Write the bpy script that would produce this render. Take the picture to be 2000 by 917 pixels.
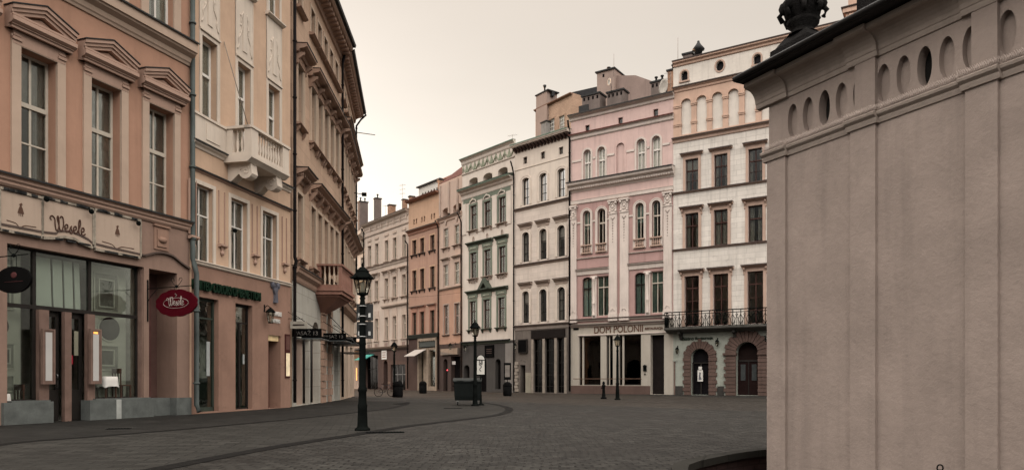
import bpy, bmesh, math, random
from mathutils import Vector, Matrix
from mathutils.geometry import tessellate_polygon
random.seed(7)
for o in list(bpy.data.objects): bpy.data.objects.remove(o)
SC = bpy.context.scene
COL = SC.collection
F = 1400.0; CH = 1.25; HY = 741.0; PI = math.pi

# ---------------------------------------------------------------- camera
cam = bpy.data.objects.new('camera', bpy.data.cameras.new('camera'))
COL.objects.link(cam)
cam.location = (0, 0, CH); cam.rotation_euler = (math.radians(90), 0, 0)
cam.data.sensor_width = 36; cam.data.lens = 36 * F / 2000
cam.data.shift_y = (HY - 458.5) / 2000
cam.data.clip_start = .05; cam.data.clip_end = 3000
SC.camera = cam
SC.view_settings.view_transform = 'Standard'; SC.view_settings.look = 'None'
SC.view_settings.gamma = 1; SC.view_settings.use_curve_mapping = False
SC.view_settings.exposure = 0.1
SC.render.resolution_x = 1024; SC.render.resolution_y = 469

# ---------------------------------------------------------------- sky and sun
SUN_EL = math.radians(5.0); SUN_AZ = math.atan2(-.64, .77)       # measured from +Y, negative = left
wd = bpy.data.worlds.new('World'); SC.world = wd; wd.use_nodes = True
nt = wd.node_tree; N = nt.nodes; LK = nt.links
bg = N['Background']
tc = N.new('ShaderNodeTexCoord'); sx = N.new('ShaderNodeSeparateXYZ'); LK.new(tc.outputs['Generated'], sx.inputs[0])
rp = N.new('ShaderNodeValToRGB'); LK.new(sx.outputs['Z'], rp.inputs[0])
cr = rp.color_ramp
cr.elements[0].position = 0.0; cr.elements[0].color = (.60, .54, .48, 1)
cr.elements[1].position = 1.0; cr.elements[1].color = (2.2, 2.02, 1.84, 1)
for p, c in ((.06, (.85, .765, .655)), (.24, (.835, .745, .625)), (.36, (.75, .655, .55)), (.47, (.68, .585, .49)), (.56, (1.3, 1.19, 1.08)), (.72, (2.3, 2.13, 1.97))):
    e = cr.elements.new(p); e.color = (*c, 1)
# the half of the sky behind the camera: dim at the skyline, bright high up (brightness added to light the facades)
rq = N.new('ShaderNodeValToRGB'); LK.new(sx.outputs['Z'], rq.inputs[0]); cq = rq.color_ramp
cq.elements[0].position = 0.0; cq.elements[0].color = (.20, .18, .17, 1); cq.elements[1].position = 1.0; cq.elements[1].color = (2.2, 2.02, 1.84, 1)
for p, c in ((.22, (.30, .275, .26)), (.40, (3.0, 2.8, 2.62)), (.52, (5.1, 4.76, 4.42)), (.80, (4.0, 3.75, 3.5))):
    e = cq.elements.new(p); e.color = (*c, 1)
my = N.new('ShaderNodeMapRange'); my.interpolation_type = 'SMOOTHSTEP'; LK.new(sx.outputs['Y'], my.inputs[0])
my.inputs[1].default_value = .15; my.inputs[2].default_value = -.35; my.inputs[3].default_value = 0; my.inputs[4].default_value = 1
mxx = N.new('ShaderNodeMix'); mxx.data_type = 'RGBA'; LK.new(my.outputs[0], mxx.inputs[0]); LK.new(rp.outputs[0], mxx.inputs[6]); LK.new(rq.outputs[0], mxx.inputs[7])
# warmer and brighter to the left where the sun comes up
mx = N.new('ShaderNodeMapRange'); LK.new(sx.outputs['X'], mx.inputs[0])
mx.inputs[1].default_value = -.5; mx.inputs[2].default_value = .6; mx.inputs[3].default_value = 1.0; mx.inputs[4].default_value = .92
vm = N.new('ShaderNodeVectorMath'); vm.operation = 'SCALE'; LK.new(mxx.outputs[2], vm.inputs[0]); LK.new(mx.outputs[0], vm.inputs[3])
sk = N.new('ShaderNodeTexSky'); sk.sky_type = 'NISHITA'; sk.sun_disc = False
sk.sun_elevation = SUN_EL; sk.sun_rotation = SUN_AZ; sk.dust_density = 4
hs = N.new('ShaderNodeHueSaturation'); hs.inputs['Saturation'].default_value = .25; LK.new(sk.outputs[0], hs.inputs['Color'])
sc_ = N.new('ShaderNodeVectorMath'); sc_.operation = 'SCALE'; LK.new(vm.outputs[0], sc_.inputs[0])
cm = N.new('ShaderNodeMapping'); LK.new(tc.outputs['Generated'], cm.inputs[0]); cm.inputs['Scale'].default_value = (1.3, 1.3, 5); cm.inputs['Rotation'].default_value = (.12, .2, 0)
cn = N.new('ShaderNodeTexNoise'); cn.inputs['Scale'].default_value = 1.6; cn.inputs['Detail'].default_value = 5; LK.new(cm.outputs[0], cn.inputs['Vector'])
ck = N.new('ShaderNodeMapRange'); LK.new(cn.outputs['Fac'], ck.inputs[0]); ck.inputs[1].default_value = .3; ck.inputs[2].default_value = .7; ck.inputs[3].default_value = 9.2; ck.inputs[4].default_value = 9.95; LK.new(ck.outputs[0], sc_.inputs[3]); sc_.inputs[3].default_value = 9.6
ad = N.new('ShaderNodeVectorMath'); ad.operation = 'ADD'; LK.new(sc_.outputs[0], ad.inputs[0]); LK.new(hs.outputs[0], ad.inputs[1])
LK.new(ad.outputs[0], bg.inputs[0]); bg.inputs[1].default_value = .092
sl = bpy.data.lights.new('sun', 'SUN'); sl.energy = 5.0; sl.angle = math.radians(.6); sl.color = (1, .56, .30)
so = bpy.data.objects.new('sun', sl); COL.objects.link(so)
sd = Vector((math.sin(SUN_AZ) * math.cos(SUN_EL), math.cos(SUN_AZ) * math.cos(SUN_EL), math.sin(SUN_EL)))
so.rotation_euler = sd.to_track_quat('Z', 'Y').to_euler(); so.location = (-60, 60, 60)

# ---------------------------------------------------------------- materials
MATS = {}
def newmat(name):
    m = bpy.data.materials.new(name); m.use_nodes = True; MATS[name] = m
    n = m.node_tree.nodes; return m, n, m.node_tree.links, n['Principled BSDF']
def mth(n, l, op, a, b=None):
    q = n.new('ShaderNodeMath'); q.operation = op
    for i, v in enumerate((a, b)):
        if v is None: continue
        if isinstance(v, (int, float)): q.inputs[i].default_value = v
        else: l.new(v, q.inputs[i])
    return q.outputs[0]
def mixc(n, l, fac, a, b):
    q = n.new('ShaderNodeMix'); q.data_type = 'RGBA'
    for i, v in ((0, fac), (6, a), (7, b)):
        if isinstance(v, (int, float)): q.inputs[i].default_value = v
        elif isinstance(v, tuple): q.inputs[i].default_value = (*v[:3], 1)
        else: l.new(v, q.inputs[i])
    return q.outputs[2]
def mapped(n, l, sc=(1, 1, 1), loc=(0, 0, 0)):
    t = n.new('ShaderNodeTexCoord'); mp = n.new('ShaderNodeMapping'); l.new(t.outputs['Object'], mp.inputs[0])
    mp.inputs['Scale'].default_value = sc; mp.inputs['Location'].default_value = loc; return mp.outputs[0]
def noise(n, l, sc=1, v=None, det=5, rough=.6):
    q = n.new('ShaderNodeTexNoise'); q.inputs['Scale'].default_value = sc; q.inputs['Detail'].default_value = det
    q.inputs['Roughness'].default_value = rough
    if v is not None: l.new(v, q.inputs['Vector'])
    return q.outputs['Fac']
def rng(n, l, v, a, b, c=0, d=1):
    q = n.new('ShaderNodeMapRange'); l.new(v, q.inputs[0])
    for i, x in enumerate((a, b, c, d)): q.inputs[i + 1].default_value = x
    return q.outputs[0]
def plaster(name, col, rough=.88, var=.16, stain=.45, bump=.25, scale=.7, stcol=None, blocks=None, spec=.12, patch=0):
    """painted render or stone: mottled, streaked by rain, fine grain; blocks=(width,height,strength) adds joints"""
    m, n, l, b = newmat(name)
    v = mapped(n, l, (1, 1, 1), (random.random() * 30, random.random() * 30, random.random() * 30))
    n1 = noise(n, l, scale, v, 6, .62); n2 = noise(n, l, scale * 9, v, 4, .6)
    dk = tuple(c * (1 - var) for c in col); lt = tuple(min(1, c * (1 + var)) for c in col)
    c = mixc(n, l, rng(n, l, n1, .3, .7), dk, lt)
    c = mixc(n, l, mth(n, l, 'MULTIPLY', rng(n, l, n2, .35, .75), var), c, tuple(x * .6 for x in col))
    vs = mapped(n, l, (2.2, 2.2, .16), (3.1, random.random() * 9, 0))
    st = noise(n, l, 1.6, vs, 6, .65)
    sc = stcol or tuple(x * .45 for x in col)
    c = mixc(n, l, mth(n, l, 'MULTIPLY', rng(n, l, st, .5, .78), stain), c, sc)
    if patch:
        vp = mapped(n, l, (1, 1, 1.7), (random.random() * 9, 7, 0))
        pn = noise(n, l, 1.1, vp, 8, .72)
        c = mixc(n, l, mth(n, l, 'MULTIPLY', rng(n, l, pn, .60, .64), patch), c, tuple(x * .42 for x in col))
    h = mth(n, l, 'ADD', n2, mth(n, l, 'MULTIPLY', noise(n, l, 55, v, 3), .35))
    if blocks:
        t = n.new('ShaderNodeTexCoord'); s = n.new('ShaderNodeSeparateXYZ'); l.new(t.outputs['Object'], s.inputs[0])
        k = n.new('ShaderNodeCombineXYZ'); l.new(s.outputs['X'], k.inputs[0]); l.new(s.outputs['Z'], k.inputs[1])
        br = n.new('ShaderNodeTexBrick'); l.new(k.outputs[0], br.inputs['Vector'])
        br.inputs['Scale'].default_value = 1; br.inputs['Brick Width'].default_value = blocks[0]; br.inputs['Row Height'].default_value = blocks[1]
        br.inputs['Mortar Size'].default_value = blocks[3] if len(blocks) > 3 else .018; br.inputs['Mortar Smooth'].default_value = .3
        br.inputs['Color1'].default_value = (1, 1, 1, 1); br.inputs['Color2'].default_value = (.78, .78, .78, 1); br.inputs['Mortar'].default_value = (1, 1, 1, 1)
        c2 = n.new('ShaderNodeMix'); c2.data_type = 'RGBA'; c2.blend_type = 'MULTIPLY'; c2.inputs[0].default_value = .55
        l.new(c, c2.inputs[6]); l.new(br.outputs['Color'], c2.inputs[7]); c = c2.outputs[2]
        c = mixc(n, l, mth(n, l, 'MULTIPLY', br.outputs['Fac'], blocks[2]), c, tuple(x * .35 for x in col))
        h = mth(n, l, 'SUBTRACT', h, mth(n, l, 'MULTIPLY', br.outputs['Fac'], 2.5))
    l.new(c, b.inputs['Base Color']); b.inputs['Roughness'].default_value = rough
    b.inputs['Specular IOR Level'].default_value = spec
    bp = n.new('ShaderNodeBump'); bp.inputs['Strength'].default_value = bump; bp.inputs['Distance'].default_value = .03
    l.new(h, bp.inputs['Height']); l.new(bp.outputs[0], b.inputs['Normal'])
    return m
def simple(name, col, rough=.5, metal=0, var=.2, scale=3, emit=0, spec=.08):
    m, n, l, b = newmat(name)
    v = mapped(n, l); n1 = noise(n, l, scale, v, 5)
    c = mixc(n, l, rng(n, l, n1, .3, .7), tuple(x * (1 - var) for x in col), tuple(min(1, x * (1 + var)) for x in col))
    l.new(c, b.inputs['Base Color']); b.inputs['Metallic'].default_value = metal; b.inputs['Specular IOR Level'].default_value = spec
    l.new(rng(n, l, n1, .2, .8, max(0, rough - .12), min(1, rough + .12)), b.inputs['Roughness'])
    if emit:
        l.new(c, b.inputs['Emission Color']); b.inputs['Emission Strength'].default_value = emit
    return m
def glass(name, tint=(.62, .64, .62), rough=.02, boost=.0, refl=.7):
    m, n, l, b = newmat(name); n.remove(b)
    t = n.new('ShaderNodeBsdfTransparent'); t.inputs[0].default_value = (*tint, 1)
    g = n.new('ShaderNodeBsdfGlossy'); g.inputs['Roughness'].default_value = rough; g.inputs[0].default_value = (.9, .9, .9, 1)
    fr = n.new('ShaderNodeFresnel'); fr.inputs[0].default_value = 1.5
    v = mapped(n, l); bp = n.new('ShaderNodeBump'); bp.inputs['Strength'].default_value = .12; bp.inputs['Distance'].default_value = .05
    l.new(noise(n, l, 1.4, v, 2), bp.inputs['Height']); l.new(bp.outputs[0], g.inputs['Normal']); l.new(bp.outputs[0], fr.inputs['Normal'])
    mx = n.new('ShaderNodeMixShader'); l.new(mth(n, l, 'ADD', mth(n, l, 'MULTIPLY', fr.outputs[0], refl), boost), mx.inputs[0]); l.new(t.outputs[0], mx.inputs[1]); l.new(g.outputs[0], mx.inputs[2])
    l.new(mx.outputs[0], n['Material Output'].inputs[0]); return m

GL = glass('window glass', (.80, .82, .80), boost=.0); GLS = glass('shop glass', (.88, .91, .88), .01, .0, .5)
GLD = glass('dark glass', (.25, .25, .25), .02, .0, .5)
WHT = simple('white window paint', (.66, .63, .58), .45, var=.08)
CRM = simple('cream window paint', (.48, .43, .36), .5, var=.1)
BRN = simple('brown window wood', (.050, .021, .016), .6, var=.25, spec=.15)
DKF = simple('dark window paint', (.018, .015, .013), .55, spec=.15)
IRON = simple('black iron', (.006, .007, .0065), .7, .0, .3, spec=.0)
IRONM = simple('matt dark iron', (.007, .007, .007), .8, .0, .3, spec=.0)
ZINC = simple('dark sheet metal', (.024, .024, .024), .6, .1, .3, spec=.2)
PIPEG = simple('verdigris downpipe', (.075, .088, .084), .6, .1, .3, 1.5)
PIPED = simple('dark downpipe', (.013, .011, .011), .7, .0, .3, spec=.02)
COPP = simple('green copper sheet', (.12, .17, .13), .6, .2, .25)
CURT = simple('pale curtain cloth', (.68, .65, .59), .9, var=.08)
CURG = simple('green grey curtain cloth', (.17, .23, .20), .9)
CURD = simple('grey curtain cloth', (.30, .275, .25), .9)
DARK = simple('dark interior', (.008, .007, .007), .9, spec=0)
DKPAN = simple('dark shop panelling', (.014, .011, .010), .7, spec=.05)
GREYP = plaster('grey green granite plinth', (.10, .108, .102), .7, .25, .3, .1, 3)
ROOFD = simple('dark roof felt', (.05, .047, .045), .8)
ROOFR = plaster('red roof tiles', (.11, .04, .033), .8, .25, .4, .5, 2, blocks=(.3, .3, .6, .03))
BRICK = plaster('old chimney brick', (.36, .22, .15), .9, .25, .4, .5, 2, blocks=(.26, .09, .5, .012))
CHIM = plaster('sooty chimney render', (.15, .122, .11), .9, .2, .6, .3)
CLOTH = simple('white tablecloth', (.62, .60, .56), .9, var=.05)
WOODC = simple('dark chair wood', (.05, .028, .02), .45)
WPAPER = simple('white paper', (.6, .58, .54), .8, var=.06)
INK = simple('dark ink', (.03, .022, .02), .7)
LITW = simple('lit menu panel', (.42, .405, .385), .6, var=.03, emit=.02)
LITO = simple('lit orange lamp', (.9, .35, .08), .6, emit=1.2)
REDS = simple('dark red enamel sign', (.062, .0025, .007), .6, var=.12, spec=.05)
BLKS = simple('black enamel sign', (.004, .0038, .0038), .7, var=.2, spec=.02)
GREYS = simple('grey sign back', (.035, .036, .036), .6, spec=.1)

# ---------------------------------------------------------------- mesh builder
class MB:
    def __init__(s): s.v = []; s.f = []; s.m = []; s.sm = []
    def poly(s, pts, m=0, sm=False):
        i = len(s.v); s.v += [tuple(p) for p in pts]; s.f.append(tuple(range(i, i + len(pts)))); s.m.append(m); s.sm.append(sm)
    def grid(s, rows, m=0, sm=True, closed=True, caps=(True, True)):
        base = len(s.v); k = len(rows[0])
        for r in rows: s.v += [tuple(p) for p in r]
        for i in range(len(rows) - 1):
            for j in range(k if closed else k - 1):
                a = base + i * k + j; b = base + i * k + (j + 1) % k
                s.f.append((a, b, b + k, a + k)); s.m.append(m); s.sm.append(sm)
        if closed and caps[0]: s.f.append(tuple(base + j for j in range(k))[::-1]); s.m.append(m); s.sm.append(False)
        if closed and caps[1]: s.f.append(tuple(base + (len(rows) - 1) * k + j for j in range(k))); s.m.append(m); s.sm.append(False)
    def box(s, x0, x1, y0, y1, z0, z1, m=0):
        if x0 > x1: x0, x1 = x1, x0
        if y0 > y1: y0, y1 = y1, y0
        if z0 > z1: z0, z1 = z1, z0
        s.grid([[(x0, y0, z0), (x1, y0, z0), (x1, y1, z0), (x0, y1, z0)], [(x0, y0, z1), (x1, y0, z1), (x1, y1, z1), (x0, y1, z1)]], m, False)
    def exx(s, prof, x0, x1, m=0, sm=False):      # profile of (y,z), extruded along x
        s.grid([[(x0, y, z) for y, z in prof], [(x1, y, z) for y, z in prof]], m, sm)
    def exy(s, prof, y0, y1, m=0, sm=False):      # profile of (x,z), extruded along y
        s.grid([[(x, y0, z) for x, z in prof], [(x, y1, z) for x, z in prof]], m, sm)
    def exz(s, prof, z0, z1, m=0, sm=False):
        s.grid([[(x, y, z0) for x, y in prof], [(x, y, z1) for x, y in prof]], m, sm)
    def band(s, inner, outer, y0, y1, m=0):       # strip between two (x,z) polylines, with thickness
        for a in range(len(inner) - 1):
            s.exy([inner[a], inner[a + 1], outer[a + 1], outer[a]], y0, y1, m)
    def tube(s, pts, r, n=8, m=0):
        P = [Vector(p) for p in pts]; rows = []
        up = Vector((0.13, .31, 1)).normalized()
        for i, p in enumerate(P):
            t = ((P[min(i + 1, len(P) - 1)] - P[i]).normalized() + (P[i] - P[max(i - 1, 0)]).normalized())
            if t.length < 1e-6: t = P[min(i + 1, len(P) - 1)] - P[max(i - 1, 0)]
            t.normalize(); a = t.cross(up)
            if a.length < .05: a = t.cross(Vector((1, 0, 0)))
            a.normalize(); b = t.cross(a); rr = r[i] if isinstance(r, (list, tuple)) else r
            rows.append([p + (a * math.cos(k * 2 * PI / n) + b * math.sin(k * 2 * PI / n)) * rr for k in range(n)])
        s.grid(rows, m, True)
    def lathe(s, prof, cx=0, cy=0, n=12, m=0, sm=True, sx=1, sy=1, rot=0):
        s.grid([[(cx + r * sx * math.cos(2 * PI * k / n + rot), cy + r * sy * math.sin(2 * PI * k / n + rot), z) for k in range(n)] for r, z in prof], m, sm)
    def ball(s, c, r, n=10, m=0, sq=(1, 1, 1)):
        rows = []
        for i in range(n // 2 + 1):
            a = -PI / 2 + PI * i / (n // 2); rr = max(.02, math.cos(a))
            rows.append([(c[0] + r * sq[0] * rr * math.cos(2 * PI * k / n), c[1] + r * sq[1] * rr * math.sin(2 * PI * k / n), c[2] + r * sq[2] * math.sin(a)) for k in range(n)])
        s.grid(rows, m, True)
    def mesh(s, name, mats):
        me = bpy.data.meshes.new(name); me.from_pydata(s.v, [], s.f)
        for q in (mats if isinstance(mats, (list, tuple)) else [mats]): me.materials.append(q)
        me.polygons.foreach_set('material_index', s.m); me.polygons.foreach_set('use_smooth', s.sm)
        bm = bmesh.new(); bm.from_mesh(me); bmesh.ops.recalc_face_normals(bm, faces=bm.faces); bm.to_mesh(me); bm.free()
        me.update(); return me
    def build(s, name, mats, parent=None, loc=(0, 0, 0), rz=0):
        return put(name, s.mesh(name, mats), parent, loc, rz)
def put(name, me, parent=None, loc=(0, 0, 0), rz=0):
    o = bpy.data.objects.new(name, me); COL.objects.link(o); o.parent = parent; o.location = loc; o.rotation_euler = (0, 0, rz); return o
def tag(o, label=None, cat=None, group=None, kind=None):
    if label: o['label'] = label
    if cat: o['category'] = cat
    if group: o['group'] = group
    if kind: o['kind'] = kind
    return o
def thing(name, label, cat, loc=(0, 0, 0), rz=0, group=None):
    return tag(put(name, None, None, loc, rz), label, cat, group)
def gp(px, py):
    Z = F * CH / (py - HY); return ((px - 1000) / F * Z, Z)
def text_mesh(body, width, height, depth, name='lettering', shear=0, off=0):
    cu = bpy.data.curves.new('t', 'FONT'); cu.body = body; cu.extrude = 1.0; cu.size = 1; cu.shear = shear; cu.offset = off; cu.resolution_u = 4
    o = bpy.data.objects.new('t', cu); COL.objects.link(o)
    dg = bpy.context.evaluated_depsgraph_get(); dg.update()
    me = bpy.data.meshes.new_from_object(o.evaluated_get(dg)); bpy.data.objects.remove(o); bpy.data.curves.remove(cu)
    xs = [v.co.x for v in me.vertices]; ys = [v.co.y for v in me.vertices]
    kx = width / (max(xs) - min(xs)); ky = height / (max(ys) - min(ys)); x0 = min(xs); y0 = min(ys)
    for v in me.vertices:
        x, y, z = v.co; v.co = ((x - x0) * kx, -z * depth / 2 - depth / 2, (y - y0) * ky)
    me.name = name; return me
def put_text(body, width, height, depth, mat, parent, loc, name='lettering', shear=0, off=0, rz=0):
    me = text_mesh(body, width, height, depth, name, shear, off); me.materials.append(mat); return put(name, me, parent, loc, rz)
def crom(P, k=5):
    out = []
    for i in range(len(P) - 1):
        a = P[max(i - 1, 0)]; b = P[i]; c = P[i + 1]; d = P[min(i + 2, len(P) - 1)]
        for j in range(k):
            t = j / k
            out.append(tuple(.5 * (2 * b[q] + (c[q] - a[q]) * t + (2 * a[q] - 5 * b[q] + 4 * c[q] - d[q]) * t * t + (3 * b[q] - a[q] - 3 * c[q] + d[q]) * t ** 3) for q in range(len(b))))
    out.append(P[-1]); return out
SCRIPT_WORD = [   # hand-written shop word as strokes (x, z), height about 1
    [(.10, .62), (.0, .72), (.06, .86), (.22, .88), (.36, .72), (.38, .42), (.44, .1), (.54, .0), (.66, .2), (.70, .6), (.62, .95), (.55, .8), (.66, .45), (.80, .05), (.95, .1), (1.05, .5), (1.0, .9), (.86, .98), (.78, .86)],
    [(1.15, .25), (1.36, .32), (1.38, .5), (1.24, .52), (1.16, .3), (1.25, .05), (1.45, .12)],
    [(1.5, .1), (1.68, .5), (1.66, .3), (1.78, .15), (1.68, .0), (1.52, .08)],
    [(1.86, .25), (2.06, .32), (2.08, .5), (1.94, .52), (1.86, .3), (1.95, .05), (2.14, .12)],
    [(2.14, .12), (2.4, .6), (2.42, .98), (2.32, .95), (2.28, .5), (2.32, .1), (2.45, .06)],
    [(2.5, .25), (2.72, .32), (2.72, .5), (2.58, .52), (2.5, .3), (2.6, .03), (2.86, .16)]]
def script_word(name, width, r, mat, parent, loc, rz=0):
    b = MB(); k = width / 2.86
    for st in SCRIPT_WORD:
        pts = crom(st, 4); b.tube([(x * k, -.01, z * k * 1.15) for x, z in pts], r, 5)
    return b.build(name, mat, parent, loc, rz)

# ---------------------------------------------------------------- facades
def P2(q):
    Z = F * CH / q[1]; return Vector(((q[0] - 1000) / F * Z, Z))
LIP = .05
class Bld:
    """A building set up from two measured foot points of its front; local x along the front, -y out to the street."""
    def __init__(s, name, label, cat, a, b, height, depth=9, group=None, make=True):
        s.p = P2(a); e = P2(b); d = e - s.p; s.L = d.length; s.d = d / s.L; s.n = Vector((s.d.y, -s.d.x)); s.H0 = height; s.dep = depth
        s.rz = math.atan2(s.d.y, s.d.x); s.holes = []
        if make: s.root = thing(name, label, cat, (s.p.x, s.p.y, 0), s.rz, group)
    def st(s, px, o=0):
        k = (px - 1000) / F; x = s.p.x + s.n.x * o; y = s.p.y + s.n.y * o
        S = (k * y - x) / (s.d.x - k * s.d.y); return S, y + s.d.y * S
    def S(s, px, o=0): return s.st(px, o)[0]
    def H(s, px, py, o=0): return CH + (HY - py) / F * s.st(px, o)[1]
    def off(s, pw, po):
        S = s.S(pw); x = s.p.x + s.d.x * S; y = s.p.y + s.d.y * S; k = (po - 1000) / F
        return (k * y - x) / (s.n.x - k * s.n.y)
    def W(s, S, o, h=0):
        v = s.p + s.d * S + s.n * o; return (v.x, v.y, h)
    def part(s, mb, name, mats): return mb.build(name, mats, s.root)
    def cornice(s, prof, mat, x0=None, x1=None, flash=None, name='cornice', dent=None, ends=.0):
        """prof: [(out, height)...] from the wall at the bottom round to the wall at the top"""
        b = MB(); x0 = 0 if x0 is None else x0; x1 = s.L if x1 is None else x1
        pr = [(.03, prof[0][1])] + [(-o, h) for o, h in prof] + [(.03, prof[-1][1])]
        b.exx(pr, x0 - ends, x1 + ends, 0)
        if flash:
            om = max(o for o, h in prof); ht = prof[-1][1]
            b.exx([(.02, ht + .035), (-om - .035, ht + .004), (-om - .035, ht - LIP), (-om - .012, ht - LIP), (-om - .012, ht + .002), (.02, ht + .003)], x0 - ends - .03, x1 + ends + .03, 1)
        if dent:
            w, gap, o, h0, h1 = dent; x = x0 + gap / 2
            while x + w < x1: b.box(x, x + w, .02, -o, h0, h1, 2 if len(dent) > 5 else 0); x += w + gap
        return s.part(b, name, [mat, flash or mat, ZINC])
    def hole(s, x0, x1, h0, h1, rise=0, rev=.25, back=None, rise0=0, mi=None):
        s.holes.append((x0, x1, h0, h1, rise, rev, back, rise0, mi))
    def wall(s, mats, bands=(), side=1, roof=1.2, roofmat=None, back=True, top=None):
        """one wall mesh with real openings and reveals; bands: heights where the next material begins"""
        H0 = s.H0; b = MB()
        xs = sorted({0, s.L} | {round(h[i], 4) for h in s.holes for i in (0, 1)})
        hsx = sorted({0, H0} | {round(h[i], 4) for h in s.holes for i in (2, 3)} | set(bands))
        HH = [tuple(round(q, 4) for q in h[:4]) + h[4:] for h in s.holes]
        bi = lambda z: sum(1 for q in bands if z > q)
        for i in range(len(xs) - 1):
            run = None
            for j in range(len(hsx) - 1):
                cx = (xs[i] + xs[i + 1]) / 2; cz = (hsx[j] + hsx[j + 1]) / 2
                if any(h[0] < cx < h[1] and h[2] < cz < h[3] for h in HH): continue
                b.poly([(xs[i], 0, hsx[j]), (xs[i + 1], 0, hsx[j]), (xs[i + 1], 0, hsx[j + 1]), (xs[i], 0, hsx[j + 1])], bi(cz))
        for x0, x1, h0, h1, rise, rev, bk, rise0, mi in HH:
            mi = bi((h0 + h1) / 2) if mi is None else mi; cx = (x0 + x1) / 2; a = (x1 - x0) / 2; hs = h1 - rise; hb = h0 + rise0
            arc = [(cx - a * math.cos(t * PI / 14), hs + rise * math.sin(t * PI / 14)) for t in range(15)] if rise else [(x0, h1), (x1, h1)]
            arb = [(cx - a * math.cos(t * PI / 14), hb - rise0 * math.sin(t * PI / 14)) for t in range(15)] if rise0 else [(x0, h0), (x1, h0)]
            for ar, zc, ok in ((arc, h1, rise), (arb, h0, rise0)):
                if not ok: continue
                for k in range(14):
                    c = (x0, zc) if k < 7 else (x1, zc); q = [ar[k], ar[k + 1]]
                    b.poly([(c[0], 0, c[1])] + [(x, 0, z) for x, z in q], bi(zc - .01))
                b.poly([(x0, 0, zc), (cx, 0, ar[7][1]), (x1, 0, zc)] if abs(ar[7][1] - zc) > 1e-6 else [(x0, 0, zc), (cx, 0, zc + (1e-4 if zc == h0 else -1e-4)), (x1, 0, zc)], bi(zc - .01))
            loop = arb + arc[::-1]
            for k in range(len(loop)):
                p, q = loop[k], loop[(k + 1) % len(loop)]
                if abs(p[0] - q[0]) + abs(p[1] - q[1]) < 1e-6: continue
                b.poly([(p[0], 0, p[1]), (q[0], 0, q[1]), (q[0], rev, q[1]), (p[0], rev, p[1])], mi)
            if bk is not None: b.poly([(x, rev, z) for x, z in loop], bk)
        D = s.dep; nm = len(bands) if side is None else side
        b.poly([(0, 0, 0), (0, D, 0), (0, D, H0), (0, 0, H0)], nm); b.poly([(s.L, 0, 0), (s.L, D, 0), (s.L, D, H0), (s.L, 0, H0)], nm)
        b.poly([(0, D, 0), (s.L, D, 0), (s.L, D, H0), (0, D, H0)], nm)
        w = s.part(b, 'wall', mats)
        r = MB(); r.exx([(.0, H0 - .02), (.0, H0 + .06), (D / 2, H0 + roof), (D, H0 + .06), (D, H0 - .02)], 0.002, s.L - .002)
        s.roof = s.part(r, 'roof', roofmat or ROOFD); return w

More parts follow.
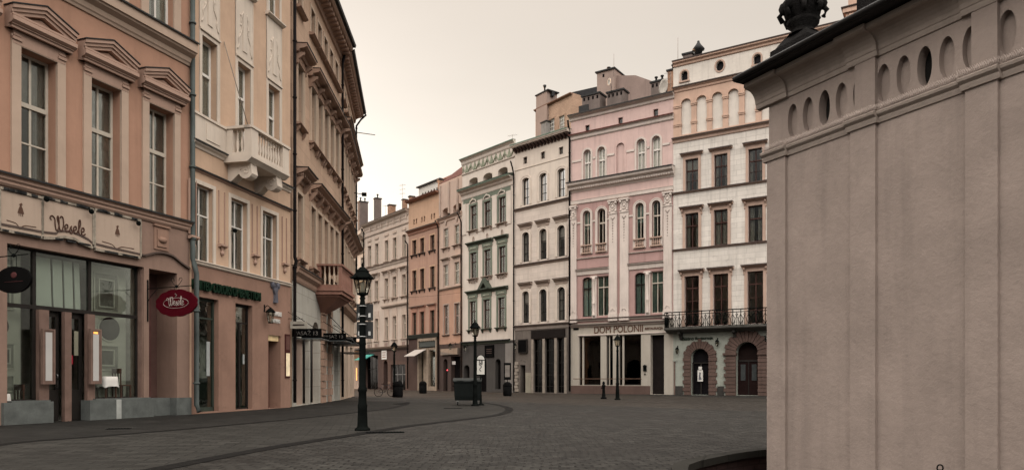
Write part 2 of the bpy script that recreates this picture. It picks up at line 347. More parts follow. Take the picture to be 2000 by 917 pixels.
MESHC = {}
def arcpts(w, hs, rise, n=12, pad=0):
    a = w / 2 + pad
    if rise <= 0: return [(-a, hs + pad), (a, hs + pad)]
    return [(-a * math.cos(t * PI / n), hs + (rise + pad) * math.sin(t * PI / n)) for t in range(n + 1)]
VR = random.Random(3)
def window(B, x, w, h0, h1, rise=0, rev=.25, fm=WHT, cols=2, bars=(.6,), fw=.06, gl=GL, cur=CURT, sur=None, sill=None, hood=None, key='', name='window', board=None, hole=True, tbar=.05, curd=.07, openw=.3):
    """frame (the part) with pane, curtain, surround, sill and hood as sub-parts. Origin at foot centre of opening."""
    if hole: B.hole(x - w / 2, x + w / 2, h0, h1, rise, rev)
    H = h1 - h0; var = VR.choice((0, 0, 1, 2, 3)) if cur else 0; k = (round(w, 2), round(H, 2), round(rise, 2), key, B.root.name, var)
    if var == 1: openw *= .5
    if var == 2: openw = min(.85, openw * 1.7)
    if k not in MESHC:
        ms = {}; hs = H - rise; w2 = w / 2; y0, y1 = rev - .05, rev + .02
        f = MB(); f.box(-w2, -w2 + fw, y0, y1, 0, hs); f.box(w2 - fw, w2, y0, y1, 0, hs); f.box(-w2 + fw, w2 - fw, y0, y1, 0, fw)
        if rise > 0: f.band(arcpts(w - 2 * fw, hs, rise - fw), arcpts(w, hs, rise), y0, y1)
        else: f.box(-w2 + fw, w2 - fw, y0, y1, H - fw, H)
        for c in range(1, cols):
            xx = -w2 + w * c / cols; f.box(xx - fw * .45, xx + fw * .45, y0 + .01, y1 - .01, fw, H - fw - (rise * .02))
        for q in bars:
            z, t = (q, tbar) if not isinstance(q, tuple) else q
            f.box(-w2 + fw, w2 - fw, y0 - (.03 if t > .07 else 0), y1 - .005, z * H - t / 2, z * H + t / 2)
        ms['f'] = f.mesh(name, fm)
        p = MB(); p.poly([(xx, rev - .012, z) for xx, z in [(-w2 + fw / 2, fw / 2), (w2 - fw / 2, fw / 2)] + arcpts(w - fw, hs, rise - fw / 2, pad=0)[::-1]]) if rise > 0 else p.box(-w2 + fw / 2, w2 - fw / 2, rev - .016, rev - .01, fw / 2, H - fw / 2)
        ms['pane'] = p.mesh('pane', gl)
        if cur:
            c = MB(); yy = rev + curd; top = H + .05
            for sgn in (-1, 1):
                xa = sgn * (w2 + .08); xb = sgn * w2 * openw; n = 9; rows = []
                pts = [(xa + (xb - xa) * i / n, yy + (.03 if i % 2 else -.03)) for i in range(n + 1)]
                c.grid([[(q[0], q[1], 0) for q in pts], [(q[0], q[1], top) for q in pts]], 0, False, closed=False)
            if var == 3: c.grid([[(-w2 - .05, yy - .02, H * .58), (w2 + .05, yy - .02, H * .58)], [(-w2 - .05, yy - .02, top), (w2 + .05, yy - .02, top)]], 0, False, closed=False)
            ms['curtain'] = c.mesh('curtain', cur)
        if board:
            c = MB(); c.box(-w2 - .1, w2 + .1, rev + .06, rev + .08, -.05, H + .1); ms['blind'] = c.mesh('blind', board)  # board behind the pane; its colour carries the brightness of a lit window
        if sur:
            sw, so_, sm = sur[:3]; c = MB()
            c.box(-w2 - sw, -w2, .02, -so_, 0, hs); c.box(w2, w2 + sw, .02, -so_, 0, hs)
            if rise > 0: c.band(arcpts(w, hs, rise), arcpts(w, hs, rise, pad=sw), .02, -so_)
            else: c.box(-w2 - sw, w2 + sw, .02, -so_, H, H + sw)
            if len(sur) > 3:    # thin raised outer fillet
                c.box(-w2 - sw - .04, -w2 - sw + .02, .02, -so_ - .03, 0, hs + (sw if rise <= 0 else 0)); c.box(w2 + sw - .02, w2 + sw + .04, .02, -so_ - .03, 0, hs + (sw if rise <= 0 else 0))
                if rise > 0: c.band(arcpts(w, hs, rise, pad=sw - .02), arcpts(w, hs, rise, pad=sw + .05), .02, -so_ - .03)
            ms['surround'] = c.mesh('surround', sm)
        if sill:
            ex, pr, th, sm = sill[:4]; c = MB()
            c.exx([(rev - .05, .0), (-pr, -.03), (-pr - .02, -.05), (-pr - .02, -th * .6), (-pr * .6, -th), (.02, -th)], -w2 - ex, w2 + ex)
            if len(sill) > 4:   # two small consoles under the sill
                for sg in (-1, 1): c.exx([(.02, -th), (-pr * .8, -th), (-pr * .7, -th - .12), (-pr * .25, -th - sill[4]), (.02, -th - sill[4])], sg * (w2 + ex * .3) - .06, sg * (w2 + ex * .3) + .06)
            ms['sill'] = c.mesh('sill', sm)
        if hood:
            kind, gap, ex, pr, th, sm = hood[:6]; c = MB(); z = H + gap
            fl = hood[6] if len(hood) > 6 else sm
            if kind in ('flat', 'console', 'ped'):
                c.box(-w2 - ex * .55, w2 + ex * .55, .02, -pr * .22, H + (.0 if rise <= 0 else .0) + .02 if gap > .05 and rise <= 0 else z - .06, z)
                c.exx([(.02, z), (-pr * .35, z), (-pr * .45, z + th * .3), (-pr * .8, z + th * .42), (-pr, z + th * .6), (-pr, z + th), (.02, z + th)], -w2 - ex, w2 + ex)
                if kind != 'ped': c.exx([(.02, z + th + .03), (-pr - .03, z + th + .01), (-pr - .03, z + th - LIP), (-pr - .004, z + th - LIP), (-pr - .004, z + th + .002), (.02, z + th + .002)], -w2 - ex - .03, w2 + ex + .03, 1)
            if kind == 'console':
                for sg in (-1, 1):
                    xx = sg * (w2 + ex * .55); c.exx([(.02, z), (-pr * .75, z), (-pr * .7, z - .12), (-pr * .3, z - .3), (-pr * .25, z - .48), (.02, z - .55)], xx - .07, xx + .07)
            if kind == 'ped':
                r = hood[7]; e = w2 + ex; zz = z + th
                c.exy([(-e + .1, zz), (e - .1, zz), (0, zz + r - .06)], .02, -pr * .35)
                for q, (a0, a1, oo) in enumerate(((0, .1, .7), (.1, .2, .85), (.2, .3, 1))):
                    c.exy([(-e, zz + a0), (0, zz + r + a0), (e, zz + a0), (e, zz + a1), (0, zz + r + a1), (-e, zz + a1)], .02, -pr * oo)
                c.exy([(-e - .03, zz + .3), (0, zz + r + .303), (e + .03, zz + .3), (e + .03, zz + .33), (0, zz + r + .335), (-e - .03, zz + .33)], .02, -pr - .03, 1)
            ms['hood'] = c.mesh('hood', [sm, fl])
        MESHC[k] = ms
    ms = MESHC[k]
    o = put(name, ms['f'], B.root, (x, 0, h0))
    for q in ms:
        if q != 'f': put(q, ms[q], o)
    return o
def row(B, pxs, ref, wpx, **kw):
    """one storey of equal windows: columns by photo x, heights from the reference column (x, top, bottom)"""
    h1 = B.H(ref[0], ref[1]); h0 = B.H(ref[0], ref[2])
    w = kw.pop('w', None) or B.S(ref[0] + wpx / 2) - B.S(ref[0] - wpx / 2)
    if kw.get('rise') == 'full': kw['rise'] = w / 2
    for px in pxs: window(B, B.S(px), w, h0, h1, **kw)
    return w, h0, h1
def pipe(B, x, pts, mat, r=.06, name='downpipe', clip=True):
    b = MB(); b.tube([(x + p[2] if len(p) > 2 else x, -p[0], p[1]) for p in pts], r, 8)
    if clip:
        z = pts[-1][1] + 1
        Q = pts[::-1]
        while z < pts[0][1] - .1:
            for i in range(len(Q) - 1):
                if Q[i][1] <= z <= Q[i + 1][1] and abs(Q[i][0] - Q[i + 1][0]) < .02: b.lathe([(r * 1.35, z), (r * 1.35, z + .06)], x, -Q[i][0], 8)
            z += 2.6
    return B.part(b, name, mat)
# ================================================================ ground
PITR = [(2.30, 9.75), (2.45, 10.25), (2.72, 10.72), (3.05, 11.15), (3.42, 11.6), (3.8, 12.0), (4.25, 12.4), (4.9, 12.75), (6, 13), (9, 13.2), (13, 13.2), (13, -6), (6.5, -6), (5.2, 1), (4.3, 4), (3.1, 6.6), (2.4, 8.3), (2.22, 9.2)]
def ground_mat():
    m, n, l, b = newmat('granite setts')
    t = n.new('ShaderNodeTexCoord'); P = t.outputs['Object']
    wv = n.new('ShaderNodeTexNoise'); wv.inputs['Scale'].default_value = .5; wv.inputs['Detail'].default_value = 2; l.new(P, wv.inputs[0])
    av = n.new('ShaderNodeVectorMath'); av.operation = 'MULTIPLY_ADD'; l.new(wv.outputs['Color'], av.inputs[0]); av.inputs[1].default_value = (.5, .5, 0); l.new(P, av.inputs[2])
    br = n.new('ShaderNodeTexBrick'); l.new(av.outputs[0], br.inputs['Vector']); br.inputs['Scale'].default_value = 1
    br.inputs['Brick Width'].default_value = .26; br.inputs['Row Height'].default_value = .17; br.inputs['Mortar Size'].default_value = .022; br.inputs['Mortar Smooth'].default_value = .6
    br.inputs['Color1'].default_value = (.061, .0585, .052, 1); br.inputs['Color2'].default_value = (.0158, .0152, .014, 1); br.inputs['Mortar'].default_value = (.004, .0038, .0035, 1)
    vo = n.new('ShaderNodeTexVoronoi'); vo.inputs['Scale'].default_value = 4.2; l.new(av.outputs[0], vo.inputs['Vector'])
    n1 = noise(n, l, .22, P, 6, .65); n2 = noise(n, l, 2.4, P, 5, .65); n3 = noise(n, l, 30, P, 3)
    c = mixc(n, l, rng(n, l, vo.outputs['Distance'], .1, .6, 0, .5), br.outputs['Color'], (.017, .0155, .0135))
    c = mixc(n, l, rng(n, l, n1, .42, .58, 0, .6), c, (.011, .0102, .009))
    c = mixc(n, l, rng(n, l, n2, .5, .7, 0, .5), c, (.062, .059, .053))
    l.new(c, b.inputs['Base Color'])
    l.new(rng(n, l, n1, .3, .7, .75, .5), b.inputs['Roughness']); b.inputs['Specular IOR Level'].default_value = .10
    h = mth(n, l, 'ADD', mth(n, l, 'MULTIPLY', br.outputs['Fac'], -1.0), mth(n, l, 'MULTIPLY', n2, .8)); h = mth(n, l, 'ADD', h, mth(n, l, 'MULTIPLY', n3, .3))
    bp = n.new('ShaderNodeBump'); bp.inputs['Strength'].default_value = .75; bp.inputs['Distance'].default_value = .03; l.new(h, bp.inputs['Height']); l.new(bp.outputs[0], b.inputs['Normal'])
    return m
def slab_mat(name, col, bw=.6, rh=.4, rough=.6, rot=0.35):
    m, n, l, b = newmat(name)
    t = n.new('ShaderNodeTexCoord'); mp = n.new('ShaderNodeMapping'); l.new(t.outputs['Object'], mp.inputs[0]); mp.inputs['Rotation'].default_value = (0, 0, rot); P = mp.outputs[0]
    br = n.new('ShaderNodeTexBrick'); l.new(P, br.inputs['Vector']); br.inputs['Scale'].default_value = 1
    br.inputs['Brick Width'].default_value = bw; br.inputs['Row Height'].default_value = rh; br.inputs['Mortar Size'].default_value = .016; br.inputs['Mortar Smooth'].default_value = .4
    br.inputs['Color1'].default_value = (*[x * 1.35 for x in col], 1); br.inputs['Color2'].default_value = (*[x * .68 for x in col], 1); br.inputs['Mortar'].default_value = (*[x * .35 for x in col], 1)
    n1 = noise(n, l, .3, P, 6, .65); n2 = noise(n, l, 3, P, 5, .7)
    c = mixc(n, l, rng(n, l, n1, .42, .6, 0, .65), br.outputs['Color'], tuple(x * .6 for x in col))
    c = mixc(n, l, rng(n, l, n2, .45, .8, 0, .45), c, tuple(x * 1.8 for x in col))
    l.new(c, b.inputs['Base Color']); l.new(rng(n, l, n2, .3, .7, rough + .1, rough + .25), b.inputs['Roughness']); b.inputs['Specular IOR Level'].default_value = .10
    h = mth(n, l, 'ADD', mth(n, l, 'MULTIPLY', br.outputs['Fac'], -1.0), mth(n, l, 'MULTIPLY', n2, .5))
    bp = n.new('ShaderNodeBump'); bp.inputs['Strength'].default_value = .5; bp.inputs['Distance'].default_value = .015; l.new(h, bp.inputs['Height']); l.new(bp.outputs[0], b.inputs['Normal'])
    return m
SETTS = ground_mat()
SLAB = slab_mat('worn granite slabs', (.0178, .017, .0152))
BANDM = slab_mat('dark kerb stone', (.0045, .0042, .0038), .8, .3)
KERBM = slab_mat('pit coping stone', (.02, .019, .016), .5, 3)
def flat(name, polys, mat, z, kind='structure'):
    b = MB()
    for P in polys:
        if len(P) > 4 or True:
            b.poly([(x, y, z) for x, y in P])
    return tag(b.build(name, mat), kind=kind)
# ground sheet with a real opening for the sunken area round the chapel
outer = [(-400, -60), (400, -60), (400, 900), (-400, 900)]
tri = tessellate_polygon([[Vector((x, y, 0)) for x, y in outer], [Vector((x, y, 0)) for x, y in PITR]])
allp = outer + PITR
b = MB()
for t in tri: b.poly([(allp[i][0], allp[i][1], 0) for i in t])
tag(b.build('ground', SETTS), kind='structure')
# smooth slab pavement on the left, between the houses and the curved kerb line
LN1 = crom([gp(-140, 905), gp(0, 868), gp(200, 851), gp(400, 834), gp(560, 819), gp(680, 806.5), gp(760, 797), gp(792, 789), gp(795, 784)], 6)
LN2 = crom([gp(60, 960), gp(300, 917), gp(450, 888), gp(570, 867), gp(700, 847), gp(800, 831), gp(900, 819), gp(965, 811), gp(993, 802), gp(990, 795), gp(965, 789), gp(935, 785)], 6)
LN3 = crom([gp(1500, 868), gp(1300, 889), gp(1130, 917), gp(1000, 960)], 6)
def strip(name, pts, w, mat, z):
    b = MB(); P = [Vector(p) for p in pts]; L, R = [], []
    for i, p in enumerate(P):
        t = (P[min(i + 1, len(P) - 1)] - P[max(i - 1, 0)]).normalized(); nn = Vector((-t.y, t.x)) * w / 2
        L.append(p + nn); R.append(p - nn)
    for i in range(len(P) - 1): b.poly([(R[i].x, R[i].y, z), (R[i + 1].x, R[i + 1].y, z), (L[i + 1].x, L[i + 1].y, z), (L[i].x, L[i].y, z)])
    return tag(b.build(name, mat), kind='structure')
poly = [Vector((p[0], p[1], .004)) for p in LN1] + [Vector((-13, 44, .004)), Vector((-16, 16, .004)), Vector((-18, 9, .004))]
tri = tessellate_polygon([poly]); b = MB()
for t in tri: b.poly([poly[i] for i in t])
tag(b.build('pavement', SLAB), kind='structure')
mid = [Vector((p[0], p[1], .004)) for p in LN2] + [Vector((p[0], p[1], .004)) for p in LN1[::-1]]
tri = tessellate_polygon([mid]); b = MB()
for t in tri: b.poly([mid[i] for i in t])
tag(b.build('street', slab_mat('street slabs', (.0268, .0255, .0225), .45, .3, .6, -.2)), kind='structure')
strip('kerb', LN1, .30, BANDM, .008); strip('kerb', LN2, .34, BANDM, .008)
# gratings and covers in the paving
def grate(px, py, w, d, rz, label):
    x, y = gp(px, py); b = MB(); b.box(-w / 2, w / 2, -d / 2, d / 2, -.02, .012, 0)
    n = int(w / .07)
    for i in range(n): b.box(-w / 2 + .03 + i * .07, -w / 2 + .055 + i * .07, -d / 2 + .03, d / 2 - .03, .012, .02, 1)
    tag(b.build('drain_cover', [IRONM, IRON], None, (x, y, 0), rz), label, 'drain cover')
grate(784, 788, .8, .5, .9, 'slotted dark drain grating at the far tip of the curved kerb')
grate(752, 844, .9, .35, .2, 'flat dark metal cover in the paving beside the nearest street lamp')
grate(232, 837, .55, .3, .3, 'small dark metal cover in the pavement before the restaurant window')
grate(885, 797, .8, .3, .2, 'low dark metal cover in the paving just before the dumpster')

# ================================================================ restaurant house (left edge)
A = Bld('restaurant_house', 'terracotta house with stepped pediment windows over the restaurant front at the left edge', 'house', (-160, 98.3), (370, 67.5), 20, 9)
terr = plaster('terracotta render', (.37, .215, .15), stain=.25, var=.1, bump=.2)
trimA = plaster('pale brown trim', (.42, .315, .245), stain=.25, var=.08, bump=.15)
trimB = plaster('rose brown trim', (.37, .25, .195), stain=.25, var=.08, bump=.15)
gfA = plaster('brown shop render', (.24, .16, .125), stain=.35, var=.12)
hC0, hC1 = 6.6, 6.93
wA = (A.S(110) - A.S(39))
xsA = [3.07 - 2.2, 3.07, 5.26, 7.42]
for i, x in enumerate(xsA):
    x0, x1 = x - wA / 2, x + wA / 2
    window(A, x, wA, 6.95, 10.6, rev=.38, fm=CRM, cols=2, bars=((.60, .13), (.30, .045)), fw=.075, sur=(.26, .07, trimA), gl=GL, cur=CURD, curd=.1, openw=.35,
           hood=('ped', .38, .42, .36, .28, trimB, ZINC, .36))
    # stepped blocks at the heads of the pilaster strips, frieze bands
    b = MB()
    for sg in (-1, 1):
        xx = x + sg * (wA / 2 + .13)
        b.box(xx - .13, xx + .13, .02, -.12, 10.72, 10.80); b.box(xx - .11, xx + .11, .02, -.10, 10.84, 10.90)
    for q, (z0, z1, oo) in enumerate(((10.98, 11.06, .22), (11.06, 11.16, .26), (11.30, 11.36, .30))): b.box(x - wA / 2 - .36 - q * .02, x + wA / 2 + .36 + q * .02, .02, -oo, z0, z1)
    A.part(b, 'frieze', trimB)
    window(A, x, wA, 13.5, 16.4, rev=.3, fm=WHT, cols=2, bars=((.6, .1),), fw=.08, sur=(.3, .05, trimA), cur=CURT, openw=.1, key='up')
A.cornice([(.05, hC0), (.10, hC0 + .06), (.10, hC0 + .12), (.16, hC0 + .17), (.16, hC0 + .24), (.22, hC0 + .29), (.22, hC1)], trimB, flash=ZINC, ends=-.02)
A.cornice([(.05, 12.55), (.08, 12.62), (.12, 12.66), (.16, 12.8), (.32, 12.9), (.34, 12.95), (.40, 12.97), (.40, 13.3), (.43, 13.33)], trimA, flash=ZINC)
A.cornice([(.1, 18.2), (.3, 18.5), (.6, 18.8), (.6, 19.1)], trimA)
# shop front opening and doorway
sx0, sx1 = A.S(14), A.S(281); dx0, dx1 = A.S(291), A.S(346)
A.hole(sx0, sx1, 0, 5.03, 0, .45); A.hole(dx0, dx1, 0, A.H(292, 524), 0, .95, 2)
A.wall([gfA, terr, simple('dark red door render', (.10, .056, .047), .6, var=.15)], bands=(6.6,), side=1)
def shopfloor(B, x0, x1, h, dep, col, name='interior'):
    b = MB(); b.box(x0 - .05, x1 + .05, .5, dep, h + .1, h + .2); b.box(x0 - .05, x1 + .05, .5, dep, -.0, .02)
    b.box(x0 - .1, x1 + .1, dep, dep + .1, 0, h + .2); b.box(x0 - .1, x0, .5, dep, 0, h + .2); b.box(x1, x1 + .1, .5, dep, 0, h + .2)
    return B.part(b, name, col)
shopfloor(A, sx0, sx1, 5.03, 4.2, simple('restaurant wall paint', (.26, .24, .21), .8))
post = simple('painted shop posts', (.16, .105, .085), .6, var=.2)
f = MB(); gy = .30
def vbar(B, f, px, w, z0, z1, m=0, d=.1): x = B.S(px); f.box(x - w / 2, x + w / 2, gy - d / 2, gy + d / 2, z0, z1, m)
tz = A.H(130, 604)
for px in (15.5, 79, 187, 280): vbar(A, f, px, .1, .5 if px in (15.5, 280) else .5, 5.03)
f.box(sx0, sx1, gy - .055, gy + .055, tz - .05, tz + .06); f.box(sx0, sx1, gy - .05, gy + .05, 4.97, 5.03); f.box(sx0, A.S(84), gy - .05, gy + .05, .62, .7); f.box(A.S(182), sx1, gy - .05, gy + .05, .62, .7)
A.part(f, 'shop_frame', DKF)
for px, w in ((91, .3), (138, .22), (183, .26), (284, .2)):
    b = MB(); x = A.S(px); b.box(x - w / 2, x + w / 2, gy - .2, gy - .06, .0, tz - .06 if px != 284 else 5.0); A.part(b, 'post', post)
b = MB(); b.poly([(sx0, gy, .6), (sx1, gy, .6), (sx1, gy, 5.0), (sx0, gy, 5.0)])
b = MB(); b.box(sx0 + .02, A.S(84), gy - .006, gy + .006, .68, 4.98); A.part(b, 'shop_pane', GLS)
b = MB(); b.box(A.S(183), sx1 - .02, gy - .006, gy + .006, .68, 4.98); A.part(b, 'shop_pane', GLS)
b = MB(); b.box(A.S(84), A.S(183), gy - .006, gy + .006, tz, 4.98); A.part(b, 'shop_pane', GLS)
for (p0, p1, hinge) in ((98, 131, 0), (144, 176, 1)):     # two glazed door leaves
    x0, x1 = A.S(p0), A.S(p1); b = MB()
    b.box(x0, x1, .36, .42, .02, .95); b.box(x0, x0 + .1, .36, .42, .95, tz - .1); b.box(x1 - .1, x1, .36, .42, .95, tz - .1); b.box(x0, x1, .36, .42, tz - .22, tz - .08)
    d = A.part(b, 'door', DKF); g = MB(); g.box(x0 + .1, x1 - .1, .385, .395, .95, tz - .2); g.build('pane', GLS, d)
    h = MB(); xh = x1 - .08 if hinge == 0 else x0 + .12; h.tube([(xh, .36, 1.0), (xh, .28, 1.02), (xh, .28, 1.4), (xh, .36, 1.42)], .014, 6); h.build('handle', simple('brushed steel', (.45, .45, .43), .3, .9), d)
for (a, c, w0, w1) in ((8, 105, .0, .62), (176, 300, 0, .62)):
    b = MB(); xa, xb = A.S(a, .12), A.S(c, .12); b.box(xa, xb, .28, -.12, 0, .62); b.box(xa + .28, xb - .02, .30, -.02, .62, .66)
    if a == 176: xj = A.S(232, .12); b.box(xj - .09, xj + .09, -.05, -.135, 0, .622, 1)
    A.part(b, 'plinth', [GREYP, simple('pale granite joint', (.33, .34, .32), .6)])
b = MB(); b.box(A.S(300, .1), A.S(346, .1), .9, .2, 0, .62); b.box(A.S(345, .1), A.L, .3, -.1, 0, .62); A.part(b, 'plinth', GREYP)
b = MB(); b.box(dx0 + .05, dx1 - .3, .9, .93, .62, A.H(292, 524) - .3); b.box(dx0 + .12, dx0 + .22, .86, .9, 1.35, 1.75, 1); A.part(b, 'door', [simple('oxblood door panels', (.095, .045, .04), .5), IRON])
# painted timber display screens behind the glass
scr = simple('grey painted display screen', (.40, .39, .34), .7, var=.06, scale=1)
def screen(p0, p1, z0, z1, zc, rc, pc):
    x0, x1 = A.S(p0), A.S(p1); b = MB(); b.box(x0, x1, .72, .78, z0, z1)
    def fr(a0, a1, b0, b1, t=.045): b.box(a0, a1, .68, .72, b0, b0 + t); b.box(a0, a1, .68, .72, b1 - t, b1); b.box(a0, a0 + t, .68, .72, b0, b1); b.box(a1 - t, a1, .68, .72, b0, b1); b.box(a0 + t, a1 - t, .712, .72, b0 + t, b1 - t, 2)
    w = x1 - x0
    for (u, v, q, r) in ((.14, .8, z0 + .25, z0 + .75), (.14, .8, z0 + .9, zc - rc - .15), (.26, .68, z0 + 1.05, zc - rc - .3), (.14, .8, zc + rc + .15, z1 - .2), (.26, .68, zc + rc + .3, z1 - .4)): fr(x0 + w * u, x0 + w * v, q, r)
    cx = A.S(pc)
    ring = [(cx + rc * 1.13 * math.cos(t * PI / 14), zc + rc * 1.13 * math.sin(t * PI / 14)) for t in range(28)]
    disc = [(cx + rc * math.cos(t * PI / 14), zc + rc * math.sin(t * PI / 14)) for t in range(28)]
    b.exy(ring, .72, .68); b.exy(disc, .685, .672, 1)
    A.part(b, 'display_screen', [scr, MATS.get('porthole glass') or simple('porthole glass', (.012, .012, .012), .6, spec=.1), MATS.get('painted relief shade') or simple('painted relief shade', (.20, .195, .17), .7)])  # inset fields coloured darker to imitate shading of the relief frames
screen(8, 74, .65, 4.95, A.H(30, 634), .32, 27)
screen(203, 277, .65, 4.95, A.H(240, 640), .38, 244)
pale = simple('frosted pale panel', (.42, .44, .40), .5, var=.05, scale=.8)
for (a, c) in ((86, 124), (128, 146), (150, 166), (170, 180)):
    b = MB(); x0, x1 = A.S(a), A.S(c); b.exx([(.50, tz + .1), (.56, 4.9), (.60, 4.9), (.54, tz + .1)], x0, x1); A.part(b, 'window_screen', pale)
# menu cases with lit sheets
for (px, orange) in ((94, 0), (186, 1)):
    x = A.S(px, .1); z0, z1 = A.H(px, 746, .1), A.H(px, 645, .1); b = MB()
    b.box(x - .16, x + .16, -.06, -.13, z0, z1); b.box(x - .19, x + .19, -.05, -.15, z0 - .05, z0); b.box(x - .19, x + .19, -.05, -.15, z1, z1 + .05); b.box(x - .19, x - .14, -.05, -.15, z0, z1); b.box(x + .14, x + .19, -.05, -.15, z0, z1)
    o = A.part(b, 'menu_case', post); g = MB(); g.box(x - .1, x + .1, -.13, -.136, z0 + .05, z1 - .05 - (.06 if orange else 0)); g.build('lit_sheet', LITW, o)
    if orange: g = MB(); g.box(x - .08, x + .06, -.13, -.14, z1 - .1, z1 - .04); g.build('lamp', LITO, o)
# notices on the doors
b = MB(); x = A.S(148, .1); z = A.H(148, 712); b.box(x - .1, x + .1, .33, .345, z - .12, z + .22, 0); b.box(x + .1, x + .24, .33, .345, z + .03, z + .3, 1)
for k in range(5): b.box(x - .06, x + .07, .322, .33, z - .07 + k * .055, z - .045 + k * .055, 2)
b.box(A.S(160), A.S(168), .33, .345, 2.0, 2.75, 3)
A.part(b, 'notice', [WPAPER, simple('red notice', (.35, .02, .04), .6), INK, simple('parchment notice', (.24, .23, .17), .8)])
# sign boards over the shop, each with painted mark
board = plaster('weathered cream sign board', (.40, .31, .245), stain=.3, var=.07, bump=.1)
edge = plaster('flaking sign board edge', (.30, .26, .21), stain=.9, var=.4, scale=5, stcol=(.05, .04, .035))
zb = [(2, 82, 369, 445), (85, 181, 387, 458), (187, 274, 411, 484)]
for i, (a, c, yt, yb) in enumerate(zb):
    xa, xb = A.S(a, .1), A.S(c, .1); z1 = A.H(a, yt, .1); z0 = A.H(a, yb, .1); 
    bot = [(xa, z0), (xb, z0)]
    if i == 1: bot = [(xa, z0 - .05), (xa + (xb - xa) * .2, z0 - .0), (xa + (xb - xa) * .4, z0 + .1), (xa + (xb - xa) * .6, z0 + .1), (xa + (xb - xa) * .8, z0), (xb, z0 - .06)]
    t = thing('sign_board', ['cream wall board with small figure emblem at the far left over the shop', 'middle cream wall board with the shop name in curly script', 'cream wall board with figure emblem, right of the curly script board'][i], 'sign', A.W(xa, .0, 0), A.rz, 'cream boards over the restaurant front')
    sh = lambda pts: [(x - xa, z) for x, z in pts]
    m = MB(); m.exy(sh(bot) + sh([(xb, z1), (xa, z1)]), .02, -.08); m.build('panel', board, t)
    e = MB(); e.band(sh(bot), [(x, z - .08) for x, z in sh(bot)], .02, -.12); e.box(-.03, xb - xa + .03, .02, -.12, z1, z1 + .07); e.box(-.05, 0, .02, -.11, z0, z1); e.box(xb - xa, xb - xa + .05, .02, -.11, z0, z1)
    for k in range(14):
        u = random.random() * (xb - xa - .2); e.box(u, u + .06 + random.random() * .12, -.06, -.135, z1 + .0, z1 + .05 + random.random() * .04, 1)
        u = random.random() * (xb - xa - .2); e.box(u, u + .06 + random.random() * .12, -.06, -.135, z0 - .07, z0 - .02, 1)
    e.build('frame', [edge, ZINC], t)
    W_ = xb - xa
    if i == 1: script_word('lettering', W_ * .72, .018, simple('brown sign paint', (.07, .035, .025), .6), t, (W_ * .13, -.085, z0 + .2))
    else:
        m = MB(); cx = W_ * .48; cz = z0 + (z1 - z0) * .58
        m.ball((cx, -.08, cz + .13), .035, 8, 0, (1, .3, 1)); m.exy([(cx - .09, cz - .1), (cx + .09, cz - .1), (cx + .05, cz + .05), (cx + .02, cz + .1), (cx - .03, cz + .1), (cx - .06, cz + .02)], -.07, -.09)
        m.exy([(cx - .06, cz + .14), (cx + .02, cz + .2), (cx + .05, cz + .15)], -.07, -.09)
        for k in (-.05, 0, .05): m.box(cx + k - .008, cx + k + .008, -.07, -.09, cz - .17, cz - .1)
        pts = crom([(W_ * .14, z0 + .25), (W_ * .35, z0 + .22), (W_ * .45, z0 + .12), (W_ * .52, z0 + .16), (W_ * .6, z0 + .2), (W_ * .86, z0 + .22)], 5)
        m.tube([(x, -.08, z) for x, z in pts], .014, 5); m.build('emblem', simple('faded brown paint', (.09, .05, .035), .7), t)
for px, py, lb in ((88, 389, 'left'), (176, 413, 'middle'), (268, 436, 'right')):
    x = A.S(px, .2); z = A.H(px, py, .2); t = thing('spotlight', 'small black spotlight at the top edge of the cream wall boards, %s of three' % {'left': 'leftmost', 'middle': 'middle one', 'right': 'rightmost'}[lb], 'spotlight', A.W(x, 0, z), A.rz, 'spotlights on the restaurant boards')
    b = MB(); b.tube([(0, 0, .1), (0, -.15, .12), (0, -.24, .06)], .014, 6); b.build('arm', IRON, t); b = MB(); b.ball((0, -.26, -.0), .075, 10, 0, (1, 1, 1.1)); b.build('head', IRON, t)
# brow mouldings above the shop front and door
b = MB(); zc = A.H(187, 487, .1)
pts = [(A.S(187) + i * .1, zc - .02 - .07 * i * .16) for i in range(2)]
for seg in ([(0, 4.98 + .55), (A.S(84), 5.55), (A.S(110), 5.66), (A.S(128), 5.72), (A.S(146), 5.70), (A.S(168), 5.6), (A.S(187), 5.50), (A.S(280), 5.45)], [(A.S(281), 5.45), (A.S(300), 5.60), (A.S(316), 5.66), (A.S(335), 5.62), (A.S(350), 5.45), (A.L - .05, 5.28)]):
    c = crom(seg, 3); b.band(c, [(x, z - .06) for x, z in c], .02, -.1)
A.part(b, 'brow_moulding', simple('dark moulding paint', (.09, .065, .055), .7))
b = MB(); xa, xb = A.S(300, 0), A.S(328, 0); z0, z1 = A.H(314, 488), A.H(314, 444)
b.box(xa, xb, .02, -.04, z0, z1); b.box(xa + .1, xb - .1, -.03, -.08, z0 + .1, z1 - .1); b.box(xa - .04, xb + .04, .02, -.1, z1, z1 + .07)
b.ball(((xa + xb) / 2, -.08, (z0 + z1) / 2 - .05), .17, 12, 0, (1.1, .6, .65)); A.part(b, 'relief', plaster('brown relief stone', (.28, .175, .13), stain=.5))
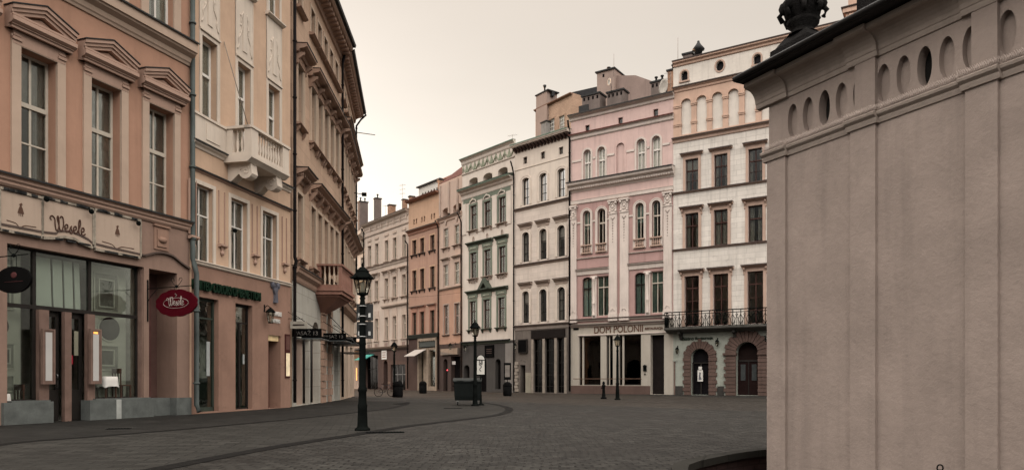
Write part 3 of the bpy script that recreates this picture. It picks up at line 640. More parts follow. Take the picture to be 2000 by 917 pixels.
# hanging signs
def hang_sign(B, px_wall, o0, o1, zc, zh, name, label, matn, oval, zbr):
    S = B.S(px_wall); t = thing(name, label, 'hanging sign', B.W(S, 0, 0), B.rz)
    w = (o1 - o0) / 2; cy = -(o0 + o1) / 2; b = MB(); n = 48
    pts = []
    for k in range(n):
        a = 2 * PI * k / n; sc = 1 + (0 if oval else .045 * abs(math.sin(a * 6)))
        pts.append((cy + w * sc * math.cos(a) * (.96 if not oval else 1), zc + zh * sc * math.sin(a)))
    b.grid([[(-.03, y, z) for y, z in pts], [(.03, y, z) for y, z in pts]], 0, False); b.build('board', matn, t)
    b = MB(); b.tube([(0, 0, zbr), (0, cy - w * .8, zbr + .02)], .014, 6); b.tube([(0, 0, zbr - .5), (0, -.1, zbr - .3), (0, -.45, zbr - .02)], .01, 6); b.box(-.02, .02, .01, -.03, zbr - 1.1 if not oval else zbr - .4, zbr + .3)
    for sg in (-1, 1):
        b.tube([(0, cy + sg * .1, zbr), (0, cy + sg * .1, zc + zh * .8)], .008, 5)
        b.tube([(0, y, z) for y, z in crom([(cy, zbr + .03), (cy + sg * .12, zbr + .1), (cy + sg * .24, zbr + .26), (cy + sg * .14, zbr + .3), (cy + sg * .1, zbr + .2)], 4)], .009, 5)
    b.ball((0, cy, zbr + .02), .055, 8); b.build('bracket', IRON, t); return t, cy, w
zc = (A.H(340, 573) + A.H(340, 628)) / 2
t, cy, w = hang_sign(A, 288, A.off(288, 305), A.off(288, 386), 3.79, .44, 'hanging_sign', 'dark red scalloped sign with white curly script on an iron bracket', REDS, False, 4.32)
# script faces the camera: built in the sign's own plane
fr = put('lettering', None, None); bpy.data.objects.remove(fr)
ow = script_word('lettering', w * .84, .008, simple('sign white', (.45, .40, .36), .6), t, (-.032, cy + w * .44, 3.70), -PI / 2)
b = MB(); pts = [(-.036, cy + w * .6 * math.cos(a * PI / 18), 3.79 + .17 * math.sin(a * PI / 18)) for a in range(37)]; b.tube(pts, .006, 5)
b.tube([(-.036, cy + .02, 4.0), (-.036, cy - .04, 4.06), (-.036, cy + .03, 4.1)], .012, 5); b.build('emblem', MATS['sign white'], t)
S0 = A.S(-40); o0, o1 = .55, A.off(-40, 62)
t, cy, w = hang_sign(A, -40, o1 - 1.35, o1, A.H(-40, 551), (A.H(30, 525) - A.H(30, 577)) * .5 * .93, 'hanging_sign', 'black oval sign on a curled iron bracket at the left edge', BLKS, True, A.H(-40, 551) + .62)
b = MB(); b.ball((-.033, cy - .05, A.H(-40, 551) + .12), .1, 10, 0, (.1, 1.2, .8)); b.tube([(-.035, cy + .3, A.H(-40, 551) - .05), (-.035, cy - .4, A.H(-40, 551) - .05)], .006, 5); b.build('emblem', simple('faded red paint', (.06, .02, .02), .6), t)
# restaurant tables and chairs inside the windows
def table(B, S, y, z, w, label):
    t = thing('dining_table', label, 'table', B.W(S, -y, z), B.rz, 'tables in the restaurant window')
    b = MB(); w2 = w / 2; rows = []
    for zz, g, wob in ((.74, .0, 0), (.735, .01, 0), (.6, .02, .02), (.42, .035, .05)):
        r = []
        for k in range(24):
            a = 2 * PI * k / 24; q = max(abs(math.cos(a)), abs(math.sin(a))); rr = (w2 + g) / q
            rr = min(rr, (w2 + g) * 1.32) * (1 + wob * math.sin(5 * a)); r.append((rr * math.cos(a), rr * math.sin(a), zz - (.05 * (q < .8)) * (zz < .7)))
        rows.append(r)
    b.grid(rows[::-1], 0, True, caps=(False, True)); b.build('tablecloth', CLOTH, t)
    for sx_ in (-1, 1):
        for sy_ in (-1, 1): b = MB(); b.box(sx_ * w2 * .8 - .02, sx_ * w2 * .8 + .02, sy_ * w2 * .8 - .02, sy_ * w2 * .8 + .02, 0, .7); b.build('leg', WOODC, t)
def chair(B, S, y, z, rz, label):
    t = thing('dining_chair', label, 'chair', B.W(S, -y, z), B.rz + rz, 'chairs in the restaurant window')
    b = MB(); b.box(-.2, .2, -.2, .2, .43, .47); b.build('seat', WOODC, t)
    b = MB(); b.box(-.2, .2, .17, .21, .84, 1.0)
    for x in (-.18, -.06, .06, .18): b.box(x - .02, x + .02, .18, .2, .47, .86)
    b.build('backrest', WOODC, t)
    for x in (-.18, .18):
        for yy in (-.18, .18): b = MB(); b.box(x - .02, x + .02, yy - .02, yy + .02, 0, .44); b.build('leg', WOODC, t)
table(A, A.S(226), .40, .62, .46, 'small square table under a white cloth behind the right restaurant window')
table(A, A.S(12), .55, .12, .6, 'low table under a white cloth behind the leftmost restaurant window')
chair(A, A.S(256), .42, .62, PI * .5, 'dark wooden chair beside the white table behind the right restaurant window')
chair(A, A.S(46), .45, .12, -PI * .5, 'dark wooden chair beside the leftmost white table')
# verdigris pipe at the corner
pipe(A, A.L + .03, [(.12, 19), (.12, A.H(370, 505)), (.20, A.H(370, 515)), (.30, A.H(370, 535)), (.30, .35), (.42, .1)], PIPEG, .09)

# ================================================================ clothes shop house
NB = Bld('clothes_shop_house', 'orange and cream house with stone balcony above the clothes shop', 'house', (374, 67.5), (567, 53.7), 22, 9)
ornA = plaster('light orange render', (.50, .35, .25), stain=.22, var=.1)
crmN = plaster('cream stucco trim', (.58, .50, .42), stain=.3, var=.08)
gfN = plaster('reddish brown shop render', (.26, .158, .118), stain=.25, var=.14, patch=.25)
N = NB; xsN = [.68, 2.9, 5.12]
for i, x in enumerate(xsN):
    window(N, x, 1.1, 5.62, 8.43, rev=.235, fm=WHT, cols=2, bars=(.62,), fw=.06, sur=(.15, .03, crmN), cur=CURD, openw=.45)
    window(N, x + .33, .9, 10.0, 13.98, rev=.3, fm=WHT, cols=2 if i else 1, bars=((.68, .1),), fw=.1, sur=(.13, .04, crmN), cur=CURT, openw=.08, key='b')
    window(N, x + .33, .9, 17.0, 19.6, rev=.25, fm=WHT, cols=2, bars=((.66, .08),), fw=.07, sur=(.13, .04, crmN), cur=CURT, openw=.2, sill=(.22, .2, .16, crmN), key='c')
    # moulded stucco panel between the storeys
    b = MB(); cx = x + .33; b.box(cx - .6, cx + .6, .02, -.035, 14.2, 16.84); b.exx([(.02, 14.12), (-.1, 14.14), (-.1, 14.2), (.02, 14.26)], cx - .6, cx + .6)
    b.exy([(cx - .14, 14.5), (cx + .14, 14.5), (cx + .14, 15.9), (cx + .08, 16.05), (cx - .08, 16.05), (cx - .14, 15.9)], -.03, -.07)
    for sg in (-1, 1):
        b.tube([(cx + sg * u, -.05, z) for u, z in crom([(.12, 16.1), (.25, 15.7), (.2, 15.4), (.3, 15.1), (.42, 14.9), (.38, 14.7), (.5, 14.45)], 3)], .028, 5)
        for zz in (15.9, 15.5, 15.2): b.ball((cx + sg * .26, -.04, zz), .06, 6, 0, (1, .6, 1))
    b.box(cx - .60, cx - .56, .02, -.05, 10, 16.84); b.box(cx + .56, cx + .6, .02, -.05, 10, 16.84)
    N.part(b, 'stucco_panel', crmN)
# decorative brackets between first floor windows
for x in (.05, 1.75, 3.98, 6.3):
    b = MB(); b.exx([(.02, 6.45), (-.16, 6.45), (-.16, 6.38), (-.06, 6.33), (.02, 6.33)], x - .22, x + .22); b.ball((x, -.05, 6.12), .1, 8, 0, (1, .7, 1)); b.exy([(x - .08, 6.33), (x + .08, 6.33), (x, 6.0)], .02, -.06)
    b.box(x - .2, x - .16, .02, -.04, 6.5, 8.5); b.box(x + .16, x + .2, .02, -.04, 6.5, 8.5)
    N.part(b, 'wall_bracket', trimB if x < 6 else trimB)
N.cornice([(.04, 5.46), (.08, 5.5), (.08, 5.56), (.13, 5.58), (.13, 5.62)], crmN, ends=-.01)
N.cornice([(.03, 8.86), (.08, 8.92), (.1, 8.98)], trimB, flash=ZINC)
N.cornice([(.04, 9.72), (.08, 9.8), (.16, 9.86), (.18, 9.96)], crmN, x1=6.8, flash=ZINC)
b = MB(); b.box(0, 1.9, .02, -.1, 9.98, 10.9); b.box(0, 1.95, .02, -.15, 10.9, 10.99); b.box(.7, 1.5, -.08, -.13, 10.15, 10.75); N.part(b, 'parapet', crmN)
# balcony: slab, corner posts, balusters, rail, two scroll consoles
bo = 1.15; bx0, bx1 = N.S(490, bo), N.S(562, bo); zf = 9.75
b = MB(); b.exx([(.02, zf - .1), (-bo + .12, zf - .1), (-bo, zf + .0), (-bo - .07, zf + .05), (-bo - .07, zf + .16), (.02, zf + .16)], bx0 - .05, bx1 + .05); N.part(b, 'balcony_floor', crmN)
b = MB(); zr0, zr1 = zf + .16, zf + 1.18
b.box(bx0 - .02, bx1 + .02, -bo - .03, -bo + .2, zr0, zr0 + .12); b.box(bx0 - .02, bx0 + .2, .0, -bo, zr0, zr0 + .12); b.box(bx1 - .2, bx1 + .02, 0, -bo, zr0, zr0 + .12)
for (x0, x1, y0, y1) in ((bx0 - .03, bx0 + .45, -bo - .04, -bo + .26), (bx1 - .45, bx1 + .03, -bo - .04, -bo + .26), (bx0 - .03, bx0 + .25, -.38, 0), (bx1 - .25, bx1 + .03, -.38, 0)): b.box(x0, x1, y0, y1, zr0, zr1)
N.part(b, 'balcony_parapet', crmN)
b = MB(); b.box(bx0 - .08, bx1 + .08, -bo - .09, -bo + .26, zr1, zr1 + .1); b.box(bx0 - .08, bx0 + .3, .0, -bo, zr1, zr1 + .1); b.box(bx1 - .3, bx1 + .08, .0, -bo, zr1, zr1 + .1); N.part(b, 'balcony_rail', crmN)
def balus(cx, cy, z0, z1, r=.07, n=8):
    b = MB(); h = z1 - z0; b.lathe([(r * .8, z0), (r * .8, z0 + .05 * h), (r * .5, z0 + .1 * h), (r, z0 + .32 * h), (r * .85, z0 + .45 * h), (r * .4, z0 + .75 * h), (r * .55, z0 + .8 * h), (r * .45, z0 + .86 * h), (r * .8, z0 + .94 * h), (r * .8, z1)], cx, cy, n); return b
nb = 9
for k in range(nb): N.part(balus(bx0 + .58 + (bx1 - bx0 - 1.16) * k / (nb - 1), -bo + .1, zr0 + .12, zr1), 'baluster', crmN)
for sx_ in (bx0 + .1, bx1 - .1):
    for yy in (-.52, -.72): N.part(balus(sx_, yy, zr0 + .12, zr1), 'baluster', crmN)
for xc in (bx0 + .42, bx1 - .45):
    b = MB(); prof = [(.02, zf - .1)] + [(-1.0, zf - .1)] + [(-.78 - .30 * math.cos(a), zf - .38 - .30 * math.sin(a)) for a in [i * PI / 8 for i in range(1, 8)]] + [(-.45, zf - .5), (-.2, zf - .72), (.02, zf - .82)]
    b.exx(prof, xc - .2, xc + .2)
    for sg in (-1, 1):
        b.tube([(xc + sg * .2, -.78 + r * math.cos(a), zf - .36 + r * math.sin(a)) for a, r in [(i * .5, .22 - i * .011) for i in range(19)]], .025, 5)
    b.box(xc - .08, xc + .08, -1.05, -.2, zf - .12, zf - .1); N.part(b, 'balcony_console', crmN)
# shop front
b0, b1 = N.S(385), N.S(427); c0, c1 = N.S(460), N.S(493); e0, e1 = N.S(524), N.S(548)
zt = N.H(385, 578)
N.hole(b0, b1, .06, zt, 0, .3); N.hole(c0, c1, .06, zt, 0, .3); N.hole(e0, e1, .02, N.H(524, 653), 0, .55, 3)
N.wall([gfN, ornA, crmN, simple('brown passage door', (.10, .045, .035), .5, var=.2)], bands=(5.5,), side=1)
shopfloor(N, b0 - .2, c1 + .3, zt, 3.6, simple('green shop wall', (.10, .13, .09), .8))
for x0, x1, k in ((b0, b1, 0), (c0, c1, 1)):
    f = MB(); f.box(x0, x0 + .07, .2, .28, .06, zt); f.box(x1 - .07, x1, .2, .28, .06, zt); f.box(x0, x1, .2, .28, zt - .1, zt); f.box(x0, x1, .2, .28, .06, .22 if not k else .12); f.box(x0, x1, .2, .28, zt * .82, zt * .82 + .06)
    if k: f.box((x0 + x1) / 2 - .05, (x0 + x1) / 2 + .05, .2, .28, .06, zt * .82)
    o = N.part(f, 'shop_window', DKF if k else simple('dark green frame', (.04, .05, .04), .5)); g = MB(); g.box(x0 + .05, x1 - .05, .235, .245, .2, zt - .05); g.build('pane', GLS, o)
    g = MB(); g.box(x1 - .42, x1 - .22, .222, .23, 1.4, 2.7) if not k else g.box(x1 - .34, x1 - .22, .222, .23, 1.9, 2.3); g.build('sticker', simple('pale sticker', (.33, .35, .34), .6), o)
b = MB(); cx = b0 + .6; b.box(cx - .3, cx + .3, .7, .74, .7, 1.5); b.box(b0, b1, 1.0, 1.5, 0, .35, 1); b.box(b0, b0 + .5, 1.2, 1.26, .4, zt - .3, 2); N.part(b, 'display', [simple('grey poster', (.3, .31, .28), .7), simple('green plinth', (.2, .28, .18), .7), simple('pale green cloth', (.2, .26, .17), .8)])
put_text('UNITED COLORS OF BENETTON', N.S(509, .1) - N.S(377, .1), .36, .10, simple('dark green sign letters', (.006, .02, .011), .5), tag(thing('shop_sign', 'row of dark green raised letters over the clothes shop windows', 'sign', N.W(N.S(377, .1), 0, N.H(509, 588, .1)), N.rz)), (0, -.03, 0), off=.02)
# two-headed figure sign and small lettered sign
x = N.S(540, .1); t = thing('wall_sculpture', 'small grey two headed figure relief on the brown wall', 'relief', N.W(x, 0, N.H(540, 592)), N.rz)
b = MB(); b.exy([(-.12, 0), (.16, .02), (.1, .45), (.16, .62), (.08, .72), (-.02, .6), (-.1, .72), (-.16, .55), (-.06, .35)], .02, -.1); b.build('body', simple('blue grey cast stone', (.10, .10, .12), .6), t)
for sg in (-1, 1): b = MB(); b.ball((sg * .2, -.06, .78), .12, 10, 0, (1, .5, 1.1)); b.tube([(sg * .2 + .17 * math.cos(a), -.05, .8 + .17 * math.sin(a)) for a in [i * PI / 8 for i in range(17)]], .02, 5); b.build('head', MATS['blue grey cast stone'], t)
t = thing('wall_sign', 'small raised cream two line lettering above the brown doorway', 'sign', N.W(N.S(527, .05), 0, N.H(527, 632)), N.rz)
wt = N.S(551, .05) - N.S(527, .05); put_text('VENETIAN HOUSE', wt, .2, .04, WPAPER, t, (0, 0, .38), off=.01); put_text('APARTMENTS', wt * .72, .17, .04, WPAPER, t, (wt * .14, 0, .08), off=.01)
x = N.S(536); o = MB(); o.box(e0 + .02, e1 - .02, .1, .3, 2.95, 3.3); q = N.part(o, 'lit_box', simple('warm lit lightbox', (.6, .45, .25), .6, emit=.12))
b = MB(); x0, x1 = N.S(556), N.S(565); b.box(x0, x1, .02, -.05, 1.35, 3.3, 0); b.box(x0 + .04, x1 - .04, -.05, -.056, 1.42, 2.45, 1); b.box(x0 + .04, x1 - .04, -.05, -.056, 2.6, 3.22, 2)
tag(b.build('poster_case', [simple('brown poster frame', (.06, .02, .018), .5), simple('lit cream poster', (.75, .62, .42), .6, emit=.25), simple('brown poster', (.12, .06, .05), .6)], None, N.W(0, 0, 0), N.rz), 'narrow wall poster case with its lower half lit cream', 'poster case')
def wall_lantern(B, S, z, o, label, sc=1.0, group=None):
    t = thing('wall_lantern', label, 'lantern', B.W(S, 0, z), B.rz, group)
    b = MB(); b.tube([(0, 0, .1), (0, -o * .5, .22), (0, -o, .12), (0, -o, .02)], .018 * sc, 6); b.box(-.03, .03, .01, -.03, -.05, .25); b.build('bracket', IRON, t)
    b = MB()
    for k in range(6):
        a = k * PI / 3; c, s_ = math.cos(a), math.sin(a); b.tube([(.09 * sc * c, -o + .09 * sc * s_, -.5 * sc), (.17 * sc * c, -o + .17 * sc * s_, -.08 * sc)], .012 * sc, 4)
    b.lathe([(.10 * sc, -.54 * sc), (.10 * sc, -.5 * sc)], 0, -o, 6); b.lathe([(.22 * sc, -.08 * sc), (.12 * sc, .04 * sc), (.03, .12 * sc)], 0, -o, 6, 0, False); b.build('frame', IRON, t)
    b = MB(); b.lathe([(.08 * sc, -.5 * sc), (.15 * sc, -.09 * sc)], 0, -o, 6, 0, False); b.build('pane', glass('lantern glass ' + t.name, (.7, .7, .65)) if 'LG' not in MATS else MATS['LG'], t); return t
MATS['LG'] = glass('lantern glass', (.72, .70, .64), .05)
wall_lantern(N, N.S(516), N.H(516, 606), .3, 'dark lantern on the brown wall between shop window and lettering')
b = MB(); 
for z in (7.0,): b.ball((N.S(450), -.2, N.H(450, 447, .2)), .09, 8); b.tube([(N.S(450), 0, N.H(450, 447, .2)), (N.S(450), -.2, N.H(450, 447, .2))], .012, 5)
tag(b.build('security_camera', IRON, None, N.W(0, 0, 0), N.rz), 'small black wall camera beside a white window over the clothes shop', 'camera')
b = MB(); p0 = (N.S(438, .05), -.04, N.H(438, 82, .05)); p1 = (N.S(482, .9), -.95, N.H(482, 245, .9)); b.tube([p0, p1], .018, 6)
tag(b.build('flagpole', simple('bare pole', (.2, .17, .14), .6), None, N.W(0, 0, 0), N.rz), 'thin bare pole leaning from the orange wall to the stone balcony', 'pole')
N.cornice([(.1, 20.6), (.3, 20.9), (.7, 21.2), (.7, 21.6)], crmN)

# ================================================================ corner house with long hoods
bT = 53.0
T = Bld('corner_house', 'tall sandy house with dark window hoods and a wooden balcony bay', 'house', (570, bT), (664, bT * 276 / 370), 21.3, 9)
sand = plaster('sand coloured render', (.47, .33, .24), stain=.3, var=.1, blocks=(2.4, .62, .35, .02))
sandp = plaster('paler sandstone trim', (.50, .39, .30), stain=.35, var=.1)
sandd = plaster('dark brown stone trim', (.33, .22, .165), stain=.5, var=.15)
paleT = plaster('pale limestone base', (.42, .40, .35), stain=.35, var=.1, blocks=(1.3, .9, .5, .02), patch=.3)
def street_storeys(B, xs, seed=0):
    for i, x in enumerate(xs):
        window(B, x, 1.0, B_l1[0], B_l1[1], rev=.22, fm=DKF, cols=2, bars=((.66, .1),), fw=.09, sur=(.16, .07, sandp, 1), sill=(.26, .24, .14, sandd, .16), cur=CURD, openw=.3, key='1')
        window(B, x, 1.0, B_l2[0], B_l2[1], rev=.22, fm=DKF, cols=2, bars=((.66, .1),), fw=.09, sur=(.17, .09, sandp, 1), sill=(.26, .26, .14, sandd, .3), hood=('console', .36, .5, .62, .36, sandd, ZINC), cur=CURD, openw=.3, key='2')
        window(B, x, .9, 18.9, 20.3, rev=.2, fm=DKF, cols=2, bars=(), fw=.08, sur=(.14, .05, sandp), sill=(.28, .26, .16, sandd), cur=None, key='3')
B_l1 = (T.H(584, 506), T.H(584, 379)); B_l2 = (T.H(584, 246), T.H(584, 131))
xsT = [1.33, 4.04, 5.58, 7.11, 8.62, 10.1]
street_storeys(T, xsT)
def longhood(B, x0, x1, z, mat=None):
    b = MB(); b.exx([(.02, z - .55), (-.1, z - .5), (-.12, z - .3), (-.45, z - .18), (-.62, z - .1), (-.66, z), (.02, z)], x0, x1); b.exx([(.02, z + .05), (-.7, z + .02), (-.7, z - .03), (-.67, z - .03), (-.67, z + .003), (.02, z + .003)], x0 - .03, x1 + .03, 1)
    x = x0 + .1
    while x < x1 - .1: b.box(x, x + .12, -.1, -.42, z - .33, z - .17); x += .34
    for q in [x0 + .15 + k * 1.5 for k in range(int((x1 - x0 - .1) / 1.5) + 1)]: b.exx([(.02, z - .5), (-.4, z - .3), (-.38, z - .45), (-.2, z - .7), (.02, z - .95)], q, q + .14)
    B.part(b, 'hood_cornice', [mat or sandd, ZINC])
zh = T.H(590, 320, .5); longhood(T, .35, 2.35, zh); longhood(T, 3.2, T.L - .1, zh)
T.cornice([(.05, 5.85), (.1, 5.95), (.12, 6.1), (.3, 6.25), (.32, 6.38), (.38, 6.42), (.38, 6.52)], sandd, flash=ZINC, ends=-.02)
def eave(B, z, depth=1.0, x0=0, x1=None):
    x1 = x1 or B.L; b = MB(); b.exx([(.02, z - .6), (-.1, z - .55), (-.14, z - .3), (-.3, z - .2), (-depth + .1, z - .1), (-depth, z), (-depth, z + .12), (.02, z + .3)], x0, x1)
    x = x0 + .1
    while x < x1 - .2: b.box(x, x + .2, -.12, -depth * .78, z - .32, z - .12, 0); x += .52
    B.part(b, 'eave', sandd); b = MB(); b.exx([(-depth + .1, z + .14), (-depth - .16, z + .14), (-depth - .2, z + .28), (-depth - .14, z + .28), (-depth - .05, z + .2), (-depth + .1, z + .2)], x0 - .02, x1 + .02); b.exx([(-depth - .05, z + .2), (1.2, z + 1.0), (1.2, z + .8), (-depth, z + .1)], x0, x1); B.part(b, 'gutter', ZINC)
eave(T, 21.6, .8)
# ground floor openings
g1 = (T.S(579), T.S(604)); g2 = (T.S(609), T.S(624)); zg = T.H(590, 664)
T.hole(g1[0], g1[1], .02, zg + .1, 0, .35, 4); T.hole(g2[0], g2[1], .02, T.H(616, 628), (g2[1] - g2[0]) / 2, .35, 4)
T.hole(7.6, 8.9, .02, 5.0, .65, .35, 3); T.hole(9.5, 10.8, .02, 3.6, 0, .4, 3)
T.wall([paleT, sand, sandp, simple('dark shop door', (.03, .022, .02), .4), plaster('rosy plaster panel', (.36, .27, .22), stain=.5, patch=.2)], bands=(6.2,), side=1)
for xx in (T.S(606.5), T.S(591.5)): b = MB(); b.tube([(xx, -.05, .1), (xx, -.05, 3.4)], .06, 8); T.part(b, 'drain_pipe', DKF)
b = MB(); b.box(g1[0] + .03, g1[0] + .1, .26, .33, .05, 2.6); T.part(b, 'light_strip', simple('warm strip light', (1, .45, .15), .6, emit=.9))
for x0, x1 in ((T.S(626), T.S(634)), (T.S(641), T.S(645))):
    b = MB(); z = 0
    while z < 5.6: b.box(x0, x1, .02, -.16 if int(z / .4) % 2 else -.1, z, z + .37); z += .4
    T.part(b, 'pilaster', sandd)
# timber and stone balcony bay
ob = T.off(616, 667); yb0 = T.S(616); yb1 = T.S(689, ob) ; zb0, zb1 = T.H(666.8, 560, ob), T.H(666.8, 515, ob)
bay = lambda g=0: [(yb0 - g, .02), (yb0 - g, -ob - g), (yb1 + g, -ob - g), (yb1 + g, .02)]
b = MB(); b.exz(bay(.1), zb0 - .2, zb0 - .02); b.exz(bay(.02), zb0 - .38, zb0 - .2); b.exz(bay(-.15), zb0 - .5, zb0 - .38)
b.grid([[(x, y, zb0 - .5) for x, y in bay(-.2)], [((x - (yb0 + yb1) / 2) * .55 + (yb0 + yb1) / 2, y * .5, zb0 - .95) for x, y in bay(-.2)], [((x - (yb0 + yb1) / 2) * .3 + (yb0 + yb1) / 2, y * .12, zb0 - 1.25) for x, y in bay(-.2)]], 0, False)
bal = plaster('reddish brown balcony stone', (.27, .145, .11), stain=.35); T.part(b, 'balcony_floor', [bal]); b = MB(); b.exz(bay(.06), zb1 - .1, zb1); T.part(b, 'balcony_rail', bal)
b = MB(); b.box(yb0, yb0 + .16, -ob, -ob + .16, zb0 - .02, zb1 - .1); b.box(yb1 - .16, yb1, -ob, -ob + .16, zb0 - .02, zb1 - .1); b.box(yb0, yb0 + .12, -.3, .0, zb0 - .02, zb1 - .1); b.box(yb0 + .02, yb1 - .02, -ob, -ob + .1, zb0 - .02, zb0 + .12); b.box(yb0 + .02, yb0 + .1, 0, -ob, zb0 - .02, zb0 + .12); T.part(b, 'balcony_parapet', bal)
for yy in (-.48, -.72, -.96, -1.18): T.part(balus(yb0 + .07, yy, zb0 + .12, zb1 - .1, .075), 'baluster', sandp)
k = yb0 + .4
while k < yb1 - .3: T.part(balus(k, -ob + .06, zb0 + .12, zb1 - .1, .075), 'baluster', bal); k += .3
pipe(T, -.02, [(.14, 21.5), (.14, 6.9), (.2, 6.7), (.14, 6.4), (.14, .2)], PIPED, .075)
pipe(T, T.L + .02, [(.3, 21.4), (.16, 20.8), (.16, .2)], PIPED, .075)
# second stretch where the street bends
T2 = Bld('bend_house', 'narrow grey brown house where the left street front bends away', 'house', (664, bT * 276 / 370), (692, bT * 276 / 370 * 118 / 146), 21.3, 9)
street_storeys(T2, [1.3, 3.4, 5.5, 7.6, 9.6])
longhood(T2, .4, T2.L - .1, zh); longhood(T2, .4, T2.L - .1, 17.6); eave(T2, 21.4, .7)
T2.cornice([(.05, 5.6), (.3, 5.8), (.38, 6.0), (.38, 6.1)], sandd, flash=ZINC)
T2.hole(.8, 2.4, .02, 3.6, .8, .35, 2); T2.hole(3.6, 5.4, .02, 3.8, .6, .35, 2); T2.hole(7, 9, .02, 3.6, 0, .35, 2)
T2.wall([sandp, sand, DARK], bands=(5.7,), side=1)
pipe(T2, T2.L - .05, [(.9, 21.5), (.5, 21.1), (.16, 20.6), (.16, 9)], PIPED, .07)
x = T2.L - .5; b = MB(); b.tube([(x, 0, T2.H(690, 254)), (x, -1.6, T2.H(690, 254) - .15)], .03, 6); tag(b.build('flagpole', simple('grey pole', (.2, .2, .19), .5), None, T2.W(0, 0, 0), T2.rz), 'short grey pole jutting from the upper wall at the street bend', 'pole')
b = MB(); z = T2.H(690, 341, .4); b.tube([(x, 0, z + .1), (x, -.7, z)], .03, 6); b.box(x - .12, x + .12, -.6, -.95, z - .12, z + .12); tag(b.build('security_camera', IRON, None, T2.W(0, 0, 0), T2.rz), 'black camera box on an arm high on the wall at the street bend', 'camera')
# canopy signs and glass canopies sticking out over the passage entrances
def canopy(B, pw, pe, yt, yb, text, label, zdrop=.25):
    S = B.S(pw); o1 = B.off(pw, pe); z1, z0 = B.H(pw, yt), B.H(pw, yb); t = thing('canopy_sign', label, 'canopy sign', B.W(S, 0, 0), B.rz, 'black lettered canopies over the passage')
    b = MB(); b.box(-.04, .04, 0, -o1, z0, z1, 0); b.box(-.05, 1.7, -.02, -o1, z0 - .1, z0 - .06, 1); b.box(1.66, 1.74, 0, -o1, z0 - .1, z0 + .1, 0); b.build('fascia', [BLKS, simple('canopy glass sheet', (.09, .10, .10), .25)], t)
    n = 7; b = MB()
    for k in range(n): u = -.15 - (o1 - .3) * k / n; b.tube([(-.06, u, z0 + .03), (-.06, u - (o1 - .3) / n / 2, z1 - .03), (-.06, u - (o1 - .3) / n, z0 + .03)], .012, 4)
    b.tube([(0, 0, z1 + .7), (0, -o1 * .8, z1)], .015, 5); b.build('bracket', IRON, t)
    if text: put_text(text, o1 * .8, (z1 - z0) * .62, .03, simple('dull canopy letters', (.13, .12, .11), .5), t, (-.05, -o1 * .08, z0 + (z1 - z0) * .2), rz=-PI / 2)
canopy(T, 571, 628, 641, 657, 'PASA\u017b 13', 'nearest black canopy with lettering, reaching out from the pale wall')
canopy(T, 628, 676, 650, 662, 'PASA\u017b 13', 'second black canopy with lettering, just beyond the nearest one')
canopy(T, 652, 696, 657, 667, '13', 'third and farthest small black canopy over the pavement')
b = MB(); S = T.S(640); b.box(S, S + 2.6, 0, -T.off(640, 696), T.H(660, 676), T.H(660, 676) + .06, 0); b.box(S + 3.4, S + 6, 0, -1.8, 2.9, 2.96, 0); b.tube([(S, 0, 5), (S, -1.6, 3.3)], .02, 5)
tag(b.build('awning', simple('smoky canopy', (.07, .07, .07), .35), None, T.W(0, 0, 0), T.rz), 'low dark glass roof sheets below the lettered canopies', 'canopy')
S = T.S(563); o1 = T.off(563, 600); z1, z0 = T.H(563, 627), T.H(563, 641); t = thing('hanging_sign', 'small pale oblong sign hanging above the nearest black canopy', 'hanging sign', T.W(S, 0, 0), T.rz)
b = MB(); b.box(-.04, .04, -.1, -o1, z0, z1); b.build('board', simple('grey cream sign', (.28, .26, .22), .6), t); b = MB(); b.tube([(0, .3, z1 + .12), (0, -o1 + .2, z1 + .12)], .015, 5); b.tube([(0, .1, z1 + .5), (0, -o1 * .5, z1 + .12)], .01, 5); b.build('bracket', IRON, t)
b = MB(); b.tube([(-.045, -.22, (z0 + z1) / 2), (-.045, -o1 + .12, (z0 + z1) / 2 + .01)], .03, 5); b.build('lettering', INK, t)
# ================================================================ right row: white stone house
LIP = .09
qW = (1315, 29); 
W = Bld('stone_house', 'white ashlar house with orange blind arcade and iron balcony on the right', 'house', qW, (1760, 33.99), 27.9, 11)
ash = plaster('white ashlar', (.62, .575, .52), stain=.6, var=.1, blocks=(1.5, .42, .38, .022), patch=.28)
orgW = plaster('orange arcade render', (.50, .345, .265), stain=.25, var=.1)
trW = plaster('dusty pink stone trim', (.42, .30, .24), stain=.45, var=.12)
whW = plaster('pale attic plaster', (.60, .55, .49), stain=.4, var=.12, patch=.12)
gfW = plaster('greenish white shop plaster', (.29, .305, .265), stain=.35, var=.1)
rust = plaster('brown rusticated stone', (.10, .066, .055), stain=.5, var=.2)
darkst = plaster('dark plinth stone', (.045, .042, .038), stain=.5, var=.25, patch=.3)
FL = simple('dark lead flashing', (.06, .045, .04), .6)
sW = lambda px: W.S(px)
wW = W.S(1364) - W.S(1339)
cW = [(1351.5), (1408), (1475.5)]; xsW = [W.S(p) for p in cW]; xsW += [xsW[2] + 2.3, xsW[2] + 4.6, xsW[2] + 7.1, xsW[2] + 9.4]
h3 = (W.H(1340, 374), W.H(1340, 312)); h2 = (W.H(1337, 485), W.H(1337, 417.8)); h1 = (W.H(1334.4, 637), W.H(1334.4, 540))
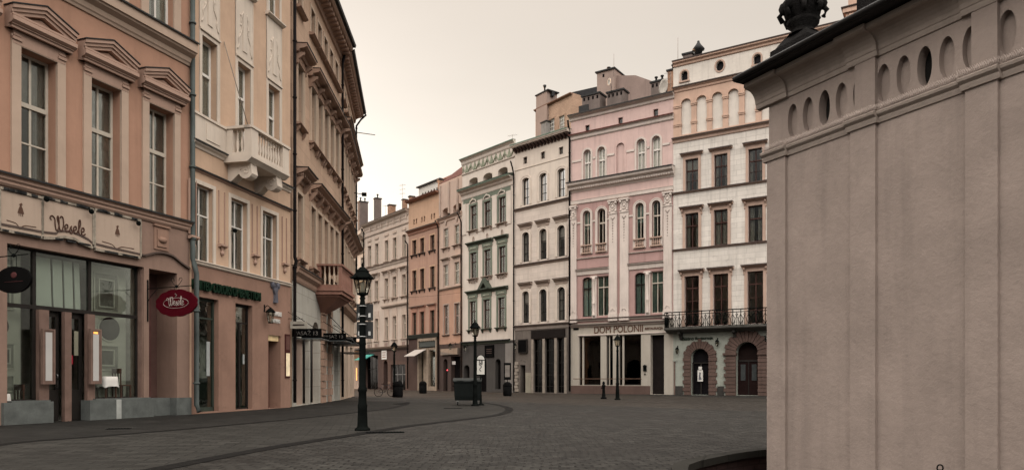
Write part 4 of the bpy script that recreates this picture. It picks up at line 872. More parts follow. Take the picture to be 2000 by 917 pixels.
for i, x in enumerate(xsW):
    window(W, x, wW, h3[0], h3[1], rev=.22, fm=BRN, cols=2, bars=((.64, .09), (.32, .04)), fw=.08, gl=GL, sur=(.2, .07, trW), hood=('flat', .3, .38, .32, .2, trW, FL), cur=CURD, openw=.5)
    window(W, x, wW * 1.03, h2[0], h2[1], rev=.22, fm=BRN, cols=1 if i == 2 else 2, bars=((.64, .09),), fw=.08, sur=(.22, .08, trW), hood=('console', .32, .42, .38, .22, trW, FL), cur=CURD, openw=.25, key='b%d' % (i % 2))
    window(W, x, wW * 1.12, h1[0], h1[1], rev=.22, fm=BRN, cols=2, bars=((.76, .1), .5, .26), fw=.09, sur=(.24, .09, trW), hood=('console', .3, .44, .42, .22, trW, FL), cur=None, key='c', name='balcony_door')
# blind arcade
wA_ = W.S(1340 + 10) - W.S(1340 - 10); hA = (W.H(1340, 262), W.H(1340, 192.8)); sp = (W.S(1464.7) - W.S(1340)) / 4
ax = [W.S(1340) + sp * k for k in range(int((W.L - 1.5) / sp) + 1)]
for x in ax: W.hole(x - wA_ / 2, x + wA_ / 2, hA[0], hA[1], wA_ / 2, .16, 3)
b = MB(); zi = hA[1] - wA_ / 2 - .1; zl = hA[0] + (hA[1] - hA[0]) * .3
for k in range(len(ax) + 1):
    xc = (ax[0] - sp / 2 if k == 0 else ax[k - 1] + sp / 2); hw = sp / 2 - wA_ / 2
    if k == 0: xa, xb = .02, ax[0] - wA_ / 2 + .05
    else: xa, xb = xc - hw - .05, xc + hw + .05
    for z in (zi, zl): b = MB(); b.box(xa, xb, .15, -.1, z, z + .1); b.box(xa + .02, xb - .02, .15, -.06, z - .12, z); W.part(b, 'arcade_capital', orgW)
b = MB()
for x in ax: b.band(arcpts(wA_, 0, wA_ / 2, 12), arcpts(wA_, 0, wA_ / 2, 12, .1), .02, -.05)
for i, x in enumerate(ax):
    b2 = MB(); b2.band([(x + p, hA[1] - wA_ / 2 + z) for p, z in arcpts(wA_, 0, wA_ / 2)], [(x + p, hA[1] - wA_ / 2 + z) for p, z in arcpts(wA_, 0, wA_ / 2, 12, .1)], .02, -.06); W.part(b2, 'arch_moulding', orgW)
# attic openings
ax1 = [W.S(1336.5), W.S(1406), W.S(1479)]
hh = (W.H(1336, 158), W.H(1336, 138.5)); hr = W.H(1406, 128.7)
def attic(x, kind):
    if kind: W.hole(x - .32, x + .32, hr - .42, hr + .42, .42, .25, 4, .42)
    else: W.hole(x - .28, x + .28, hh[0], hh[1], .28, .25, 4)
    b = MB()
    if kind:
        o = [(x + .32 * math.cos(a * PI / 12), hr + .42 * math.sin(a * PI / 12)) for a in range(25)]; p = [(x + .44 * math.cos(a * PI / 12), hr + .54 * math.sin(a * PI / 12)) for a in range(25)]; b.band(o, p, .02, -.05)
    else:
        hs = hh[1] - .28; b.band([(x + p, hs + z) for p, z in arcpts(.56, 0, .28)], [(x + p, hs + z) for p, z in arcpts(.56, 0, .28, 12, .12)], .02, -.05); b.box(x - .4, x - .28, .02, -.05, hh[0], hs); b.box(x + .28, x + .4, .02, -.05, hh[0], hs); b.box(x - .45, x + .45, .02, -.12, hh[0] - .12, hh[0])
    W.part(b, 'surround', trW)
d_ = ax1[2] - ax1[1]
for k in range(-1, 4): attic(ax1[1] + d_ * k, k % 2 == 0)
# string courses
z = W.H(1319, 174); W.cornice([(.03, z - .35), (.08, z - .3), (.1, z - .15), (.2, z - .08), (.22, z), (.26, z + .08)], orgW, flash=FL)
z = W.H(1314, 271); W.cornice([(.03, z - .45), (.08, z - .4), (.1, z - .22), (.24, z - .12), (.26, z - .02)], trW, flash=FL, ends=.04)
z = W.H(1316, 377); W.cornice([(.03, z - .14), (.14, z - .08), (.16, z)], trW, flash=FL)
z = W.H(1317, 487.5); W.cornice([(.03, z - .14), (.12, z - .1), (.14, z)], trW, flash=FL)
W.cornice([(.03, 27.45), (.1, 27.5), (.12, 27.65), (.28, 27.75), (.3, 27.95)], orgW, flash=FL)
zs2 = W.H(1314, 271) - .3; zs1 = W.H(1319, 174) - .2
# ground floor
zgW = W.H(1303, 650)
a1 = (W.S(1350), W.S(1384.5), W.H(1367, 768), W.H(1367, 680)); a2 = (W.S(1438), W.S(1481), .02, W.H(1460, 667))
W.hole(a1[0], a1[1], .02, a1[3], (a1[1] - a1[0]) / 2, .5, 4); W.hole(a2[0], a2[1], .02, a2[3], (a2[1] - a2[0]) / 2, .6, 5)
W.hole(14.5, 16.2, .02, 3.6, .8, .5, 4)
W.wall([gfW, ash, whW if False else orgW, whW, simple('black doorway', (.007, .006, .007), .5), simple('dark red brown door', (.012, .006, .005), .6)], bands=(h1[0] - .15, zs2, zs1), side=3, roofmat=ROOFD)
def rustarch(B, x0, x1, h, r, wid, mat, n=15, o=.12, imp=True, foot=0.0):
    cx = (x0 + x1) / 2; a = (x1 - x0) / 2; hs = h - r; b = MB()
    for k in range(n):
        t0, t1 = PI * (k + .06) / n, PI * (k + .94) / n; e = wid * (1.0 if k % 2 else .9) + (.12 if k == n // 2 else 0)
        P = [(cx - a * math.cos(t), hs + r * math.sin(t)) for t in (t0, (t0 + t1) / 2, t1)]; Q = [(cx - (a + e) * math.cos(t), hs + (r + e) * math.sin(t)) for t in (t1, (t0 + t1) / 2, t0)]
        b.exy(P + Q, .02, -o - (.04 if k % 2 else 0))
    for sg in (-1, 1):
        z = foot; i = 0; hz = (hs - foot - (.18 if imp else 0)) / max(1, round((hs - foot) / .32))
        while z < hs - (.2 if imp else .02):
            e = wid * (1 if i % 2 else .86); b.box(cx + sg * a, cx + sg * (a + e), .02, -o - (.04 if i % 2 else 0), z + .012, z + hz - .012); z += hz; i += 1
        if imp: b.box(cx + sg * (a - .04), cx + sg * (a + wid + .08), .2, -o - .12, hs - .16, hs); b.box(cx + sg * (a - .02), cx + sg * (a + wid + .04), .2, -o - .08, hs - .22, hs - .16)
    return B.part(b, 'arch_surround', mat)
rustarch(W, a1[0], a1[1], a1[3], (a1[1] - a1[0]) / 2, .68, rust, 15, .1, False)
rustarch(W, a2[0], a2[1], a2[3], (a2[1] - a2[0]) / 2, .95, rust, 15, .16)
b = MB(); cx = (a2[0] + a2[1]) / 2; b.box(a2[0], a2[1], .5, .58, 0, 2.7); b.box(cx - .03, cx + .03, .46, .5, 0, 2.7, 1); b.box(a2[0], a2[1], .44, .5, 2.7, 2.86, 1)
for sg in (-1, 1): b.box(cx + sg * .25, cx + sg * .62, .47, .5, 1.2, 2.5, 2)
W.part(b, 'door', [simple('oxblood double door', (.012, .005, .0045), .6), DKF, simple('door glass', (.05, .055, .055), .1)])
b = MB(); x0, x1 = a1[0], a1[1]; b.box(x0, x0 + .12, .3, .4, 0, 2.7, 0); b.box(x1 - .12, x1, .3, .4, 0, 2.7, 0); b.box((x0 + x1) / 2 - .05, (x0 + x1) / 2 + .05, .3, .4, 0, 2.7, 0); b.box(x0, x1, .3, .4, 2.6, 2.7, 0)
W.part(b, 'door', DKF)
b = MB(); xp = W.S(1366); b.box(xp - .22, xp + .22, .22, .25, W.H(1366, 744), W.H(1366, 722), 0); b.box(xp - .14, xp + .14, .22, .25, W.H(1366, 721), W.H(1366, 715), 0)
zz = W.H(1366, 733); b.exy([(xp - .14, zz - .35), (xp + .14, zz - .3), (xp + .02, zz - .05), (xp + .05, zz + .25), (xp - .06, zz + .3), (xp - .1, zz)], .21, .22, 1); W.part(b, 'poster', [WPAPER, simple('grey poster print', (.12, .12, .13), .7)])
zt_ = W.H(1320, 753)
for x0, x1 in ((W.S(1319), a1[0] - .7), (a1[1] + .7, a2[0] - .97), (a2[1] + .97, 14.4), (16.3, W.L)): b = MB(); b.box(x0, x1, .02, -.06, 0, zt_); W.part(b, 'plinth', darkst)
b = MB(); b.box(.05, W.S(1319), .02, -.06, 0, W.H(1310, 706), 0); b.box(.0, W.S(1322), .02, -.1, W.H(1310, 705), W.H(1310, 702), 1); W.part(b, 'stone_panel', [plaster('veined brown marble', (.17, .12, .10), .4, .4, .8, .1, 1.5, patch=.6), gfW])
# iron balcony
ob = 1.0; fz = W.H(1303, 640, ob); bxa = W.S(1297, ob); bxb = W.S(1690)
b = MB(); b.exx([(.02, fz - .42), (-.3, fz - .4), (-.7, fz - .22), (-ob, fz - .18), (-ob - .05, fz - .1), (-ob - .05, fz), (.02, fz)], bxa, bxb); W.part(b, 'balcony_floor', plaster('blackened balcony stone', (.10, .095, .085), stain=.8, var=.3, patch=.5))
b = MB(); zr = W.H(1297, 609.7, ob)
for x in [xsW[0] - 1, xsW[1] + 1.05, xsW[2] + 1.1, xsW[3] + 1.1]: b = MB(); b.exx([(.02, fz - .4), (-.75, fz - .35), (-.7, fz - .5), (-.3, fz - .62), (-.2, fz - .9), (.02, fz - 1.0)], x, x + .22); W.part(b, 'balcony_console', darkst)
b = MB(); hgt = zr - fz
def iron_run(f, n):
    for q in (0.02, hgt * .82, hgt - .02): b.tube([f(0, fz + q), f(1, fz + q)], .042 if q > hgt * .9 else .03, 6)
    for i in range(n):
        u0, u1 = i / n, (i + 1) / n; um = (u0 + u1) / 2
        b.tube([f(u0, fz), f(u0, zr)], .035, 5)
        b.tube([f(u0, fz + .04), f(um, fz + hgt * .6), f(u1, fz + .04)], .027, 5)
        b.tube([f(um, fz), f(um, fz + hgt * .82)], .022, 5); b.tube([f(u0 + (u1 - u0) * .2, fz + .05), f(u0 + (u1 - u0) * .3, fz + hgt * .4), f(u0, fz + hgt * .7)], .022, 5); b.tube([f(u0 + (u1 - u0) * .8, fz + .05), f(u0 + (u1 - u0) * .7, fz + hgt * .4), f(u1, fz + hgt * .7)], .022, 5)
        for k in range(6):
            a0, a1_ = k * PI / 3, (k + 1) * PI / 3; q = lambda a: f(um + math.cos(a) * .14 * (u1 - u0), fz + hgt * .66 + .09 * math.sin(a)); b.tube([q(a0), q(a1_)], .022, 4)
iron_run(lambda u, z: (bxa + .05 + (bxb - bxa - .1) * u, -ob + .03, z), 24)
iron_run(lambda u, z: (bxa + .05, -.05 - (ob - .08) * u, z), 2)
W.part(b, 'balcony_railing', IRON)
for (pa, pb, txt, wh, lb) in ((1332, 1355.5, 'Kawiarnia', 0, 'shorter'), (1358, 1393, 'Restauracja', 1, 'longer')):
    t = thing('wall_sign', lb + ' row of dark letters over the small arched doorway', 'sign', W.W(W.S(pa), 0, W.H(pa, 664.5)), W.rz, 'dark lettering over the arched doorway')
    put_text(['Bistro', 'Restauracja'][wh], W.S(pb) - W.S(pa), .27, .06, simple('near black letters %d' % wh, (.02, .028, .02), .5), t, (0, -.02, .02), off=.03)
wall_lantern(W, W.S(1324), W.H(1324, 680), .22, 'dark lantern on greenish white wall left of the small arched doorway', .85)
wall_lantern(W, W.S(1402), W.H(1402, 665), .22, 'dark lantern on the wall between the two stone arches', .85)
t = thing('hanging_sign', 'black wrought iron sign bracket beside the large stone arch at the chapel edge', 'hanging sign', W.W(W.S(1486), 0, W.H(1486, 665)), W.rz)
b = MB(); b.tube([(.5, 0, .3), (.5, -1.1, .3)], .03, 6); b.tube([(x, -.5 + y, z) for x, y, z in [(.5, 0, .3), (.5, -.2, .0), (.5, -.4, .1), (.5, -.3, .25)]], .025, 5); b.tube([(.5, 0, -.2), (.5, -.4, .1), (.5, -.8, .28)], .025, 5); b.ball((.5, -.75, .05), .16, 8, 0, (.3, 1, 1)); b.build('bracket', IRON, t)
# roof things on the stone house
def chimney(B, S, o, z0, z1, w, d, label, mat=CHIM, cap=.1, slots=0, pipes=0, name='chimney', rz=0):
    t = B.root; b = MB(); b.box(-w / 2, w / 2, -d / 2, d / 2, z0, z1, 0)
    b.box(-w / 2 - cap, w / 2 + cap, -d / 2 - cap, d / 2 + cap, z1, z1 + .14, 1)
    for k in range(slots):
        x = -w / 2 + w * (k + .5) / slots; b.box(x - .09, x + .09, -d / 2 - .01, -d / 2 + .1, z1 - .42, z1 - .12, 2)
    for k in range(max(0, slots - 1)):
        y = -d / 2 + d * (k + .5) / max(1, slots - 1); b.box(-w / 2 - .01, -w / 2 + .1, y - .09, y + .09, z1 - .42, z1 - .12, 2)
    o_ = b.build(name, [mat, ZINC, DARK], B.roof, (S, -o, 0), rz)
    for k in range(pipes):
        q = MB(); x = -w / 2 + w * (k + .5) / pipes; q.lathe([(.09, z1 + .14), (.09, z1 + .6), (.16, z1 + .62), (.16, z1 + .7), (.05, z1 + .75)], x, 0, 10); q.build('chimney_pot', ZINC, B.roof, (S, -o, 0), rz)
    return o_
def cbox(B, pa, pb, yt, yb, o, mat=CHIM, slots=0, pipes=0, d=1.2, name='chimney', cap=.1, world=None):
    """chimney from its photo extents on a plane o metres behind the front (o negative)"""
    xa, xb = B.S(pa, o), B.S(pb, o); zt = B.H((pa + pb) / 2, yt, o); zb = B.H0 - .3
    if world is not None:
        xm, Zm = B.st((pa + pb) / 2, o); w = (pb - pa) / F * Zm
        return chimney(B, xm, o, zb, zt, w * .82, w * .62, '', mat, .08, slots, pipes, name, world - B.rz)
    return chimney(B, (xa + xb) / 2, o - d / 2, zb, zt, (xb - xa) * .9, d, '', mat, cap, slots, pipes, name)
cbox(W, 1333, 1352, 106, 118, -3, CHIM, 0, 0, .9)
q = MB(); q.lathe([(.3, 28.6), (.36, 29.0), (.55, 29.1), (.25, 29.5), (.12, 29.7), (.1, 29.85)], 0, 0, 8); q.build('chimney_pot', ZINC, W.roof, (W.S(1364, -2), 2, .3))
# block on the roof at the far right
xr0 = W.S(1655, -.5); b = MB(); b.box(xr0, xr0 + 8, 1, 6, 27.8, 32.5, 0); b.box(xr0 - .35, xr0 + 8.3, .65, 6.3, 28.9, 29.25, 0); b.box(xr0 - .15, xr0 + 8.1, .85, 6.1, 28.5, 28.9, 0); b.box(xr0 - .45, xr0 + 8.4, .55, 6.4, 29.25, 29.33, 1)
for k in range(8): b.box(xr0 - .25, xr0 + .1, 1.2 + k * .6, 1.5 + k * .6, 28.3, 28.75, 0)
for k in range(10): b.box(xr0 + .1 + k * .7, xr0 + .4 + k * .7, .72, 1, 28.3, 28.75, 0)
b.build('roof_tower', [orgW, FL], W.root)

# ================================================================ pink house
PK = Bld('pink_house', 'pink house with pale pilasters and round arched windows', 'house', (1115, 26.6), (1315, 29), 25.0, 11)
pink = plaster('pink render', (.54, .395, .36), stain=.4, patch=.08, var=.08); pinkd = plaster('deeper pink render', (.37, .24, .22), stain=.45, var=.1)
crP = plaster('cream pink stone trim', (.56, .49, .44), stain=.4, var=.1, patch=.15); gfP = plaster('cream shop plaster', (.37, .335, .285), stain=.3, var=.08)
P_ = PK
wq = P_.S(1147 + 7.5) - P_.S(1147 - 7.5)
z3 = (P_.H(1147, 357), P_.H(1147, 292)); 
for px in (1147, 1174.5, 1251.5, 1281.5):
    window(P_, P_.S(px), wq, z3[0], z3[1], wq / 2, rev=.3, fm=WHT, cols=2, bars=((.62, .13),), fw=.08, sur=(.16, .06, crP), cur=CURT, openw=.05, key='3')
x = P_.S(1212); P_.hole(x - wq / 2, x + wq / 2, z3[0], z3[1], wq / 2, .12, 2)
b = MB(); hs = z3[1] - wq / 2; b.band([(x + p, hs + z) for p, z in arcpts(wq, 0, wq / 2)], [(x + p, hs + z) for p, z in arcpts(wq, 0, wq / 2, 12, .14)], .02, -.05); b.box(x - wq / 2 - .14, x - wq / 2, .02, -.05, z3[0], hs); b.box(x + wq / 2, x + wq / 2 + .14, .02, -.05, z3[0], hs); P_.part(b, 'blind_arch', pink)
b = MB(); zi = P_.H(1130, 316); xs_ = sorted([P_.S(p) for p in (1147, 1174.5, 1212, 1251.5, 1281.5)]); e = wq / 2 + .2; cur = .15
for x in xs_ + [P_.L + e - .3]:
    if x - e - cur > .05: b.box(cur, x - e, .02, -.07, zi, zi + .18)
    cur = x + e
P_.part(b, 'impost_band', crP)
z2 = (P_.H(1146, 496), P_.H(1146, 411)); w2q = P_.S(1146 + 7.5) - P_.S(1146 - 7.5)
for px in (1146, 1175, 1249.5, 1282):
    x = P_.S(px)
    window(P_, x, w2q, z2[0], z2[1], w2q / 2, rev=.3, fm=CRM, cols=2, bars=((.68, .13),), fw=.07, sur=(.17, .08, crP, 1), cur=CURG, openw=.55, key='2')
    b = MB(); zb = z2[0] + .04; b.box(x - w2q / 2 - .12, x + w2q / 2 + .12, .05, -.22, zb, zb + .1); b.box(x - w2q / 2 - .14, x + w2q / 2 + .14, .05, -.25, zb + .68, zb + .78)
    for k in range(5): 
        xx = x - w2q / 2 + .05 + (w2q - .1) * k / 4; b.lathe([(.05, zb + .1), (.035, zb + .2), (.075, zb + .34), (.03, zb + .56), (.06, zb + .68)], xx, -.12, 6)
    P_.part(b, 'window_balustrade', trW)
b = MB(); zi = P_.H(1130, 437); cur = .5
for px in (1146, 1175): x = P_.S(px); e = w2q / 2 + .2; b.box(cur, x - e, .02, -.08, zi, zi + .14); cur = x + e
b.box(cur, P_.S(1190), .02, -.08, zi, zi + .14); cur = P_.S(1229)
for px in (1249.5, 1282): x = P_.S(px); e = w2q / 2 + .2; b.box(cur, x - e, .02, -.08, zi, zi + .14); cur = x + e
P_.part(b, 'impost_band', crP)
# first floor paired windows with a little column
z1 = (P_.H(1146, 618), P_.H(1146, 541))
for (a, c, arch) in ((1137, 1156, 1), (1166, 1188.5, 0), (1239.5, 1260, 1), (1271, 1295, 0)):
    x0, x1 = P_.S(a), P_.S(c)
    window(P_, (x0 + x1) / 2, x1 - x0, z1[0], z1[1], .34 if arch else 0, rev=.25, fm=DKF if arch else CRM, cols=1 if arch else 2, bars=((.72, .09),), fw=.07, sur=None, cur=CURG, openw=.25, key='1')
for (a, c) in ((1156.5, 1165.5), (1260.5, 1270.5)):
    x0, x1 = P_.S(a), P_.S(c); xm = (x0 + x1) / 2; b = MB(); b.box(x0, x1, .02, -.08, z1[0] - .25, z1[1] - .1); b.lathe([(.13, z1[0]), (.13, z1[0] + .15), (.1, z1[0] + .2), (.12, z1[0] + 1.1), (.15, z1[0] + 1.15), (.1, z1[0] + 1.2), (.09, z1[1] - .4), (.15, z1[1] - .3), (.17, z1[1] - .1)], xm, -.14, 10); b.box(x0 - .08, x1 + .08, .02, -.2, z1[1] - .1, z1[1] + .05); P_.part(b, 'column', crP)
# giant pilasters with capitals and pendant ornament
zp0, zp1 = P_.H(1198, 614), P_.H(1198, 391); zc0 = P_.H(1198, 418)
for (a, c) in ((1116, 1127), (1190.5, 1206), (1212, 1228.5), (1297, 1313)):
    x0, x1 = P_.S(a), P_.S(c); xm = (x0 + x1) / 2; hw = (x1 - x0) / 2
    b = MB(); b.box(x0, x1, .02, -.16, zp0, zc0); b.box(x0 - .06, x1 + .06, .02, -.22, zp0 - .55, zp0); b.box(x0 - .04, x1 + .04, .02, -.2, zp0, zp0 + .12); P_.part(b, 'pilaster', crP)
    b = MB(); b.box(x0 - .02, x1 + .02, .02, -.22, zc0, zc0 + .1); b.box(x0 + .04, x1 - .04, .02, -.18, zc0 + .1, zp1 - .15); b.box(x0 - .08, x1 + .08, .02, -.32, zp1 - .15, zp1)
    zc = (zc0 + zp1) / 2; b.tube([(xm + .2 * math.cos(t * PI / 8), -.2, zc + .3 * math.sin(t * PI / 8)) for t in range(17)], .05, 5); b.ball((xm, -.2, zc), .12, 8, 0, (1, .5, 1.3))
    for sg in (-1, 1): b.ball((xm + sg * hw * .8, -.22, zp1 - .28), .13, 8); b.ball((xm + sg * hw * .75, -.2, zc0 + .22), .1, 8)
    P_.part(b, 'capital', crP)
    b = MB(); b.tube([(xm + .16 * math.cos(t * PI / 6 + PI), -.17, zc0 - .3 + .16 * math.sin(t * PI / 6 + PI)) for t in range(7)], .04, 5); z = zc0 - .55
    while z > zc0 - 2.6: b.ball((xm, -.17, z), .085 * (1 - .5 * (zc0 - z) / 2.8), 6, 0, (1, .6, 1.2)); z -= .24
    P_.part(b, 'festoon', plaster('soot darkened ornament %d' % a, (.30, .25, .22), stain=.6))
    b = MB(); b.tube([(xm + .17 * math.cos(t * PI / 6), -.17, zp0 + .3 + .22 * math.sin(t * PI / 6)) for t in range(7)], .035, 5); P_.part(b, 'ornament', crP)
# cornices of the pink house
z = P_.H(1116, 375); P_.cornice([(.05, z - .1), (.1, z), (.3, z + .15), (.34, z + .3), (.6, z + .45), (.66, z + .6), (.7, z + .75)], crP, flash=ZINC, ends=.12, dent=(.12, .1, .36, z + .1, z + .26), name='main_cornice')
z = P_.H(1117.4, 401); P_.cornice([(.03, z), (.1, z + .05), (.12, z + .28), (.16, z + .36)], crP)
z = P_.H(1115, 265); P_.cornice([(.04, z - .5), (.12, z - .42), (.14, z - .2), (.28, z - .1), (.3, z)], crP, flash=ROOFR, ends=.05)
z = P_.H(1113, 228); P_.cornice([(.04, z - .52), (.12, z - .45), (.14, z - .25), (.42, z - .12), (.45, z)], crP, flash=ROOFD, ends=.1)
for (a, c, y0, y1) in ((1126, 1190, 505, 0), (1227.6, 1297, 494, 0)):
    zz = P_.H(a, y0); b = MB(); b.exx([(.02, zz - .12), (-.14, zz - .06), (-.16, zz), (.02, zz + .02)], P_.S(a), P_.S(c)); P_.part(b, 'string_course', crP)
    zz = P_.H(a, y0 + 33); b = MB(); b.exx([(.02, zz - .05), (-.1, zz), (-.14, zz + .3), (-.28, zz + .42), (-.3, zz + .5), (.02, zz + .52)], P_.S(a), P_.S(c)); b.exx([(.02, zz + .56), (-.33, zz + .52), (-.33, zz + .49), (.02, zz + .523)], P_.S(a), P_.S(c), 1); P_.part(b, 'lintel_cornice', [crP, FL])
z = P_.H(1115, 628); P_.cornice([(.03, z - .05), (.14, z), (.16, z + .1), (.22, z + .2)], crP, flash=FL, x1=P_.S(1300)); z = P_.H(1115, 637); P_.cornice([(.03, z - .15), (.18, z - .05), (.22, z + .1)], crP, flash=FL, x1=P_.S(1303))
b = MB(); b.box(P_.S(1127), P_.S(1296), .02, -.05, P_.H(1127, 626), P_.H(1127, 620)); P_.part(b, 'apron', pinkd)
for px, yt, yb in ((1147.5, 244.5, 257), (1212, 229.5, 243), (1281, 213, 227)):
    window(P_, P_.S(px), .42, P_.H(px, yb), P_.H(px, yt), 0, rev=.2, fm=BRN, cols=1, bars=(), fw=.05, sur=(.07, .03, pink), cur=None, key='a')
# shop front
zs0 = P_.H(1130, 751); zs1_ = P_.H(1130, 657)
for (a, c) in ((1131, 1173), (1184, 1197), (1209, 1252)): P_.hole(P_.S(a), P_.S(c), zs0, zs1_, 0, .3)
P_.hole(P_.S(1270.5), P_.S(1297), .02, P_.H(1284, 653), 0, .5, 3)
P_.wall([gfP, pinkd, pink, DKPAN, pinkd], bands=(P_.H(1115, 632), P_.H(1117.4, 401)), side=2)
dp = MB(); dp.box(P_.S(1127), P_.S(1190), .015, -.012, P_.H(1126, 532), P_.H(1126, 507)); P_.part(dp, 'panel', pinkd); dp = MB(); dp.box(P_.S(1228), P_.S(1297), .015, -.012, P_.H(1228, 520), P_.H(1228, 496)); P_.part(dp, 'panel', pinkd)
shopfloor(P_, P_.S(1131), P_.S(1252), zs1_, 3.0, DKPAN)
for (a, c) in ((1131, 1173), (1184, 1197), (1209, 1252)):
    x0, x1 = P_.S(a), P_.S(c); f = MB(); f.box(x0, x0 + .08, .2, .28, zs0, zs1_); f.box(x1 - .08, x1, .2, .28, zs0, zs1_); f.box(x0, x1, .2, .28, zs1_ - .08, zs1_); f.box(x0, x1, .2, .28, zs0, zs0 + .08)
    if c - a > 20: f.box(x0 + .28, x0 + .42, .1, .3, zs0, zs1_, 1); f.box(x0, x0 + .3, .2, .28, zs0 + (zs1_ - zs0) * .74, zs0 + (zs1_ - zs0) * .74 + .08)
    else: f.box(x0 + .2, x0 + .28, .15, .28, zs0, zs1_, 1)
    o = P_.part(f, 'shop_window', [DKF, gfP]); g = MB(); g.box(x0 + .06, x1 - .06, .24, .25, zs0 + .05, zs1_ - .05); g.build('pane', GLD, o)
b = MB(); b.box(.02, P_.S(1270), .02, -.07, 0, zs0 - .05); P_.part(b, 'plinth', plaster('rosy granite plinth', (.10, .066, .055), stain=.4, var=.2))
b = MB(); zz = P_.H(1130, 655.5); b.box(P_.S(1129), P_.S(1303), .02, -.09, zz, zz + .1); P_.part(b, 'lintel', crP)
b = MB(); zz = P_.H(1125, 739, .5); b.tube([(P_.S(1124), -.45, zz), (P_.S(1255), -.45, zz)], .03, 6)
for px in (1126, 1180, 1203, 1253): b.tube([(P_.S(px), -.45, zz), (P_.S(px), .0, zz)], .02, 5)
tag(b.build('guard_rail', simple('painted rail', (.12, .07, .05), .5), None, P_.W(0, 0, 0), P_.rz), 'thin horizontal rail in front of the restaurant windows of the pink house', 'railing')
t = thing('shop_sign', 'brown outlined capital letters on the cream fascia of the pink house', 'sign', P_.W(P_.S(1161), 0, P_.H(1161, 652)), P_.rz)
lt = simple('brown sign letters', (.10, .05, .035), .6)
put_text('DOM POLONII', P_.S(1256) - P_.S(1161), .62, .05, lt, t, (0, 0, .06)); put_text('RESTAURACJA', P_.S(1295) - P_.S(1260), .26, .05, lt, t, (P_.S(1260) - P_.S(1161), 0, .15), off=.01)
t = thing('street_nameplate', 'small dark nameplate at the left end of the cream fascia', 'nameplate', P_.W(P_.S(1120), 0, P_.H(1120, 644)), P_.rz); b = MB(); b.box(0, .55, .02, -.03, 0, .22); b.build('plate', BLKS, t)
x = P_.S(1260); b = MB(); b.box(-.14, .14, 0, -.12, 0, .5, 0); b.ball((0, -.12, .4), .16, 8); b.ball((0, -.05, -.25), .07, 8); tag(b.build('wall_phone', IRON, None, P_.W(x, 0, P_.H(1260, 724)), P_.rz), 'small black box fixed to the cream pier beside the dark entrance', 'wall box')
# roofscape of the pink house
pipe(P_, -.05, [(.5, 24.9), (.35, 24.3), (.16, 23.9), (.16, .2)], PIPED, .09)
gab = plaster('mauve gable render', (.26, .195, .17), stain=.5, var=.14); tow = plaster('pinkish stack render', (.30, .228, .195), stain=.3, var=.1)
def rbox(B, pa, pb, yt, o, d, mat, name, caps=None, slots=0):
    xa, xb = B.S(pa, o), B.S(pb, o); zt = B.H(pa, yt, o); b = MB(); b.box(xa, xb, -o, -o + d, B.H0 - 2, zt, 0)
    b.box(xa - .12, xb + .12, -o - .12, -o + d + .12, zt, zt + .12, 1)
    for k in range(slots): u = xa + .5 + k * .28; b.box(u, u + .13, -o - .01, -o + .1, zt - .75, zt - .35, 2)
    return b.build(name, [mat, ZINC, DARK], B.root)
# tall stack with grey cap
o_ = -5.0; xa = P_.S(1166, o_); xb = P_.S(1200, o_)
b = MB(); zt = P_.H(1141, 152, o_); b.box(xa, xb, 5, 7.6, 24, P_.H(1166, 143, o_)); zt = P_.H(1166, 143, o_); b.box(xa - .15, xb + .1, 4.85, 7.75, zt, zt + .12, 1)
for k in range(3): b.box(xa - .01, xa + .1, 5.5 + k * .4, 5.7 + k * .4, zt - .6, zt - .25, 2)
b.box(xa + .6, xa + .8, 4.99, 5.1, zt - .55, zt - .25, 2); b.build('stair_tower', [tow, ZINC, DARK], P_.root)
b = MB(); g0, g1 = P_.S(1200, -5.5), P_.S(1298, -5.5); gp_ = P_.S(1241, -5.5); b.exy([(g0, 24), (g1, 24), (g1, P_.H(1298, 167, -5.5)), (gp_, P_.H(1241, 147, -5.5)), (g0, P_.H(1200, 148, -5.5))], 5.5, 9); b.build('gable_wall', gab, P_.root)
cbox(P_, 1135, 1173, 186, 218, -2.0, CHIM, 4, 0, 1.3); cbox(P_, 1184, 1219, 179, 200, -2.4, CHIM, 4, 0, 1.1)
cbox(P_, 1270, 1296, 160, 180, -3.2, CHIM, 3, 2, 1.1); cbox(P_, 1303, 1318, 138, 176, -3.0, BRICK, 0, 1, 1.0)
q = MB(); q.lathe([(.1, 0), (.1, .5), (.06, .5), (.06, .8), (.2, .85), (.2, .92)], 0, 0, 8); q.build('chimney_pot', ZINC, P_.roof, (P_.S(1180, -5), 6, P_.H(1180, 143, -5)))
b = MB(); x = P_.S(1116, -.3)
while x < P_.L - .3:
    b.tube([(x, .4, 25), (x, .4, 25.75)], .022, 4); x += .55
b.tube([(0.1, .4, 25.35), (P_.L - .3, .4, 25.35)], .018, 4); P_.part(b, 'roof_rail', IRONM)
b = MB(); b.box(.05, P_.S(1150, -1.5), 1.4, 1.5, 25, P_.H(1120, 211, -1.5)); P_.part(b, 'roof_screen', ZINC)
def dish(B, S, o, z, r, label):
    t = thing('satellite_dish', label, 'satellite dish', B.W(S, o, z), B.rz - .5); b = MB(); rows = []
    for i in range(5): rr = r * i / 4 + .001; rows.append([(rr * math.cos(k * PI / 8) , .25 * r * (i / 4) ** 2 * -1, rr * math.sin(k * PI / 8) * 1.1) for k in range(16)])
    for i in range(4, -1, -1): rr = r * i / 4 + .001; rows.append([(rr * math.cos(k * PI / 8), .02 - .25 * r * (i / 4) ** 2, rr * math.sin(k * PI / 8) * 1.1) for k in range(16)])
    b.grid(rows); b.build('reflector', simple('pale dish ' + str(round(z, 1)), (.4, .37, .33), .5), t); b = MB(); b.tube([(0, .02, 0), (0, .15, -.2), (0, .15, -r - .9)], .03, 5); b.build('mast', ZINC, t)
